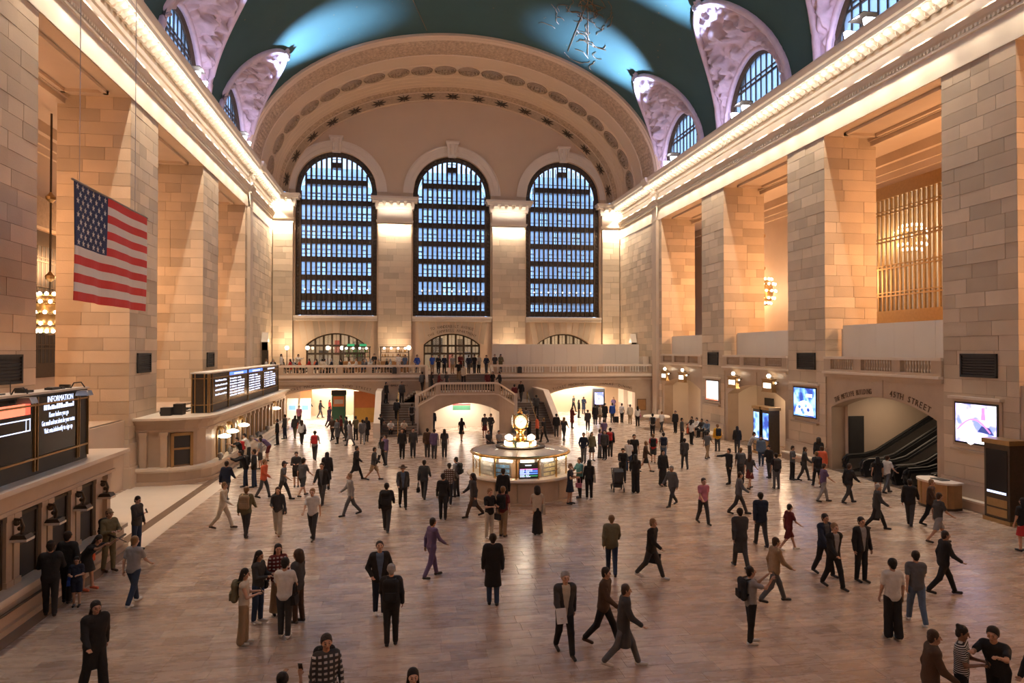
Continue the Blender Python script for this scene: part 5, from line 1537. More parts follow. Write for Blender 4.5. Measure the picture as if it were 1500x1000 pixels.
MB().box(-.6, .6, -.2, .2, 0, 2.9).build('body', M['dark_panel'], t); MB().box(-.45, .45, -.22, -.2, 1.3, 2.5).build('display', M['ad_near'], t); MB().box(-.62, .62, -.22, .22, 0, .4).build('foot', M['bronze'], t)
t = thing('wall_poster', 'orange poster on the ticket machine passage wall', 'poster', (-9.2, 70.0, 1.6)); MB().box(-.55, .55, -.2, .0, 0, 1.5).build('sheet', M['orange_paint'], t)
for i, x in enumerate((-11.6, -10.4, -9.2)):
    t = thing('ticket_machine', ['ticket machine by the passage side wall', 'ticket machine in the middle of three', 'ticket machine below the orange poster'][i], 'ticket machine', (x, 69.4, 0))
    MB().box(-.5, .5, -.3, .3, 0, 1.5).prism([(-.3, 1.5), (.3, 1.5), (.3, 2.0), (-.1, 2.0)], -.5, .5, 'x').build('cabinet', M['hoarding'], t); MB().box(-.3, .3, -.32, -.3, .9, 1.35).build('display', M['screen_blue'], t)
t = thing('shop_door', 'bright doorway with green glass in the passage beyond the right-hand flat arch', 'door', (20.6, 74.0, 0)); MB().box(-.9, .9, 0, .1, 0, 2.5).build('leaf', M['window_glass'], t); MB().box(-1.1, -.9, -.05, .15, 0, 2.7).box(.9, 1.1, -.05, .15, 0, 2.7).box(-1.1, 1.1, -.05, .15, 2.5, 2.7).build('frame', M['wood'], t)

# ------------------------------------------------------------------ balcony café
for i, (x, w, lab) in enumerate(((-4.4, 2.6, 'lit café bar with green lamps under the tall window'), (-0.6, 2.8, 'lit café bar with amber lamps beside the pilaster'))):
    t = thing('bar_counter', lab, 'bar', (x, 70.6, ZBAL))
    MB().box(-w / 2, w / 2, -.4, .4, 0, 1.1).build('counter', M['wood'], t)
    for z in (1.5, 1.95): MB().box(-w / 2, w / 2, .1, .4, z, z + .06).build('shelf', M['bronze'], t)
    for q in (-1, 1): MB().box(q * w / 2 - .05, q * w / 2 + .05, .05, .4, 1.1, 2.5).build('post', M['bronze'], t)
    MB().box(-w / 2 - .1, w / 2 + .1, -.1, .5, 2.5, 2.6).build('canopy', M['bronze'], t)
    bmx = MB(); rs = random.Random(i)
    for q in range(22):
        bx = -w / 2 + .15 + rs.random() * (w - .3); bmx.lathe([(.04, 0), (.04, .2), (.015, .26), (.015, .32)], 6, (bx, .25, rs.choice((1.56, 2.01))))
    bmx.build('bottles', M['leafgreen'] if i == 0 else M['brass'], t, kind='stuff')
    for q in range(4):
        MB().ball((-w / 2 + w * (q + .5) / 4, -.15, 2.42), .12, 8).build('lamp_globe', M['lamp_soft'], t)
    if i == 0:
        for q in range(2): MB().box(-.9 + q * 1.2, -.2 + q * 1.2, -.3, -.2, 2.62, 2.85).build('green_sign', M['screen_green'], t)
for i, (x, y) in enumerate(((-11.2, 70.8), (0.75, 64.6), (-9.3, 71.5), (-7.3, 71.5), (-5.9, 71.5))):
    t = thing('globe_lamp', ['globe lamp standing at the café end wall', 'white globe lamp post at the stair head', 'globe lamp at the first pane of the café door', 'globe lamp at the middle pane of the café door', 'globe lamp beside the green-lamp bar'][i], 'lamp', (x, y, ZBAL))
    MB().lathe([(.2, 0), (.2, .08), (.05, .15), (.04, 2.2), (.09, 2.3)], 8).build('post', M['bronze'], t)
    MB().ball((0, 0, 2.45), .2, 10).build('globe', M['lamp_white'], t, smooth=True)
tabm = {}
CAFE = [(x, 66.4 + (i % 2) * 1.4) for i, x in enumerate((-11.6, -9.4, -7.2, -5.0, -2.8, -0.6))] + [(x, 64.2) for x in (-10.6, -8.3, -6.1, -3.9, -1.7)]
for i, (x, ty) in enumerate(CAFE):
    t = thing('cafe_table', 'small round café table behind the balcony balustrade', 'table', (x, ty, ZBAL), group='café tables on the balcony')
    if not tabm:
        tabm['top'] = MB().lathe([(.42, .72), (.42, .76), (0, .76)], 16).mesh('table_top', M['wood']); tabm['leg'] = MB().lathe([(.25, 0), (.25, .03), (.035, .06), (.035, .72)], 8).mesh('leg', M['black_metal'])
    inst('table_top', tabm['top'], t); inst('leg', tabm['leg'], t)
# ================================================================== PEOPLE
def V3(*a): return np.array(a, float)
def nets(field, lo, hi, h):
    """smooth polygon skin of a distance field (surface nets)"""
    n = np.maximum(4, np.ceil((hi - lo) / h).astype(int) + 1)
    ax = [lo[i] + h * np.arange(n[i]) for i in range(3)]
    D = field(ax, h)
    S = D < 0
    c = S[:-1, :-1, :-1].astype(np.int8)
    tot = np.zeros(c.shape, np.int8)
    for dx in (0, 1):
        for dy in (0, 1):
            for dz in (0, 1):
                tot += S[dx:n[0] - 1 + dx, dy:n[1] - 1 + dy, dz:n[2] - 1 + dz]
    act = (tot > 0) & (tot < 8)
    idx = np.argwhere(act)
    if len(idx) == 0: return np.zeros((0, 3)), []
    vid = -np.ones(act.shape, int); vid[act] = np.arange(len(idx))
    acc = np.zeros((len(idx), 3)); cnt = np.zeros(len(idx))
    corners = [(0, 0, 0), (1, 0, 0), (0, 1, 0), (1, 1, 0), (0, 0, 1), (1, 0, 1), (0, 1, 1), (1, 1, 1)]
    vals = [D[idx[:, 0] + a, idx[:, 1] + b, idx[:, 2] + d] for a, b, d in corners]
    for e0, e1 in ((0, 1), (2, 3), (4, 5), (6, 7), (0, 2), (1, 3), (4, 6), (5, 7), (0, 4), (1, 5), (2, 6), (3, 7)):
        a, b = vals[e0], vals[e1]; m = (a < 0) != (b < 0)
        t = np.where(m, a / np.where(m, a - b, 1), 0)
        p = np.array(corners[e0])[None, :] + t[:, None] * (np.array(corners[e1]) - np.array(corners[e0]))[None, :]
        acc += p * m[:, None]; cnt += m
    verts = lo + h * (idx + acc / cnt[:, None])
    quads = []
    for axis in range(3):
        u, v = (axis + 1) % 3, (axis + 2) % 3
        s0 = [slice(1, -1)] * 3; s1 = [slice(1, -1)] * 3
        s0[axis] = slice(0, -1); s1[axis] = slice(1, None)
        A, B = S[tuple(s0)], S[tuple(s1)]
        e = np.argwhere(A != B)
        if len(e) == 0: continue
        fl = A[tuple(e.T)]
        base = e.copy(); base[:, u] += 1; base[:, v] += 1
        def cell(du, dv):
            q = base.copy(); q[:, u] -= du; q[:, v] -= dv
            return vid[tuple(q.T)]
        q = np.stack([cell(1, 1), cell(0, 1), cell(0, 0), cell(1, 0)], 1)
        q[~fl] = q[~fl][:, ::-1]
        quads.append(q)
    return verts, np.concatenate(quads)
class Fld:
    """union of tapered capsules with soft joins"""
    def __init__(self, k=0.025): self.p = []; self.k = k; self.cuts = []
    def cap(self, a, b, ra, rb, sy=1.0, grp=0): self.p.append((np.asarray(a, float), np.asarray(b, float), ra, rb, sy, grp)); return self
    def cut(self, fn, grp=None): self.cuts.append((fn, grp)); return self
    def bounds(self, pad):
        lo = np.min([np.minimum(a, b) - max(ra, rb) for a, b, ra, rb, sy, g in self.p], 0) - pad
        hi = np.max([np.maximum(a, b) + max(ra, rb) for a, b, ra, rb, sy, g in self.p], 0) + pad
        return lo, hi
    def __call__(self, ax, h):
        shape = tuple(len(a) for a in ax)
        groups = sorted({p[5] for p in self.p}); out = None
        X, Y, Z = np.meshgrid(*ax, indexing='ij') if any(True for _ in self.cuts) else (None, None, None)
        for g in groups:
            D = np.full(shape, 0.5)
            for a, b, ra, rb, sy, gg in self.p:
                if gg != g: continue
                pad = max(ra, rb) + self.k * 2 + 2 * h
                l = np.minimum(a, b) - pad; u = np.maximum(a, b) + pad
                sl = tuple(slice(max(0, int((l[i] - ax[i][0]) / h)), min(shape[i], int((u[i] - ax[i][0]) / h) + 2)) for i in range(3))
                if any(s.start >= s.stop for s in sl): continue
                x = ax[0][sl[0]][:, None, None]; y = ax[1][sl[1]][None, :, None]; z = ax[2][sl[2]][None, None, :]
                d = b - a; dd = float(d @ d) + 1e-9
                t = np.clip(((x - a[0]) * d[0] + (y - a[1]) * d[1] + (z - a[2]) * d[2]) / dd, 0, 1)
                q = np.sqrt((x - a[0] - t * d[0]) ** 2 + ((y - a[1] - t * d[1]) / sy) ** 2 + (z - a[2] - t * d[2]) ** 2) - (ra + (rb - ra) * t)
                q = q * min(1, sy)
                o = D[sl]
                hh = np.maximum(self.k - np.abs(o - q), 0) / self.k
                D[sl] = np.minimum(o, q) - hh * hh * self.k * 0.25
            for fn, cg in self.cuts:
                if cg is None or cg == g: D = np.maximum(D, fn(X, Y, Z))
            out = D if out is None else np.minimum(out, D)
        return out
    def mesh(self, h):
        lo, hi = self.bounds(2.5 * h)
        return nets(self, lo, hi, h)

# poses: lean, left/right hip and knee, left/right arm (forward, out, elbow, inward), head turn and nod
POSES = {
    'stand': dict(l=(3, 4), r=(-4, 3), la=(4, 9, 12, 0), ra=(-3, 9, 14, 0)),
    'phone': dict(l=(3, 4), r=(-4, 3), la=(4, 9, 12, 0), ra=(22, 8, 92, 25), nod=18),
    'twohands': dict(l=(2, 3), r=(-3, 3), la=(20, 8, 80, 30), ra=(20, 8, 80, 30), nod=14),
    'walk': dict(l=(20, 8), r=(-13, 16), la=(-22, 8, 18, 0), ra=(24, 8, 26, 5), lean=4),
    'stride': dict(l=(26, 8), r=(-18, 22), la=(-20, 9, 24, 0), ra=(22, 9, 30, 5), lean=5),
    'carry': dict(l=(18, 10), r=(-14, 14), la=(6, 12, 8, 0), ra=(10, 8, 70, 20), lean=2),
    'photo': dict(l=(4, 3), r=(-3, 2), la=(75, 6, 62, 18), ra=(75, 6, 62, 18), nod=-6),
    'pocket': dict(l=(5, 5), r=(-4, 3), la=(-8, 20, 48, 28), ra=(-8, 20, 48, 28)),
    'lookup': dict(l=(5, 5), r=(-4, 3), la=(-8, 20, 48, 28), ra=(-8, 20, 48, 28), nod=-22),
    'push': dict(l=(16, 8), r=(-10, 12), la=(42, 6, 30, 4), ra=(42, 6, 30, 4), lean=10, nod=15),
    'lean': dict(l=(8, 6), r=(-2, 4), la=(62, 12, 38, 18), ra=(58, 12, 42, 18), lean=24),
    'bend': dict(l=(20, 14), r=(8, 10), la=(70, 8, 30, 10), ra=(66, 8, 34, 10), lean=46, nod=10),
    'point': dict(l=(6, 5), r=(-6, 4), la=(4, 9, 14, 0), ra=(84, 12, 6, 0)),
    'shoulder': dict(l=(4, 4), r=(-4, 4), la=(14, 10, 70, 40), ra=(30, 16, 120, 20)),
    'sit': dict(l=(86, 82), r=(82, 80), la=(28, 10, 50, 14), ra=(30, 10, 46, 14), lean=6),
    'squat': dict(l=(112, 118), r=(108, 114), la=(48, 10, 40, 16), ra=(50, 10, 36, 16), lean=14),
    'floorsit': dict(l=(95, 16), r=(93, 20), la=(10, 14, 30, 5), ra=(24, 10, 50, 14), lean=-4),
    'guard': dict(l=(6, 4), r=(-6, 4), la=(24, 12, 74, 42), ra=(18, 14, 82, 36)),
}
_FIT = {}
def joints(pose):
    if pose in _FIT: return _FIT[pose]
    P = POSES[pose]; s, c = lambda d: math.sin(R(d)), lambda d: math.cos(R(d))
    J = {}
    hip = {}
    for sd, k in ((1, 'l'), (-1, 'r')):
        th, kn = P[k]
        h0 = V3(sd * .092, 0, 0); k0 = h0 + .43 * V3(0, -s(th), -c(th)); a0 = k0 + .41 * V3(0, -s(th - kn), -c(th - kn))
        J['hip' + k], J['knee' + k], J['ank' + k] = h0, k0, a0
        ft = th - kn
        foot = max(-25, min(20, ft * .7))
        J['heel' + k] = a0 + V3(0, .035, -.055); J['toe' + k] = a0 + V3(0, -.165 * c(foot), -.06 + .165 * s(min(0, foot)) * .6)
    low = min(min(J['heel' + k][2], J['toe' + k][2]) for k in 'lr')
    off = V3(0, 0, -low + .036)
    for q in list(J): J[q] = J[q] + off
    J['pel'] = off + V3(0, 0, .03)
    ln = P.get('lean', 0); up = V3(0, -s(ln), c(ln)); J['up'] = up
    J['waist'] = J['pel'] + .12 * up; J['chest'] = J['pel'] + .36 * up; J['sh'] = J['pel'] + .50 * up; J['neck'] = J['pel'] + .57 * up
    hn = ln * .45 + P.get('nod', 0) * .3
    J['head'] = J['neck'] + .135 * V3(0, -s(hn), c(hn)) + V3(0, -.015, 0)
    J['nod'] = R(ln * .4 + P.get('nod', 0)); J['turn'] = R(P.get('turn', 0))
    for sd, k in ((1, 'l'), (-1, 'r')):
        f, o, e, inn = P[k + 'a']; f += ln * .5
        s0 = J['sh'] + V3(sd * .185, 0, -.03)
        e0 = s0 + .285 * V3(sd * s(o), -s(f) * c(o), -c(f) * c(o))
        g = f + e
        w0 = e0 + .25 * V3(sd * (s(o) * .4 - s(inn)), -s(g) * c(inn), -c(g) * c(inn))
        J['sho' + k], J['elb' + k], J['wri' + k] = s0, e0, w0
        J['hd' + k] = (w0 - e0) / np.linalg.norm(w0 - e0)
    _FIT[pose] = J
    return J
def head_frame(J):
    cn, sn = math.cos(J['nod']), math.sin(J['nod']); ct, st_ = math.cos(J['turn']), math.sin(J['turn'])
    Rx = np.array([[1, 0, 0], [0, cn, -sn], [0, sn, cn]])     # local -> world (positive nod looks down)
    Rz = np.array([[ct, -st_, 0], [st_, ct, 0], [0, 0, 1]])
    Rx = np.array([[1, 0, 0], [0, cn, sn], [0, -sn, cn]]).T @ np.eye(3)
    return Rz @ Rx
def legs(F, J, r, upto=1.0, grp=0):
    for k in 'lr':
        F.cap(J['hip' + k], J['knee' + k], r[0], r[1], 1, grp)
        if upto >= 1: F.cap(J['knee' + k], J['ank' + k] + V3(0, 0, .01), r[1], r[2], 1, grp)
def torso(F, J, g, grp=0, low=0.0):
    F.cap(J['hipl'] * .55 + J['pel'] * .45 + V3(0, 0, low), J['hipr'] * .55 + J['pel'] * .45 + V3(0, 0, low), .118 + g, .118 + g, .85, grp)
    F.cap(J['pel'] + V3(-.035, 0, 0), J['waist'] + V3(-.025, 0, 0), .115 + g, .112 + g, .82, grp).cap(J['pel'] + V3(.035, 0, 0), J['waist'] + V3(.025, 0, 0), .115 + g, .112 + g, .82, grp)
    for q in (-1, 1): F.cap(J['waist'] + V3(q * .03, 0, 0), J['chest'] + V3(q * .06, 0, 0), .112 + g, .122 + g, .82, grp)
    F.cap(J['sho' + 'l'] * .78 + J['sh'] * .22, J['shor'] * .78 + J['sh'] * .22, .075 + g, .075 + g, 1, grp)
def arms(F, J, r, upto=2, grp=1):
    for k in 'lr':
        e = J['elb' + k] if upto >= 1 else J['shor'] 
        if upto < 1: F.cap(J['sho' + k], J['sho' + k] * (1 - upto) + J['elb' + k] * upto, r[0], r[1] + .006, 1, grp)
        else:
            F.cap(J['sho' + k], J['elb' + k], r[0], r[1], 1, grp)
            if upto >= 2: F.cap(J['elb' + k], J['wri' + k] * .97 + J['elb' + k] * .03, r[1], r[2], 1, grp)
def mk_mesh(name, parts, mats):
    """parts: list of (verts, quads, material index array or int)"""
    vs, fs, ms = [], [], []; n = 0
    for v, q, m in parts:
        if len(v) == 0: continue
        vs.append(v); fs.append(np.asarray(q) + n); n += len(v)
        ms.append(np.full(len(q), m) if np.isscalar(m) else m)
    v = np.concatenate(vs); q = np.concatenate(fs); mm = np.concatenate(ms).astype(np.int32)
    me = bpy.data.meshes.new(name)
    me.vertices.add(len(v)); me.vertices.foreach_set('co', v.astype(np.float32).ravel())
    me.loops.add(q.size); me.loops.foreach_set('vertex_index', q.astype(np.int32).ravel())
    me.polygons.add(len(q)); me.polygons.foreach_set('loop_start', np.arange(0, q.size, 4, dtype=np.int32))
    for mt in mats: me.materials.append(mt)
    me.polygons.foreach_set('material_index', mm); me.polygons.foreach_set('use_smooth', np.ones(len(q), bool))
    me.update(calc_edges=True); me.validate()
    return me
LIB = {}
def part_mesh(kind, pose, lod):
    key = (kind, pose, lod)
    if key in LIB: return LIB[key]
    J = joints(pose); hi = lod == 0
    up = J['up']
    if kind == 'body':
        F = Fld(.03); torso(F, J, -.012); legs(F, J, (.082, .056, .040)); arms(F, J, (.047, .038, .027), 2, 0)
        F.cap(J['sh'], J['neck'] + .05 * up, .062, .055)
        for k in 'lr': F.cap(J['heel' + k] + V3(0, 0, .01), J['toe' + k] + V3(0, 0, .005), .035, .03).cap(J['ank' + k], J['heel' + k], .04, .034)
        parts = [(*F.mesh(.024 if hi else .034), 0)]
        # head with brow, nose, jaw, ears
        H = Fld(.018); Rm = head_frame(J); c = J['head']
        W = lambda x, y, z: c + Rm @ V3(x, y, z)
        H.cap(W(0, .012, .025), W(0, .02, .045), .088, .084).cap(W(0, -.02, -.01), W(0, -.03, -.075), .072, .046).cap(W(0, -.035, -.09), W(0, -.045, -.088), .028, .026)
        H.cap(W(0, -.09, .012), W(0, -.112, -.022), .009, .014).cap(W(-.03, -.083, .03), W(.03, -.083, .03), .012, .012).cap(W(-.02, -.078, -.062), W(.02, -.078, -.062), .013, .013)
        for q in (-1, 1): H.cap(W(q * .083, .0, -.022), W(q * .09, .01, .018), .010, .014).cap(W(q * .045, -.066, -.015), W(q * .05, -.06, -.02), .022, .022)
        H.cap(J['neck'] - .03 * up, W(0, .01, -.05), .054, .052)
        v, q = H.mesh(.009 if hi else .016)
        fc = v[q].mean(1); loc = (fc - c) @ Rm
        m = np.zeros(len(q), int)
        for sx in (-1, 1):
            m[(((loc[:, 0] - sx * .033) / .015) ** 2 + ((loc[:, 2] - .008) / .0085) ** 2 < 1) & (loc[:, 1] < -.04)] = 1
            if hi: m[(((loc[:, 0] - sx * .034) / .018) ** 2 + ((loc[:, 2] - .036) / .005) ** 2 < 1) & (loc[:, 1] < -.05)] = 1
        m[((loc[:, 0] / .024) ** 2 + ((loc[:, 2] + .06) / .008) ** 2 < 1) & (loc[:, 1] < -.05)] = 2
        parts.append((v, q, m))
        for k, sd in (('l', 1), ('r', -1)):     # hands: palm, four curled fingers, thumb from the side of the palm
            d = J['hd' + k]; w = J['wri' + k]
            side = np.cross(d, V3(0, 0, 1)); 
            if np.linalg.norm(side) < .3: side = V3(0, 1, 0)
            side = side / np.linalg.norm(side); 
            if side[1] > 0: side = -side                       # thumb side looks forward
            nrm = np.cross(d, side); nrm /= np.linalg.norm(nrm)
            if nrm[0] * sd > 0: nrm = -nrm                      # palm towards the body
            Hd = Fld(.008)
            Hd.cap(w - .01 * d, w + .03 * d, .024, .026)
            for f_, (o, L_) in enumerate(((-.027, .058), (-.009, .068), (.009, .073), (.027, .062))):
                b = w + .075 * d + side * o; kn = b + .5 * L_ * (d * .92 + nrm * .38); tp = kn + .5 * L_ * (d * .55 + nrm * .83)
                Hd.cap(w + .02 * d + side * o * .7, b, .014, .012).cap(b, kn, .0095, .009).cap(kn, tp, .009, .0075)
            tb = w + .03 * d + side * .028; tk = tb + .03 * (side * .75 + d * .55 + nrm * .3); tt = tk + .03 * (d * .85 + nrm * .45)
            Hd.cap(tb, tk, .013, .011).cap(tk, tt, .0105, .009)
            v, q = Hd.mesh(.0075 if hi else .014)
            parts.append((v, q, 0))
        me = mk_mesh('body', parts, [M['skin'], M['eye'], M['lips']])
        LIB[key] = me; return me
    F = Fld(.03); h = .019 if hi else .028; mats = [M['cloth']]
    hemdir = up
    def hem(z):   # keep what lies above a plane along the spine
        p0 = J['pel'] + up * z
        return lambda X, Y, Z: (p0[0] - X) * up[0] + (p0[1] - Y) * up[1] + (p0[2] - Z) * up[2]
    def neckline(z):
        p0 = J['pel'] + up * z
        return lambda X, Y, Z: (X - p0[0]) * up[0] + (Y - p0[1]) * up[1] + (Z - p0[2]) * up[2]
    if kind in ('tee', 'tank', 'tee_stripe', 'tee_plaid', 'shirt', 'shirt_plaid'):
        torso(F, J, .021); F.cut(hem(-.10), 0).cut(neckline(.585), 0)
        if kind.startswith('tee'): arms(F, J, (.064, .056, 0), .62)
        if kind.startswith('shirt'): arms(F, J, (.062, .052, .040))
        if kind.endswith('stripe'): mats = [M['cloth_stripe']]
        if kind.endswith('plaid'): mats = [M['cloth_plaid']]
    elif kind in ('jacket', 'suit', 'hoodie'):
        torso(F, J, .036, low=-.02); F.cut(hem(-.16), 0).cut(neckline(.60), 0); arms(F, J, (.074, .062, .048))
        if kind == 'hoodie': F.cap(J['neck'] + V3(-.05, .06, -.0), J['neck'] + V3(.05, .06, -.0), .055, .055, 1, 2)
        if kind == 'suit':
            ch = J['sh']
            def wedge(X, Y, Z):
                u = (Z - J['pel'][2]) / max(.2, ch[2] - J['pel'][2])
                wd = np.clip(.02 + .075 * u, .018, .09)
                return np.where(Y < J['pel'][1] * (1 - u) + ch[1] * u - .03, wd - np.abs(X), -1)
            F.cut(wedge, 0)
    elif kind == 'coat':
        torso(F, J, .042); arms(F, J, (.078, .066, .05))
        mid = (J['kneel'] + J['kneer']) / 2
        F.cap(J['pel'] + V3(-.03, 0, 0), mid + V3(-.05, 0, .03), .15, .17, .8, 0).cap(J['pel'] + V3(.03, 0, 0), mid + V3(.05, 0, .03), .15, .17, .8, 0)
        F.cut(lambda X, Y, Z: mid[2] - .02 - Z, 0).cut(neckline(.60), 0)
    elif kind == 'dress':
        torso(F, J, .012); arms(F, J, (.062, .054, 0), .5)
        mid = (J['kneel'] + J['kneer']) / 2
        F.cap(J['waist'], mid + V3(0, 0, .02), .12, .24, .8, 0); F.cut(lambda X, Y, Z: mid[2] + .05 - Z, 0).cut(neckline(.585), 0)
    elif kind in ('trousers', 'wide', 'shorts'):
        F.cap(J['hipl'] * .6 + J['pel'] * .4, J['hipr'] * .6 + J['pel'] * .4, .120, .120, .86).cap(J['pel'], J['waist'], .121, .119, .84)
        if kind == 'shorts': legs(F, J, (.108, .098, 0), .5); kz = max(J['kneel'][2], J['kneer'][2])
        else: legs(F, J, (.104, .074, .062) if kind == 'trousers' else (.107, .088, .094))
        F.cut(neckline(.13))
        if kind == 'shorts':
            for k in 'lr': pass
            F.cut(lambda X, Y, Z: min(J['kneel'][2], J['kneer'][2]) + .02 - Z)
        else: F.cut(lambda X, Y, Z: .025 - Z)
    elif kind in ('skirt', 'longskirt'):
        mid = (J['kneel'] + J['kneer']) / 2; an = (J['ankl'] + J['ankr']) / 2
        end = mid if kind == 'skirt' else an
        F.cap(J['waist'], J['pel'], .125, .14, .85).cap(J['pel'], end, .145, .23 if kind == 'skirt' else .21, .85); F.cut(lambda X, Y, Z: end[2] + (.04 if kind == 'skirt' else -.02) - Z).cut(neckline(.14))
    elif kind in ('shoe_l', 'shoe_r'):
        h = .013 if hi else .02; F.k = .015
        for k in kind[-1]: F.cap(J['heel' + k] + V3(0, 0, .012), J['toe' + k] + V3(0, -.01, .004), .042, .038, 1).cap(J['ank' + k] + V3(0, 0, -.01), J['heel' + k] + V3(0, -.01, .01), .044, .042)
        mats = [M['painted']]
    elif kind.startswith('hair') or kind.startswith('hat'):
        h = .013 if hi else .02; F.k = .02; mats = [M['hair']]
        Rm = head_frame(J); c = J['head']; W = lambda x, y, z: c + Rm @ V3(x, y, z)
        def lc(X, Y, Z):
            dx, dy, dz = X - c[0], Y - c[1], Z - c[2]
            return tuple(Rm[0, i] * dx + Rm[1, i] * dy + Rm[2, i] * dz for i in range(3))
        def face(X, Y, Z):          # opening for the face
            x, y, z = lc(X, Y, Z)
            return np.maximum(.108 - np.sqrt((x * .92) ** 2 + (y + .10) ** 2 + (z + .035) ** 2), np.minimum(-.035 - z, .012 - y))
        if kind.startswith('hat'):
            F.cap(W(0, .012, .05), W(0, .015, .085), .098, .082)
            if kind == 'hat_brim':
                F.cap(W(0, .01, .055), W(0, .01, .058), .19, .19, 1, 3); F.cut(lambda X, Y, Z: np.abs(lc(X, Y, Z)[2] - .056) - .012, 3)
            else: F.cap(W(0, -.08, .055), W(0, -.13, .045), .05, .045, 1, 0)
            F.cut(lambda X, Y, Z: .04 - lc(X, Y, Z)[2], 0)
            mats = [M['cloth']]
        else:
            F.cap(W(0, .016, .03), W(0, .024, .052), .099, .094).cap(W(0, .045, -.02), W(0, .05, -.05), .075, .06)
            if kind == 'hair_long':
                F.cap(W(0, .05, .0), J['sh'] + V3(0, .10, -.02), .085, .075, .8).cap(W(.055, .02, -.02), J['sh'] + V3(.08, .06, .03), .045, .035).cap(W(-.055, .02, -.02), J['sh'] + V3(-.08, .06, .03), .045, .035)
            if kind == 'hair_bun': F.cap(W(0, .09, .09), W(0, .1, .1), .045, .04)
            if kind == 'hair_big': F.cap(W(0, .04, .04), W(0, .06, -.08), .125, .13)
            if kind == 'hair_tail': F.cap(W(0, .1, .03), W(0, .13, -.12), .03, .022)
            F.cut(face)
    v, q = F.mesh(h)
    me = mk_mesh(kind.split('_')[0], [(v, q, 0)], mats)
    LIB[key] = me
    return me

BLK, NVY, CHR, GRY, LGR, WHT, CRM, TAN, BRN, DEN, LDN = (.019, .018, .019), (.018, .024, .045), (.048, .046, .047), (.10, .10, .105), (.26, .25, .25), (.58, .56, .53), (.50, .44, .35), (.28, .19, .11), (.07, .04, .025), (.028, .045, .085), (.09, .13, .20)
RED, ORG, YEL, BLU, TEA, PUR, GRN, PNK, OLV, MAR = (.42, .03, .03), (.62, .13, .06), (.62, .34, .03), (.03, .08, .35), (.10, .24, .24), (.12, .08, .16), (.05, .09, .05), (.5, .18, .24), (.13, .11, .06), (.12, .02, .02)
HB, HN, HD, HG, HL = (.012, .009, .008), (.045, .024, .013), (.022, .014, .010), (.28, .27, .26), (.20, .11, .05)
S1, S2, S3, S4 = (.52, .31, .21), (.44, .25, .165), (.26, .135, .08), (.12, .06, .04)
ITEMS = {}
def item_meshes(kind):
    if kind in ITEMS: return ITEMS[kind]
    r = []
    if kind == 'backpack':
        F = Fld(.03); 
        for x in (-.09, .09):
            for z in (0, .32): F.cap(V3(x, 0, z), V3(-x, 0, z), .085, .085, .85)
            F.cap(V3(x, 0, 0), V3(x, 0, .32), .085, .08, .85)
        F.cap(V3(0, 0, .05), V3(0, 0, .3), .1, .1, .8)
        v, q = F.mesh(.022); r.append(('pack', mk_mesh('pack', [(v, q, 0)], [M['cloth']])))
        P = MB().box(-.12, .12, .075, .12, -.03, .14).mesh('pocket', M['cloth']); r.append(('pocket', P))
        for x in (-.1, .1): r.append(('strap', MB().tube([(x, -.03, .38), (x * 1.1, -.16, .41), (x * 1.2, -.24, .30), (x * 1.25, -.20, .1), (x * 1.2, -.03, .02)], .018, 5).mesh('strap', M['cloth'])))
    elif kind in ('tote', 'handbag', 'briefcase', 'shopping_bag'):
        w, d, h = {'tote': (.17, .05, .36), 'handbag': (.15, .06, .2), 'briefcase': (.21, .05, .3), 'shopping_bag': (.17, .09, .32)}[kind]
        r.append(('pouch', MB().hexa([(-w * .85, -d, 0), (w * .85, -d, 0), (w * .85, d, 0), (-w * .85, d, 0)], [(-w, -d * .6, h), (w, -d * .6, h), (w, d * .6, h), (-w, d * .6, h)]).mesh('pouch', M['cloth'])))
        L = {'tote': .34, 'handbag': .28, 'briefcase': .1, 'shopping_bag': .18}[kind]
        for y in (-d * .5, d * .5): r.append(('handle', MB().tube([(-w * .5, y, h - .01), (-w * .42, y * .5, h + L * .7), (0, 0, h + L), (w * .42, y * .5, h + L * .7), (w * .5, y, h - .01)], .012, 5).mesh('handle', M['cloth'])))
        if kind == 'handbag' or kind == 'tote': r.append(('flap', MB().box(-w * .9, w * .9, -d * .9, -d * .4, h * .55, h * .98).mesh('flap', M['cloth'])))
    elif kind == 'suitcase':
        r.append(('shell', MB().prism([(-.19, .06), (.19, .06), (.2, .1), (.2, .56), (.18, .6), (-.18, .6), (-.2, .56), (-.2, .1)], -.12, .12).mesh('shell', M['painted'])))
        for x in (-.15, .15):
            for y in (-.08, .08): r.append(('wheel', MB().lathe([(.03, -.015), (.03, .015)], 8, (0, 0, 0)).mesh('wheel', M['rubber'])) if False else ('wheel', MB().box(x - .02, x + .02, y - .02, y + .02, 0, .06).mesh('wheel', M['rubber'])))
        r.append(('handle', MB().tube([(-.09, .09, .58), (-.09, .09, 1.02), (.09, .09, 1.02), (.09, .09, .58)], .01, 5).mesh('handle', M['steel'])))
        for z in (.2, .32, .44): r.append(('rib', MB().box(-.17, .17, -.13, -.12, z, z + .03).mesh('rib', M['painted'])))
    elif kind == 'phone':
        r.append(('case', MB().box(-.037, .037, -.005, .004, -.075, .075).mesh('case', M['rubber']))); r.append(('glass', MB().box(-.033, .033, .004, .006, -.07, .07).mesh('glass', M['screen_off'])))
    elif kind == 'paper':
        r.append(('sheet', MB().box(-.11, .11, -.006, .006, -.15, .15).mesh('sheet', M['painted']))); r.append(('fold', MB().box(-.11, -.09, .006, .009, -.15, .15).mesh('fold', M['painted'])))
    ITEMS[kind] = r
    return r
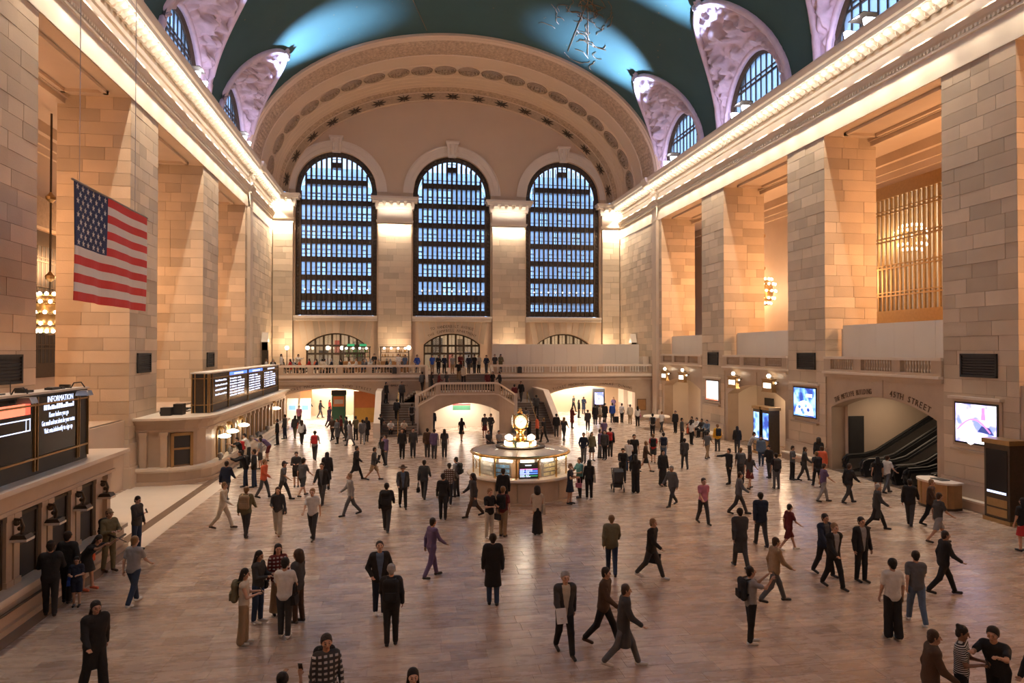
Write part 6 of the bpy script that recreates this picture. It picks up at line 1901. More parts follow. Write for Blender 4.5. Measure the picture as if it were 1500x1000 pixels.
ITEM_WORD = {'backpack': 'backpack', 'tote': 'tote bag', 'handbag': 'handbag', 'briefcase': 'briefcase', 'suitcase': 'wheeled suitcase', 'shopping_bag': 'carrier bag', 'phone': 'phone', 'paper': 'paper'}
def color_word(c):
    tab = (('black', BLK), ('dark grey', CHR), ('grey', GRY), ('white', WHT), ('tan', TAN), ('brown', BRN), ('red', RED), ('orange', ORG), ('yellow', YEL), ('blue', BLU), ('navy', NVY), ('olive', OLV), ('pink', PNK), ('green', GRN), ('cream', CRM), ('light grey', LGR), ('maroon', MAR), ('purple', PUR), ('denim', DEN), ('teal', TEA))
    return next((n for n, v in tab if v == c), 'dark')
def person(phrase, pos, face, pose, H, top, tcol, bot, bcol, hair, hcol, skin=S1, shoes=BLK, items=(), under=None, group=None, mirror=False, label=None):
    k = H / 1.735
    zc_ = pos[0] * math.sin(YAW) + pos[1] * math.cos(YAW)
    lod = 0 if zc_ < 33 else 1
    rz = R(face)
    t = thing('person', label or ('person ' + phrase), 'person', tuple(pos), rz, group)
    sx = -k if mirror else k
    t.scale = (sx, k, k)
    def put(name, kind, col): return inst(name, part_mesh(kind, pose, lod), t, color=(*col, 1))
    put('body', 'body', skin)
    names = {'tee': 'shirt', 'tank': 'top', 'tee_stripe': 'shirt', 'tee_plaid': 'shirt', 'shirt': 'shirt', 'shirt_plaid': 'shirt', 'jacket': 'jacket', 'suit': 'jacket', 'hoodie': 'hoodie', 'coat': 'coat', 'dress': 'dress'}
    if under: put('shirt', 'tee', under)
    elif top == 'suit': put('shirt', 'tee', WHT)
    put(names[top], top, tcol)
    if bot: put({'wide': 'trousers'}.get(bot, 'skirt' if 'skirt' in bot else bot), bot, bcol)
    if hair: put('hat' if hair.startswith('hat') else 'hair', hair, hcol)
    if hair and hair.startswith('hat'): put('hair', 'hair_short', HD)
    put('shoe', 'shoe_l', shoes); put('shoe', 'shoe_r', shoes)
    J = joints(pose)
    for it in items:
        kind, col = it[0], it[1]
        hand = 'r' if len(it) < 3 else it[2]
        if kind == 'backpack': p = J['chest'] + V3(0, .20, -.20); irz = 0; rot = (0, 0, 0)
        elif kind in ('phone', 'paper'): p = J['wri' + hand] + J['hd' + hand] * .09 + V3(0, -.015, .05); rot = (R(-25), 0, 0)
        elif kind == 'suitcase': p = V3(-.32 if hand == 'r' else .32, .28, 0); rot = (0, 0, 0)
        elif kind in ('tote', 'handbag') and len(it) > 3: p = J['pel'] + V3(-.24 if hand == 'r' else .24, .03, -.18); rot = (0, 0, PI / 2)
        else:
            hh = {'tote': .36 + .34, 'handbag': .2 + .28, 'briefcase': .40, 'shopping_bag': .50}[kind]
            p = J['wri' + hand] + J['hd' + hand] * .08; p = V3(p[0], p[1], p[2] - hh); rot = (0, 0, PI / 2)
        if p[2] < 0: p[2] = 0
        q = Vector((p[0] * sx, p[1] * k, p[2] * k)); q.rotate(__import__('mathutils').Euler((0, 0, rz)))
        o = thing(kind, ' '.join(('%s %s of person %s' % (color_word(col), ITEM_WORD[kind], phrase)).split()[:16]), ITEM_WORD[kind].split()[-1], tuple(Vector(pos) + q), 0, None)
        o.rotation_euler = (rot[0], rot[1], rot[2] + rz); o.scale = (k, k, k)
        for n_, me in item_meshes(kind): inst(n_, me, o, color=(*col, 1))
    return t
def ft(x, y):
    p = onz(x, y); X = p.x                      # stand clear of walls and counters
    if p.y < 62: X = min(X, 23.1 if p.y < 47 else 22.6)
    if p.y < 25.3: X = max(X, -8.72)
    elif 36 < p.y < 62: X = max(X, -8.98)
    return (X, p.y, 0.0)
def hd(x, y, z=1.66): p = onz(x, y, z); return (p.x, p.y, 0.0)
# --- foreground
person('in cream top and khaki trousers reading a phone among friends', ft(357, 944), 95, 'twohands', 1.66, 'tank', CRM, 'wide', TAN, 'hair_long', HB, S1, WHT, [('backpack', OLV), ('phone', BLK)])
person('in dark top and blue jeans standing among friends', ft(378, 912), 70, 'twohands', 1.70, 'shirt', CHR, 'trousers', DEN, 'hair_long', HB, S2, WHT, [('handbag', BLK, 'l', 1)])
person('in red plaid shirt facing friend in white t-shirt', ft(407, 900), 20, 'stand', 1.72, 'shirt_plaid', MAR, 'longskirt', TAN, 'hair_long', HB, S2, BLK)
person('in white t-shirt and grey jeans seen from behind among friends', ft(417, 934), 170, 'twohands', 1.78, 'tee', WHT, 'trousers', CHR, 'hair_short', HB, S2, WHT, [('handbag', BLK, 'r', 1)])
person('in dark coat with big brown curly hair among friends', ft(436, 912), 250, 'stand', 1.72, 'jacket', CHR, 'trousers', BRN, 'hair_big', HN, S2, CHR)
person('in black jacket and glasses gazing up at the vault', ft(556, 901), 8, 'lookup', 1.80, 'suit', BLK, 'trousers', NVY, 'hair_short', HD, S1, WHT, under=LDN)
person('in black suit with grey hair seen from behind', ft(573, 945), 178, 'phone', 1.76, 'jacket', BLK, 'trousers', BLK, 'hair_short', HG, S1, BLK, [('backpack', BLK), ('briefcase', BLK, 'r')], mirror=True)
person('in checked shirt and backpack walking towards the viewer', hd(478, 945), 15, 'stand', 1.78, 'shirt_plaid', CHR, 'trousers', NVY, 'hair_short', HD, S2, BLK, [('backpack', BLK)])
person('in black sleeveless top with long dark hair smiling', hd(605, 985), 5, 'stand', 1.66, 'tank', BLK, 'trousers', BLK, 'hair_long', HB, S1, BLK)
person('in grey patterned top holding a phone up high', hd(414, 990), 170, 'photo', 1.66, 'tee_stripe', CHR, 'trousers', BLK, 'hair_short', HB, S3, BLK, [('phone', BLK)])
person('in dark hooded coat leaning at the lower picture edge', hd(338, 1004), 60, 'lean', 1.70, 'coat', BLK, 'trousers', BLK, 'hair_long', HB, S2)
person('in long black coat and black trousers striding past the dark strip', ft(138, 1012), 40, 'walk', 1.74, 'coat', BLK, 'wide', BLK, 'hair_long', HB, S2, BLK)
person('in grey t-shirt and blue jeans walking off alone', ft(195, 886), 160, 'walk', 1.76, 'tee', LGR, 'trousers', DEN, 'hair_short', HL, S1, WHT)
person('in dark jacket with pale back stripe reading a phone', ft(197, 806), 75, 'phone', 1.74, 'jacket', CHR, 'trousers', DEN, 'hair_short', HB, S1, BLK, [('phone', BLK)])
person('in camouflage uniform and pale helmet standing guard', ft(134, 838), 55, 'guard', 1.80, 'jacket', OLV, 'trousers', OLV, 'hat_cap', TAN, S2, BRN, [('backpack', BLK)])
person('in black uniform shirt standing with legs apart', ft(52, 903), 200, 'guard', 1.80, 'jacket', BLK, 'trousers', BLK, 'hat_cap', BLK, S1, BLK)
person('in black uniform beside the bending person with coral bag', ft(76, 884), 170, 'pocket', 1.82, 'jacket', BLK, 'trousers', BLK, 'hair_short', HD, S1, BLK)
person('in black dress bending towards a child', ft(90, 866), 70, 'bend', 1.68, 'dress', BLK, None, BLK, 'hair_long', HB, S2, ORG, [('handbag', ORG, 'l', 1)])
person('small, in navy t-shirt and blue shorts by the ticket office', ft(112, 888), 10, 'twohands', 1.25, 'tee', NVY, 'shorts', NVY, 'hair_short', HB, S2, BLK, [('handbag', BLU, 'r', 1)])
person('in short-sleeved cardigan and white shirt with raised arms taking a picture', ft(1100, 943), 82, 'photo', 1.70, 'tee', LGR, 'trousers', BLK, 'hair_short', HB, S2, WHT, [('backpack', BLK), ('phone', BLK)])
person('in white t-shirt and wide black trousers seen from behind', ft(1308, 936), 172, 'stand', 1.80, 'tee', WHT, 'wide', BLK, 'hair_short', HB, S2, WHT)
person('in grey shirt and pale jeans beside the white t-shirt walker', ft(1343, 914), 160, 'walk', 1.74, 'tee', GRY, 'trousers', LDN, 'hair_short', HD, S1, WHT)
person('in striped t-shirt with hair tied in a bun', hd(1408, 925), 40, 'twohands', 1.70, 'tee_stripe', BLK, 'trousers', BLK, 'hair_bun', HB, S3, BLK, [('phone', BLK)])
person('in brown coat hurrying at the lower corner', hd(1362, 930), 60, 'stride', 1.76, 'coat', BRN, 'trousers', BLK, 'hair_short', HN, S2)
person('in black shirt reaching towards the striped t-shirt wearer', hd(1462, 925), -60, 'lean', 1.80, 'tee', BLK, 'trousers', BLK, 'hair_short', HD, S2)
person('in dark jacket cut off by the picture corner', hd(1530, 935), -70, 'walk', 1.74, 'jacket', BLK, 'trousers', BLK, 'hair_short', HB, S2)
person('in red top at the picture edge near the tall kiosk', ft(1499, 808), 180, 'stand', 1.72, 'tee', BLK, 'skirt', RED, 'hair_long', HB, S1)
# --- middle foreground
person('in open dark suit and pale shirt with paper, walking forward', ft(827, 958), 5, 'walk', 1.80, 'suit', CHR, 'trousers', BLK, 'hair_short', HG, S1, BLK, [('paper', WHT, 'r')], under=CRM)
person('in wide black jacket and blue jeans seen from behind', ft(722, 886), 175, 'stand', 1.80, 'coat', BLK, 'trousers', DEN, 'hair_short', HD, S1)
person('in dark brown jacket stepping past the suited walker', ft(884, 944), 60, 'stride', 1.76, 'jacket', BRN, 'trousers', BLK, 'hair_short', HD, S2, BRN)
person('in black coat and pale shoes, striding, nearest the middle', ft(913, 976), 75, 'stride', 1.74, 'coat', CHR, 'trousers', GRY, 'hair_short', HN, S1, WHT)
person('in olive cape jacket and blue jeans walking away', ft(896, 842), 165, 'walk', 1.74, 'jacket', OLV, 'trousers', DEN, 'hair_short', HL, S1)
person('in black jacket and white trainers carrying a bag', ft(954, 847), 50, 'stride', 1.76, 'jacket', BLK, 'trousers', CHR, 'hair_short', HL, S1, WHT, [('briefcase', BLK, 'l')])
person('in cream top and long black skirt seen from behind', ft(787, 783), 178, 'phone', 1.68, 'tank', CRM, 'longskirt', BLK, 'hair_big', HB, S1, BLK, [('tote', CRM, 'l', 1), ('phone', WHT)], mirror=True)
person('in black t-shirt and cream trousers, close to a companion', ft(717, 789), 30, 'twohands', 1.72, 'tee', BLK, 'trousers', CRM, 'hair_short', HL, S1, WHT, [('handbag', BLK, 'l')])
person('in maroon t-shirt and khaki trousers with black backpack', ft(737, 786), 150, 'stand', 1.74, 'tee', MAR, 'trousers', TAN, 'hair_short', HL, S1, BLK, [('backpack', BLK)])
person('in black jacket waiting at the round booth counter', ft(737, 753), 178, 'stand', 1.80, 'jacket', BLK, 'trousers', BLK, 'hair_short', HD, S2, BLK)
person('in dark flowered dress beside the round booth', (7.3, 29.05, 0), 60, 'twohands', 1.70, 'dress', NVY, None, BLK, 'hair_short', HL, S1, BLK, [('handbag', PNK, 'l')])
person('in flowing dark coat rushing past the booth', ft(694, 757), -80, 'stride', 1.74, 'coat', CHR, 'trousers', BRN, 'hair_big', HD, S2)
person('in mauve shirt and purple trousers walking alone in the open', ft(632, 846), 120, 'walk', 1.72, 'shirt', PUR, 'trousers', PUR, 'hair_short', HD, S2)
person('in three-piece suit with grey hair walking forward', ft(1221, 861), 10, 'walk', 1.80, 'suit', BLK, 'trousers', BLK, 'hair_short', HL, S1, BLK, under=LGR)
person('in dark suit with open collar walking beside two colleagues', ft(1262, 852), 5, 'stand', 1.80, 'suit', BLK, 'trousers', BLK, 'hair_short', HB, S2, BLK, under=LGR)
person('in navy jacket half hidden behind the suited colleagues', ft(1207, 842), 12, 'walk', 1.80, 'suit', NVY, 'trousers', BLK, 'hair_short', HB, S2, BLK, under=GRY)
person('in dark overcoat walking behind the picture taker', ft(1085, 832), 175, 'walk', 1.80, 'coat', CHR, 'trousers', CHR, 'hair_short', HD, S2)
person('in navy jacket carrying a dark bag beyond the picture taker', ft(1115, 800), 170, 'walk', 1.80, 'jacket', NVY, 'trousers', CHR, 'hair_short', HD, S1, BLK, [('briefcase', BLK, 'r')])
person('in tan jacket and black boots striding past the picture taker', ft(1134, 882), 85, 'stride', 1.72, 'jacket', TAN, 'trousers', GRY, 'hair_short', HN, S1)
person('in dark boots and black trousers crossing the violet reflection', ft(1382, 870), 70, 'stride', 1.74, 'jacket', BLK, 'trousers', BLK, 'hair_short', HD, S2)
person('in dark patterned coat bending forward mid-stride', ft(1284, 775), 60, 'stride', 1.70, 'coat', CHR, 'trousers', BLK, 'hair_short', HG, S1, BLK, [('handbag', BLK, 'l')])
person('in short black jacket walking towards the wooden desk', ft(1333, 770), 130, 'walk', 1.74, 'jacket', BLK, 'trousers', CHR, 'hair_short', HD, S2)
person('in dark t-shirt and white shorts beside the wooden desk', ft(1374, 795), 80, 'stride', 1.74, 'tee', CHR, 'shorts', LGR, 'hair_short', HN, S2, CHR)
person('in brown jacket leaning on the wooden desk', ft(1363, 770), 40, 'walk', 1.74, 'jacket', BRN, 'trousers', BLK, 'hair_short', HL, S1)
person('in black jacket striding across the open floor by the escalators', ft(1243, 737), 100, 'stride', 1.74, 'jacket', BLK, 'trousers', CHR, 'hair_short', HN, S2)
person('in white shirt stepping towards the escalators', ft(1299, 722), 100, 'walk', 1.74, 'tee', WHT, 'trousers', GRY, 'hair_short', HN, S1)
person('in black dress waiting at the escalator foot', ft(1286, 722), 160, 'stand', 1.66, 'dress', BLK, None, BLK, 'hair_long', HB, S2)
person('in mauve t-shirt crossing behind the suited colleagues', ft(1206, 735), 80, 'walk', 1.66, 'tee', PUR, 'trousers', LGR, 'hair_short', HN, S1)
person('in pink top and grey trousers in front of the pink reflection', ft(1030, 767), 5, 'walk', 1.74, 'tee', PNK, 'trousers', CHR, 'hair_short', HN, S1)
person('in pale grey coat striding left of the pink reflection', ft(985, 741), -60, 'stride', 1.74, 'jacket', GRY, 'trousers', CHR, 'hair_short', HG, S1)
person('in dark red shorts and white sneakers by the blue reflection', ft(1155, 806), 90, 'stride', 1.55, 'tee', MAR, 'shorts', MAR, 'hair_short', HD, S2, WHT)
person('in grey ribbed jacket striding past the pointing man', ft(1082, 753), 70, 'stride', 1.72, 'jacket', GRY, 'trousers', CHR, 'hair_short', HN, S1)
# --- right middle distance
person('in black jacket with an outstretched pointing arm', ft(1068, 709), -80, 'point', 1.72, 'jacket', BLK, 'trousers', BLK, 'hair_short', HB, S1)
person('in grey shirt with large backpack beside the pointing person', ft(1085, 708), 165, 'stand', 1.74, 'tee', GRY, 'trousers', CHR, 'hair_short', HL, S1, BLK, [('backpack', GRY)])
person('in maroon skirt behind the grey backpack wearer', ft(1098, 716), 120, 'walk', 1.66, 'tee', CHR, 'skirt', MAR, 'hair_long', HN, S1)
person('in dark coat with long black hair near the glowing kiosks', ft(1080, 664), 160, 'stand', 1.70, 'jacket', BLK, 'trousers', CHR, 'hair_long', HB, S1)
person('in pale checked shirt leaning forward near the glowing kiosks', ft(1098, 676), 60, 'lean', 1.78, 'shirt_plaid', LGR, 'trousers', CHR, 'hair_short', HD, S2)
person('in denim jacket and jeans standing straight near the glowing kiosks', ft(1115, 682), -30, 'stand', 1.66, 'jacket', LDN, 'trousers', DEN, 'hair_long', HB, S2)
person('in black and white scarf beside the small backpack wearer', ft(1127, 700), -70, 'phone', 1.66, 'jacket', BLK, 'trousers', CHR, 'hair_tail', HB, S1)
person('in black outfit with a small backpack by the blue kiosk', ft(1137, 716), 175, 'stand', 1.66, 'tee', BLK, 'trousers', GRY, 'hair_short', HB, S2, BLK, [('backpack', CHR)])
person('in grey top facing the wall ledge under the blue screen', ft(1161, 703), 40, 'twohands', 1.70, 'tee', GRY, 'trousers', BLK, 'hair_short', HN, S2)
person('in grey hoodie stepping off under the blue screen', ft(1178, 704), 60, 'walk', 1.70, 'hoodie', CHR, 'trousers', CHR, 'hair_short', HN, S2, BLK, [('handbag', BLK, 'l', 1)])
person('in black top with black backpack and blond hair', ft(1197, 713), 170, 'walk', 1.70, 'tee', CHR, 'trousers', BLK, 'hair_short', HL, S1, BLK, [('backpack', BLK)])
person('in orange vest beside the blond backpack wearer', ft(1204, 704), 150, 'stand', 1.70, 'jacket', ORG, 'trousers', CHR, 'hair_short', HN, S1)
person('in black jacket and fluttering hair by the escalator arch', ft(1215, 688), 150, 'walk', 1.78, 'jacket', BLK, 'trousers', BLK, 'hair_big', HD, S2)
person('in yellow jacket with a dark backpack', ft(1051, 661), 175, 'stand', 1.74, 'jacket', YEL, 'trousers', CHR, 'hair_short', HL, S1, BLK, [('backpack', BLK)])
person('in orange scarf standing before the seated group', ft(999, 649), 60, 'stand', 1.76, 'jacket', CHR, 'trousers', BLK, 'hair_short', HB, S2)
person('in white shirt and black trousers before the seated group', ft(1013, 651), 120, 'stand', 1.72, 'tee', WHT, 'trousers', BLK, 'hair_long', HB, S1, BLK, [('tote', ORG, 'l', 1)])
for i, (X, Y, c, lab) in enumerate(((22.98, 51.5, CHR, 'in dark coat at the far end of the stone bench'), (22.98, 50.6, WHT, 'in white shirt seated on the stone bench between two dark coats'), (22.98, 49.7, CHR, 'in dark jacket seated on the bench next to a blue shirt'), (22.98, 48.8, LDN, 'in pale blue shirt seated on the stone bench'), (22.0, 52.6, BLK, 'in black top standing behind the seated group'))):
    person(lab, (X, Y, 0), -80 + 8 * i, 'sit' if i < 4 else 'stand', 1.74, 'jacket' if i % 2 == 0 else 'shirt', c, 'trousers', BLK, 'hair_short', HB, (S2, S1, S3, S1, S2)[i])
for y0, y1, x0, lab in ((48.0, 52.0, 22.8, 'low stone bench along the far pier with seated people'), (35.8, 39.4, 23.42, 'low stone bench along the pier with the blue screen'), (24.3, 27.0, 23.48, 'low stone ledge along the near pier behind the wooden desk')):
    t = thing('stone_bench', lab, 'bench', (XR - .17, y0, 0)); w_ = XR - .17 - x0
    MB().box(-w_ + .05, 0, 0, y1 - y0, 0, .36).build('block', M['marble'], t); MB().box(-w_, 0, -.04, y1 - y0 + .04, .36, .44).build('seat', M['marble_pale'], t)
person('in dark clothes gliding past the pink light', ft(1003, 687), 170, 'walk', 1.70, 'jacket', CHR, 'trousers', CHR, 'hair_short', HD, S2)
person('in grey overall near the small marble stand', ft(1036, 672), 120, 'walk', 1.66, 'tee', GRY, 'trousers', TAN, 'hair_short', HD, S2)
# --- centre right crowd
person('in teal t-shirt leaning on the booth ledge', ft(849, 729), -70, 'shoulder', 1.76, 'tee', TEA, 'trousers', BLK, 'hair_short', HN, S2, GRY)
person('in black top with a white shoulder bag near the booth', ft(863, 731), 170, 'stand', 1.70, 'shirt', BLK, 'trousers', BLK, 'hair_long', HB, S1, WHT, [('tote', CRM, 'r', 1)])
person('in dark cardigan pushing a stroller', ft(912, 706), -10, 'push', 1.70, 'jacket', BLK, 'trousers', BLK, 'hair_short', HB, S1)
person('in black top and black flared trousers seen from behind, by the stroller', ft(931, 722), 175, 'twohands', 1.74, 'jacket', BLK, 'wide', BLK, 'hair_long', HB, S1)
person('in black waistcoat and jeans talking with a tall man', ft(921, 690), 160, 'twohands', 1.66, 'tee', WHT, 'trousers', DEN, 'hair_tail', HN, S1)
person('tall, in black t-shirt standing in the talking group', ft(929, 686), -10, 'stand', 1.86, 'tee', BLK, 'trousers', BLK, 'hair_short', HB, S2)
person('in brown jacket and dark skirt stepping sideways', ft(945, 691), 70, 'stride', 1.70, 'jacket', BRN, 'skirt', BLK, 'hair_short', HL, S1)
person('in red t-shirt with black backpack and shorts', ft(957, 678), 160, 'walk', 1.70, 'tee', RED, 'shorts', CHR, 'hair_short', HL, S1, BLK, [('backpack', BLK)])
person('in white top with dark backpack beside the red t-shirt', ft(972, 677), 165, 'stand', 1.72, 'tee', LGR, 'trousers', LDN, 'hair_short', HD, S1, BLK, [('backpack', NVY)])
person('in ankle-length black coat standing alone', ft(971, 712), 10, 'stand', 1.72, 'coat', BLK, 'longskirt', BLK, 'hair_long', HB, S2)
person('in navy shirt with a hand on the hip', ft(855, 678), -30, 'pocket', 1.74, 'shirt', NVY, 'trousers', GRY, 'hair_short', HB, S2)
person('in olive blouse and long skirt with long hair', ft(867, 675), 20, 'stand', 1.68, 'jacket', OLV, 'skirt', CHR, 'hair_long', HD, S1)
person('in plum jacket standing in the red bag group', ft(879, 671), 60, 'stand', 1.74, 'jacket', PUR, 'trousers', GRY, 'hair_short', HN, S1)
person('in grey jacket standing in the red bag group', ft(886, 673), -40, 'stand', 1.74, 'jacket', CHR, 'trousers', BLK, 'hair_short', HD, S2)
person('in black jacket with a bright red bag', ft(894, 669), 150, 'stand', 1.76, 'jacket', BLK, 'trousers', CHR, 'hair_short', HD, S1, BLK, [('backpack', RED)])
person('in violet top walking towards the flat arch', ft(885, 650), 175, 'walk', 1.72, 'tee', PUR, 'trousers', CHR, 'hair_short', HD, S2)
person('in dark shirt and dark trousers before the flat arch queue', ft(861, 631), 165, 'walk', 1.72, 'jacket', CHR, 'trousers', BLK, 'hair_short', HD, S2)
person('in black coat facing away in the flat arch queue', ft(872, 622), 160, 'stand', 1.78, 'coat', BLK, 'trousers', CHR, 'hair_short', HD, S1)
person('in cream jacket in the flat arch queue', ft(879, 621), 100, 'stand', 1.70, 'jacket', CRM, 'trousers', TAN, 'hair_short', HL, S1)
person('in wide black hat and dark coat in the flat arch queue', ft(886, 619), 150, 'stand', 1.74, 'coat', BLK, 'trousers', CHR, 'hat_brim', BLK, S1)
person('in bright blue jacket with a black suitcase', ft(897, 619), 170, 'stand', 1.76, 'jacket', BLU, 'trousers', CHR, 'hair_short', HD, S1, BLK, [('suitcase', BLK, 'r')])
person('in white shirt and black trousers next to the blue jacket', ft(911, 619), 140, 'stand', 1.74, 'tee', WHT, 'trousers', BLK, 'hair_short', HD, S1)
person('in beige jacket and beige trousers under the flat arch', ft(923, 621), 170, 'stand', 1.72, 'jacket', CRM, 'trousers', TAN, 'hair_short', HD, S1)
person('in white blouse and black trousers with a pink bag', ft(934, 624), 175, 'stand', 1.70, 'shirt', WHT, 'trousers', BLK, 'hair_long', HB, S1, BLK, [('handbag', PNK, 'r', 1)])
person('in black top with backpack near the marble stand', ft(956, 640), 165, 'stand', 1.74, 'tee', LGR, 'trousers', BLK, 'hair_short', HB, S2, BLK, [('backpack', BLK)])
person('in white shirt at the marble stand', ft(969, 633), 120, 'walk', 1.68, 'tee', WHT, 'trousers', CHR, 'hair_short', HL, S1)
for i, (x, y, c, b, lab) in enumerate(((815, 640, BLK, CHR, 'in black coat at the foot of the stairs'), (826, 646, CHR, CHR, 'in dark jacket just right of the stair foot'), (838, 627, MAR, CHR, 'in maroon top in the stair-side crowd'), (848, 612, BLK, BLK, 'in black jacket in front of the glowing kiosk'), (840, 603, CHR, BLK, 'in charcoal jacket deep under the flat arch'), (855, 606, NVY, CHR, 'in navy jacket just left of the bright doorway'), (823, 598, CHR, BLK, 'in grey coat beside the stair parapet'), (899, 606, PUR, CHR, 'in purple jacket at the bright shop doorway'), (775, 648, BLK, BLK, 'in black shirt standing behind the clock'), (787, 644, ORG, BLK, 'in orange top on the floor behind the clock'), (797, 648, BLK, BLK, 'in black t-shirt with fair hair behind the booth'))):
    person(lab, ft(x, y), 170 - 31 * i, ('stand', 'walk', 'twohands')[i % 3], 1.74, ('jacket', 'tee', 'coat')[i % 3], c, 'trousers', b, ('hair_short', 'hair_long')[i % 2], (HB, HL, HN)[i % 3], (S1, S2, S3)[i % 3])
# --- centre left crowd
person('in black shirt and trousers facing forward, left of a companion', ft(589, 672), 0, 'stand', 1.80, 'shirt', BLK, 'trousers', BLK, 'hair_short', HD, S2)
person('in dark grey shirt and jeans facing forward beside the black shirt', ft(605, 670), 5, 'stand', 1.78, 'shirt', CHR, 'trousers', CHR, 'hair_short', HD, S2)
person('in brown sweater with back turned, left of three', ft(626, 670), 175, 'stand', 1.76, 'jacket', BRN, 'trousers', CHR, 'hair_short', HD, S2)
person('in purple top and white jacket, middle of three', ft(636, 672), 170, 'stand', 1.78, 'jacket', PUR, 'trousers', CHR, 'hair_short', HD, S1, BLK, [('tote', WHT, 'r', 1)])
person('in dark grey vest and long hair, right of three', ft(651, 670), 175, 'stand', 1.72, 'tee', CHR, 'trousers', CHR, 'hair_long', HB, S2)
person('in wide-brimmed hat and open dark jacket', ft(590, 744), 5, 'walk', 1.78, 'suit', CHR, 'trousers', BLK, 'hat_brim', BRN, S2, BLK, under=LDN)
person('in black jacket with a backpack walking away alone', ft(566, 779), 172, 'walk', 1.76, 'jacket', BLK, 'trousers', CHR, 'hair_short', HD, S1, GRY, [('backpack', BLK)])
person('in long dark jacket and brown scarf walking away', ft(621, 731), 165, 'walk', 1.72, 'jacket', CHR, 'trousers', CHR, 'hair_short', HD, S2, BLK, [('handbag', BLK, 'l')])
person('in checked dark shirt next to the grey vest wearer', ft(658, 738), 170, 'walk', 1.74, 'shirt_plaid', BRN, 'trousers', BLK, 'hair_short', HD, S2, BLK, [('shopping_bag', WHT, 'l')])
person('in grey vest with black backpack by the checked shirt', ft(668, 728), -120, 'stand', 1.76, 'tee', LGR, 'trousers', CHR, 'hair_short', HD, S1, BLK, [('backpack', BLK)])
person('in black shirt and black trousers standing away, near the booth', ft(649, 761), 172, 'stand', 1.76, 'shirt', BLK, 'trousers', BLK, 'hair_short', HD, S1)
person('in black cape rushing with a flying bag', ft(521, 702), 80, 'stride', 1.74, 'coat', BLK, 'trousers', BLK, 'hair_short', HD, S2, BLK, [('tote', BLK, 'l', 1)])
person('in tan shorts rushing behind the black cape', ft(547, 703), 85, 'stride', 1.70, 'jacket', CHR, 'shorts', TAN, 'hair_short', HD, S2)
person('in black dress with a white shoulder bag, close to a friend', ft(558, 684), 60, 'walk', 1.70, 'jacket', BLK, 'trousers', BLK, 'hair_long', HB, S1, WHT, [('tote', WHT, 'r', 1)])
person('in lavender jacket beside the white shoulder bag', ft(565, 681), -60, 'stand', 1.70, 'jacket', PUR, 'trousers', GRY, 'hair_short', HD, S1)
person('in pale grey jacket and grey trousers striding left', ft(514, 755), -75, 'stride', 1.72, 'jacket', LGR, 'trousers', GRY, 'hair_short', HL, S1)
person('in short black dress walking through the stair arch', ft(676, 646), 160, 'walk', 1.68, 'dress', BLK, None, BLK, 'hair_long', HB, S1)
person('in red kilt-like skirt at the stair arch side', ft(710, 641), 10, 'stand', 1.76, 'tee', CHR, 'skirt', MAR, 'hair_short', HD, S1)
person('in dark shirt leaning beside the red skirt', ft(719, 640), -40, 'pocket', 1.74, 'shirt', CHR, 'trousers', CHR, 'hair_short', HN, S1)
for i, (x, lab) in enumerate(((716, 'in patterned dark top seated on the floor by the arch'), (724, 'in pale top seated on the floor by the arch'))):
    p = ft(x, 652); person(lab, (p[0] + .35 * i, p[1], 0), 20, 'floorsit', 1.70, 'tee', (CHR, LGR)[i], 'trousers', CHR, 'hair_short', HB, S2)
person('in navy uniform standing against the stair arch pier', ft(634, 633), 0, 'stand', 1.78, 'jacket', NVY, 'trousers', NVY, 'hair_short', HB, S3)
# --- far left crowd by the ticket office
person('in plain navy shirt walking away near the bowed office corner', ft(331, 735), 165, 'walk', 1.76, 'jacket', NVY, 'trousers', GRY, 'hair_short', HD, S2)
person('in pale beige clothes striding near the bowed office corner', ft(326, 774), 85, 'stride', 1.74, 'shirt', CRM, 'trousers', CRM, 'hair_short', HL, S1, BRN)
person('in olive coat with a tan backpack walking away', ft(360, 786), 172, 'walk', 1.76, 'jacket', OLV, 'trousers', CHR, 'hair_short', HL, S1, BLK, [('backpack', TAN)])
person('in dark jacket and jeans queuing, left of a pair', ft(360, 713), -70, 'lean', 1.78, 'jacket', BLK, 'trousers', DEN, 'hair_short', HD, S1, BLK, [('backpack', CHR)])
person('in dark jacket and jeans queuing, right of a pair', ft(372, 714), -80, 'pocket', 1.80, 'jacket', BLK, 'trousers', DEN, 'hair_short', HD, S2)
person('in bright orange jacket and grey trousers', ft(386, 729), 80, 'walk', 1.72, 'jacket', ORG, 'trousers', GRY, 'hair_short', HL, S1)
person('in dark cap with a flying coat behind the cream trousers', ft(414, 732), 85, 'stride', 1.72, 'tee', GRY, 'trousers', CHR, 'hat_cap', CHR, S2, BLK, [('handbag', BLK, 'l', 1)])
person('in dark blouse and wide cream trousers facing forward', ft(407, 783), 0, 'carry', 1.70, 'shirt', CHR, 'wide', CRM, 'hair_long', HN, S1, TAN, [('handbag', CHR, 'l', 1)])
person('young, in dark hoodie and black shorts', ft(434, 713), 5, 'twohands', 1.66, 'hoodie', CHR, 'shorts', BLK, 'hair_short', HN, S1)
person('in grey cap, t-shirt and shorts beside the hoodie wearer', ft(443, 727), 150, 'stride', 1.74, 'tee', GRY, 'shorts', CHR, 'hat_cap', CHR, S1)
person('in white printed t-shirt and grey trousers walking forward', ft(458, 790), -10, 'walk', 1.78, 'tee', WHT, 'trousers', CHR, 'hair_short', HL, S1, CHR)
person('in open black jacket and grey t-shirt walking forward', ft(472, 739), -15, 'walk', 1.78, 'suit', BLK, 'trousers', CHR, 'hair_short', HD, S2, BLK, under=GRY)
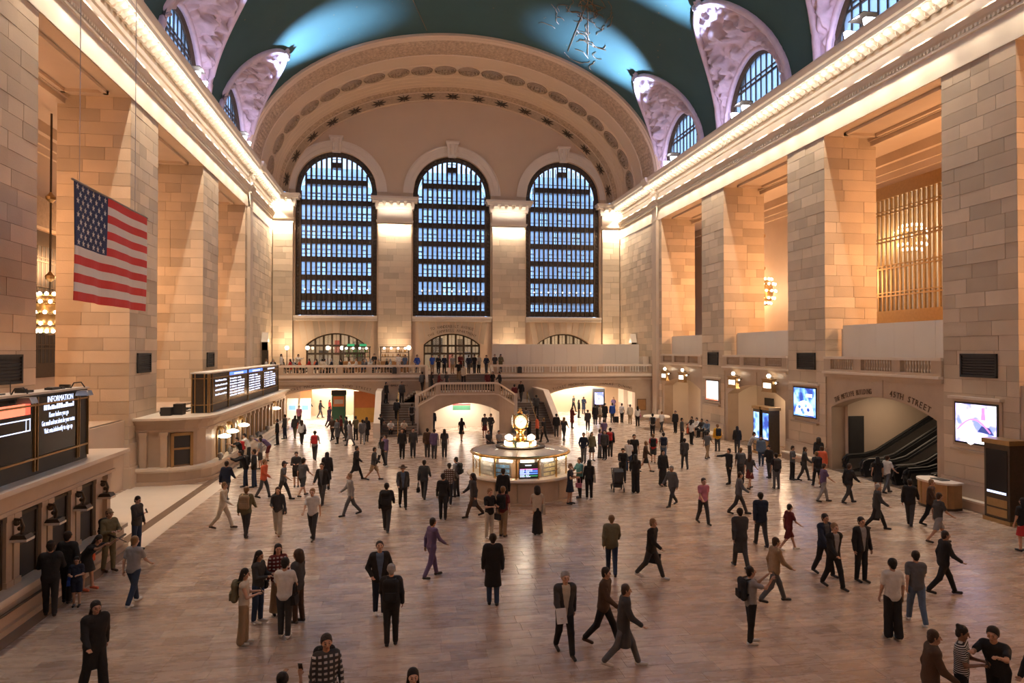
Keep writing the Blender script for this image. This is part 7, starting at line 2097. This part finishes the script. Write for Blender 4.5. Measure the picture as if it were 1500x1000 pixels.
person('in black coat with long black hair behind the open jacket', ft(479, 717), 170, 'stand', 1.74, 'coat', BLK, 'trousers', BLK, 'hair_long', HB, S1)
person('in grey t-shirt carrying a red backpack, walking away', ft(461, 674), 176, 'walk', 1.76, 'tee', LGR, 'trousers', CHR, 'hair_short', HD, S2, BLK, [('backpack', RED)])
person('in olive jacket with an orange bag walking away', ft(432, 642), 172, 'walk', 1.70, 'jacket', CHR, 'trousers', OLV, 'hair_long', HB, S2, BLK, [('handbag', ORG, 'r', 1)])
person('in white blouse with a big black shoulder bag', ft(442, 651), 174, 'walk', 1.70, 'shirt', WHT, 'trousers', BLK, 'hair_long', HN, S1, BLK, [('tote', BLK, 'r', 1)])
person('in black t-shirt with a red and black backpack at the office counter', (-8.92, 40.9, 0), -60, 'lean', 1.76, 'tee', BLK, 'trousers', BLK, 'hair_short', HB, S2, BLK, [('backpack', RED)])
person('in white shirt and black trousers at the office counter', (-8.88, 42.6, 0), -75, 'lean', 1.76, 'tee', WHT, 'trousers', BLK, 'hair_short', HB, S2)
person('in white patterned shirt waiting by the office counter', ft(381, 687), -90, 'stand', 1.70, 'tee', LGR, 'shorts', CHR, 'hair_short', HB, S2)
person('in mauve shirt bending over the office counter ledge', ft(394, 676), -70, 'bend', 1.76, 'shirt', PUR, 'shorts', MAR, 'hair_short', HD, S1)
person('in black suit at the far office window, left of a pair', ft(406, 652), -80, 'stand', 1.78, 'jacket', BLK, 'trousers', BLK, 'hair_short', HD, S2)
person('in dark grey suit at the far office window, right of a pair', ft(417, 643), -100, 'stand', 1.80, 'jacket', CHR, 'trousers', NVY, 'hair_short', HD, S2)
for i, (x, y, c, b, lab) in enumerate(((443, 606, TAN, LDN, 'in tan jacket in the ticket machine passage'), (452, 610, BLK, BLK, 'in black coat near the passage wall'), (463, 606, BLU, LDN, 'in light blue shirt deep in the passage'), (469, 612, BLK, CHR, 'in black jacket walking down the passage'), (483, 612, RED, BLK, 'in red jacket before the poster kiosk'), (482, 625, PUR, BLK, 'in plum coat below the poster kiosk'), (504, 602, BLK, BLK, 'in black suit beyond the poster kiosk'), (515, 600, CHR, BLK, 'in charcoal coat right of the poster kiosk'), (438, 624, PNK, CHR, 'in pink blouse by the passage mouth'), (487, 645, BRN, BLK, 'in brown jacket with folded arms in the arch crowd'), (494, 650, GRY, BLK, 'in grey striped top in the arch crowd'), (500, 642, MAR, CHR, 'in maroon jacket in the arch crowd'), (507, 646, CHR, CHR, 'in charcoal shirt in the arch crowd'), (513, 653, LGR, GRY, 'in light grey top in the arch crowd'), (521, 645, OLV, BLK, 'in olive jacket at the arch crowd edge'), (531, 651, GRY, LGR, 'in grey jacket and pale trousers by the yellow booth'), (537, 647, BLK, CHR, 'in black coat by the yellow booth'), (557, 640, BLK, CHR, 'in black top at the foot of the left flight'))):
    person(lab, ft(x, y), 175 - 23 * i, ('stand', 'walk', 'twohands', 'walk')[i % 4], 1.74, ('jacket', 'coat', 'tee')[i % 3] if 'coat' not in lab else 'coat', c, 'trousers', b, ('hair_short', 'hair_long', 'hair_short')[i % 3], (HB, HN, HD)[i % 3], (S1, S2, S1, S3)[i % 4])
# --- on the stairs
def st(x, y, z, *a, **k): person(a[0], (x, y, z), *a[1:], **k)
st(-1.2, 58.6, 2.21, 'in black jacket standing on the left side landing', 60, 'stand', 1.74, 'jacket', BLK, 'trousers', BLK, 'hair_short', HB, S2)
st(0.1, 58.9, 2.21, 'in dark dress on the left side landing by the brass rail', 20, 'stand', 1.76, 'jacket', CHR, 'trousers', BLK, 'hair_short', HD, S2)
st(-.75, 54.2, .10, 'in white shirt seated low on the stairs, left of two', 0, 'squat', 1.72, 'tee', WHT, 'trousers', BLK, 'hair_short', HB, S2)
st(.25, 54.2, .10, 'in cream shirt seated low on the stairs, right of two', 5, 'squat', 1.72, 'tee', CRM, 'trousers', BLK, 'hair_short', HB, S2)
st(-.2 - .1, 55.6, 1.02, 'in black jacket on the left flight above the seated pair', 175, 'walk', 1.74, 'jacket', BLK, 'trousers', BLK, 'hair_short', HD, S2)
st(.9, 55.2, .68, 'in white top with a dark bag climbing the left flight', 170, 'walk', 1.72, 'tee', LGR, 'trousers', BLK, 'hair_short', HD, S1, BLK, [('backpack', BLK)])
st(10.4, 58.8, 2.21, 'in black jacket on the right side landing', -30, 'walk', 1.76, 'jacket', BLK, 'trousers', CHR, 'hair_short', HD, S2)
st(11.2, 56.0, 1.19, 'in dark coat climbing the right flight', 175, 'walk', 1.76, 'jacket', CHR, 'trousers', BLK, 'hair_short', HD, S2)
st(10.0, 54.3, .34, 'in blue jeans low on the right flight', 170, 'walk', 1.72, 'tee', GRY, 'trousers', LDN, 'hair_short', HD, S1)
st(9.6, 57.6, 2.04, 'in maroon jacket near the top of the right flight', 170, 'walk', 1.72, 'jacket', MAR, 'trousers', BLK, 'hair_short', HD, S2)
for i, (x, y, c, lab) in enumerate(((1.9, 61.6, GRY, 'in pale jacket at the left turn of the upper stair'), (2.7, 60.2, BLK, 'in dark top at the left of the landing'), (3.3, 60.0, MAR, 'in red shirt on the landing'), (4.0, 60.3, CHR, 'in charcoal jacket on the landing'), (7.6, 60.2, MAR, 'in dark red jacket at the right of the landing'), (8.1, 60.3, BLK, 'in black coat at the right end of the landing'), (8.8, 60.8, CHR, 'in grey coat leaving the landing rightwards'))):
    st(x, y, 3.05, lab, 160 - 40 * i, ('walk', 'stand')[i % 2], 1.70, ('jacket', 'tee')[i % 2], c, 'trousers', BLK, ('hair_short', 'hair_long')[i % 2], (HB, HN)[i % 2], (S1, S2)[i % 2])
st(5.6, 61.45, 3.60, 'in cream cardigan walking down the upper stair', 5, 'walk', 1.72, 'jacket', CRM, 'trousers', BLK, 'hair_short', HB, S2)
st(5.2, 61.9, 3.96, 'in tan trousers walking down the upper stair', -5, 'walk', 1.72, 'tee', BLK, 'trousers', TAN, 'hair_short', HB, S1)
# --- balcony: standing at the stair head and seated in the café
rp = random.Random(31)
heads = [(2.9, BLU, 'in royal blue shirt at the stair head'), (3.5, BLK, 'in black jacket beside the royal blue shirt'), (4.1, NVY, 'in navy coat at the middle of the stair head'), (4.8, LGR, 'in light grey shirt with raised elbow at the stair head'), (5.6, MAR, 'in maroon shirt at the stair head'), (6.3, NVY, 'in navy t-shirt next to the maroon shirt'), (6.9, BLK, 'in black coat at the stair head'), (7.4, CRM, 'in cream top at the right of the stair head'), (8.0, NVY, 'in dark blue jacket by the hoarding edge'), (8.75, CHR, 'in charcoal jacket against the hoarding corner'), (9.3, OLV, 'in olive jacket against the hoarding corner'), (1.5, BLU, 'in blue striped shirt behind the balustrade end'), (0.4, LDN, 'in pale blue shirt by the globe lamp post'), (-.2, WHT, 'in white shirt near the globe lamp post')]
for i, (x, c, lab) in enumerate(heads):
    y = 63.8 + (i * 7 % 5) * .35
    if x > 8.3 or x < 2.0: y = 63.7
    person(lab, (x, y, ZBAL), rp.choice((0, 20, -30, 160, 180)), ('stand', 'twohands', 'pocket')[i % 3], rp.uniform(1.66, 1.8), ('tee', 'jacket', 'shirt')[i % 3], c, 'trousers', rp.choice((BLK, CHR, DEN, TAN)), ('hair_short', 'hair_long')[i % 3 == 1], rp.choice((HB, HN, HD)), rp.choice((S1, S2, S3)))
seatm = MB().box(-.2, .2, -.2, .2, .42, .46).mesh('seat', M['wood']); chbm = MB().box(-.2, .2, .17, .2, .5, .88).mesh('backrest', M['wood']); chl = MB().box(-.018, .018, -.018, .018, 0, .42).mesh('leg', M['black_metal'])
cols_ = (WHT, BLK, CHR, LGR, RED, ORG, NVY, CRM, BLK, WHT, GRY, TAN)
n_ = 0
for i, (x, ty) in enumerate(CAFE):
    for dx, fa in ((-.80, 90), (.80, -90), (0, 180)):
        if dx == 0 and (i % 2 or i > 5): continue
        px, py = x + dx, ty + (0 if dx else -.85)
        ch = thing('cafe_chair', 'small wooden café chair behind the balcony balustrade', 'chair', (px, py, ZBAL), R(fa), 'café chairs on the balcony')
        inst('seat', seatm, ch); inst('backrest', chbm, ch)
        for a in (-.17, .17):
            for b in (-.17, .17): inst('leg', chl, ch, (a, b, 0))
        c = cols_[n_ % 12]; n_ += 1
        cw = color_word(c)
        person('', (px - .0, py, ZBAL), fa, 'sit', 1.72, ('tee', 'shirt', 'jacket')[n_ % 3], c, 'trousers', rp.choice((BLK, CHR, DEN)), ('hair_short', 'hair_long')[n_ % 2], rp.choice((HB, HN, HL, HG)), rp.choice((S1, S2)), group='diners at the balcony café', label='person in %s %s seated at a café table %s' % (cw, ('tee', 'shirt', 'jacket')[n_ % 3].replace('tee', 't-shirt'), 'close to the balustrade' if ty < 65 else 'below the tall window'))
person('in white waiter jacket standing at the café end', (-10.8, 65.2, ZBAL), 90, 'stand', 1.80, 'jacket', WHT, 'trousers', BLK, 'hair_short', HB, S2)
person('in white apron leaning by the café door', (-10.0, 68.6, ZBAL), 60, 'lean', 1.80, 'shirt', WHT, 'trousers', BLK, 'hair_short', HB, S2)
person('in black waistcoat standing between the café bars', (-2.6, 69.4, ZBAL), 0, 'stand', 1.80, 'tee', BLK, 'trousers', BLK, 'hair_short', HB, S1)
# --- stroller
p = ft(905, 719)
t = thing('stroller', 'dark folding stroller with hood pushed beside the booth', 'stroller', p, R(-8))
MB().prism([(-.1, .35), (-.25, .5), (-.3, .95), (-.05, 1.08), (.22, .98), (.2, .42)], -.22, .22, 'x').build('seat_hood', M['dark_panel'], t)
for x in (-.24, .24):
    MB().tube([(x, .45, 1.02), (x, .1, .6), (x, -.3, .12)], .018, 6).tube([(x, -.1, .5), (x, .35, .1)], .018, 6).build('frame_side', M['black_metal'], t)
    for y, r in ((-.32, .1), (.36, .13)):
        wl = MB(); wl.tube([(0, r * math.cos(2 * PI * q / 14), r * math.sin(2 * PI * q / 14)) for q in range(14)], .022, 5, closed=True); wl.build('wheel', M['rubber'], t, loc=(x, y, r + .02))
MB().tube([(-.24, .45, 1.02), (.24, .45, 1.02)], .02, 6).build('push_bar', M['black_metal'], t)
MB().box(-.2, .2, -.1, .28, .18, .34).build('basket', M['dark_panel'], t)
# rifle held by the guard
p = ft(134, 838)
t = thing('rifle', 'dark rifle held across the chest of the person in camouflage', 'rifle', (p[0] + .18, p[1] - .22, 1.12), R(55)); t.rotation_euler = (0, R(18), R(-20))
MB().box(-.3, .1, -.02, .02, -.03, .03).build('receiver', M['black_metal'], t); MB().tube([(.1, 0, .01), (.5, 0, .01)], .012, 6).build('barrel', M['black_metal'], t); MB().box(-.52, -.3, -.015, .015, -.07, .02).build('stock', M['black_metal'], t); MB().box(-.08, -.02, -.015, .015, -.18, -.03).build('magazine', M['black_metal'], t)

# lettering becomes plain meshes
bpy.context.view_layer.update()
dg = bpy.context.evaluated_depsgraph_get()
for o in [o for o in C.objects if o.type == 'FONT']:
    me = bpy.data.meshes.new_from_object(o.evaluated_get(dg))
    nm = o.name; o.name = 'old'
    q = bpy.data.objects.new(nm.split('.')[0], me); C.objects.link(q)
    q.parent = o.parent; q.location = o.location; q.rotation_euler = o.rotation_euler; q.scale = o.scale
    bpy.data.objects.remove(o)
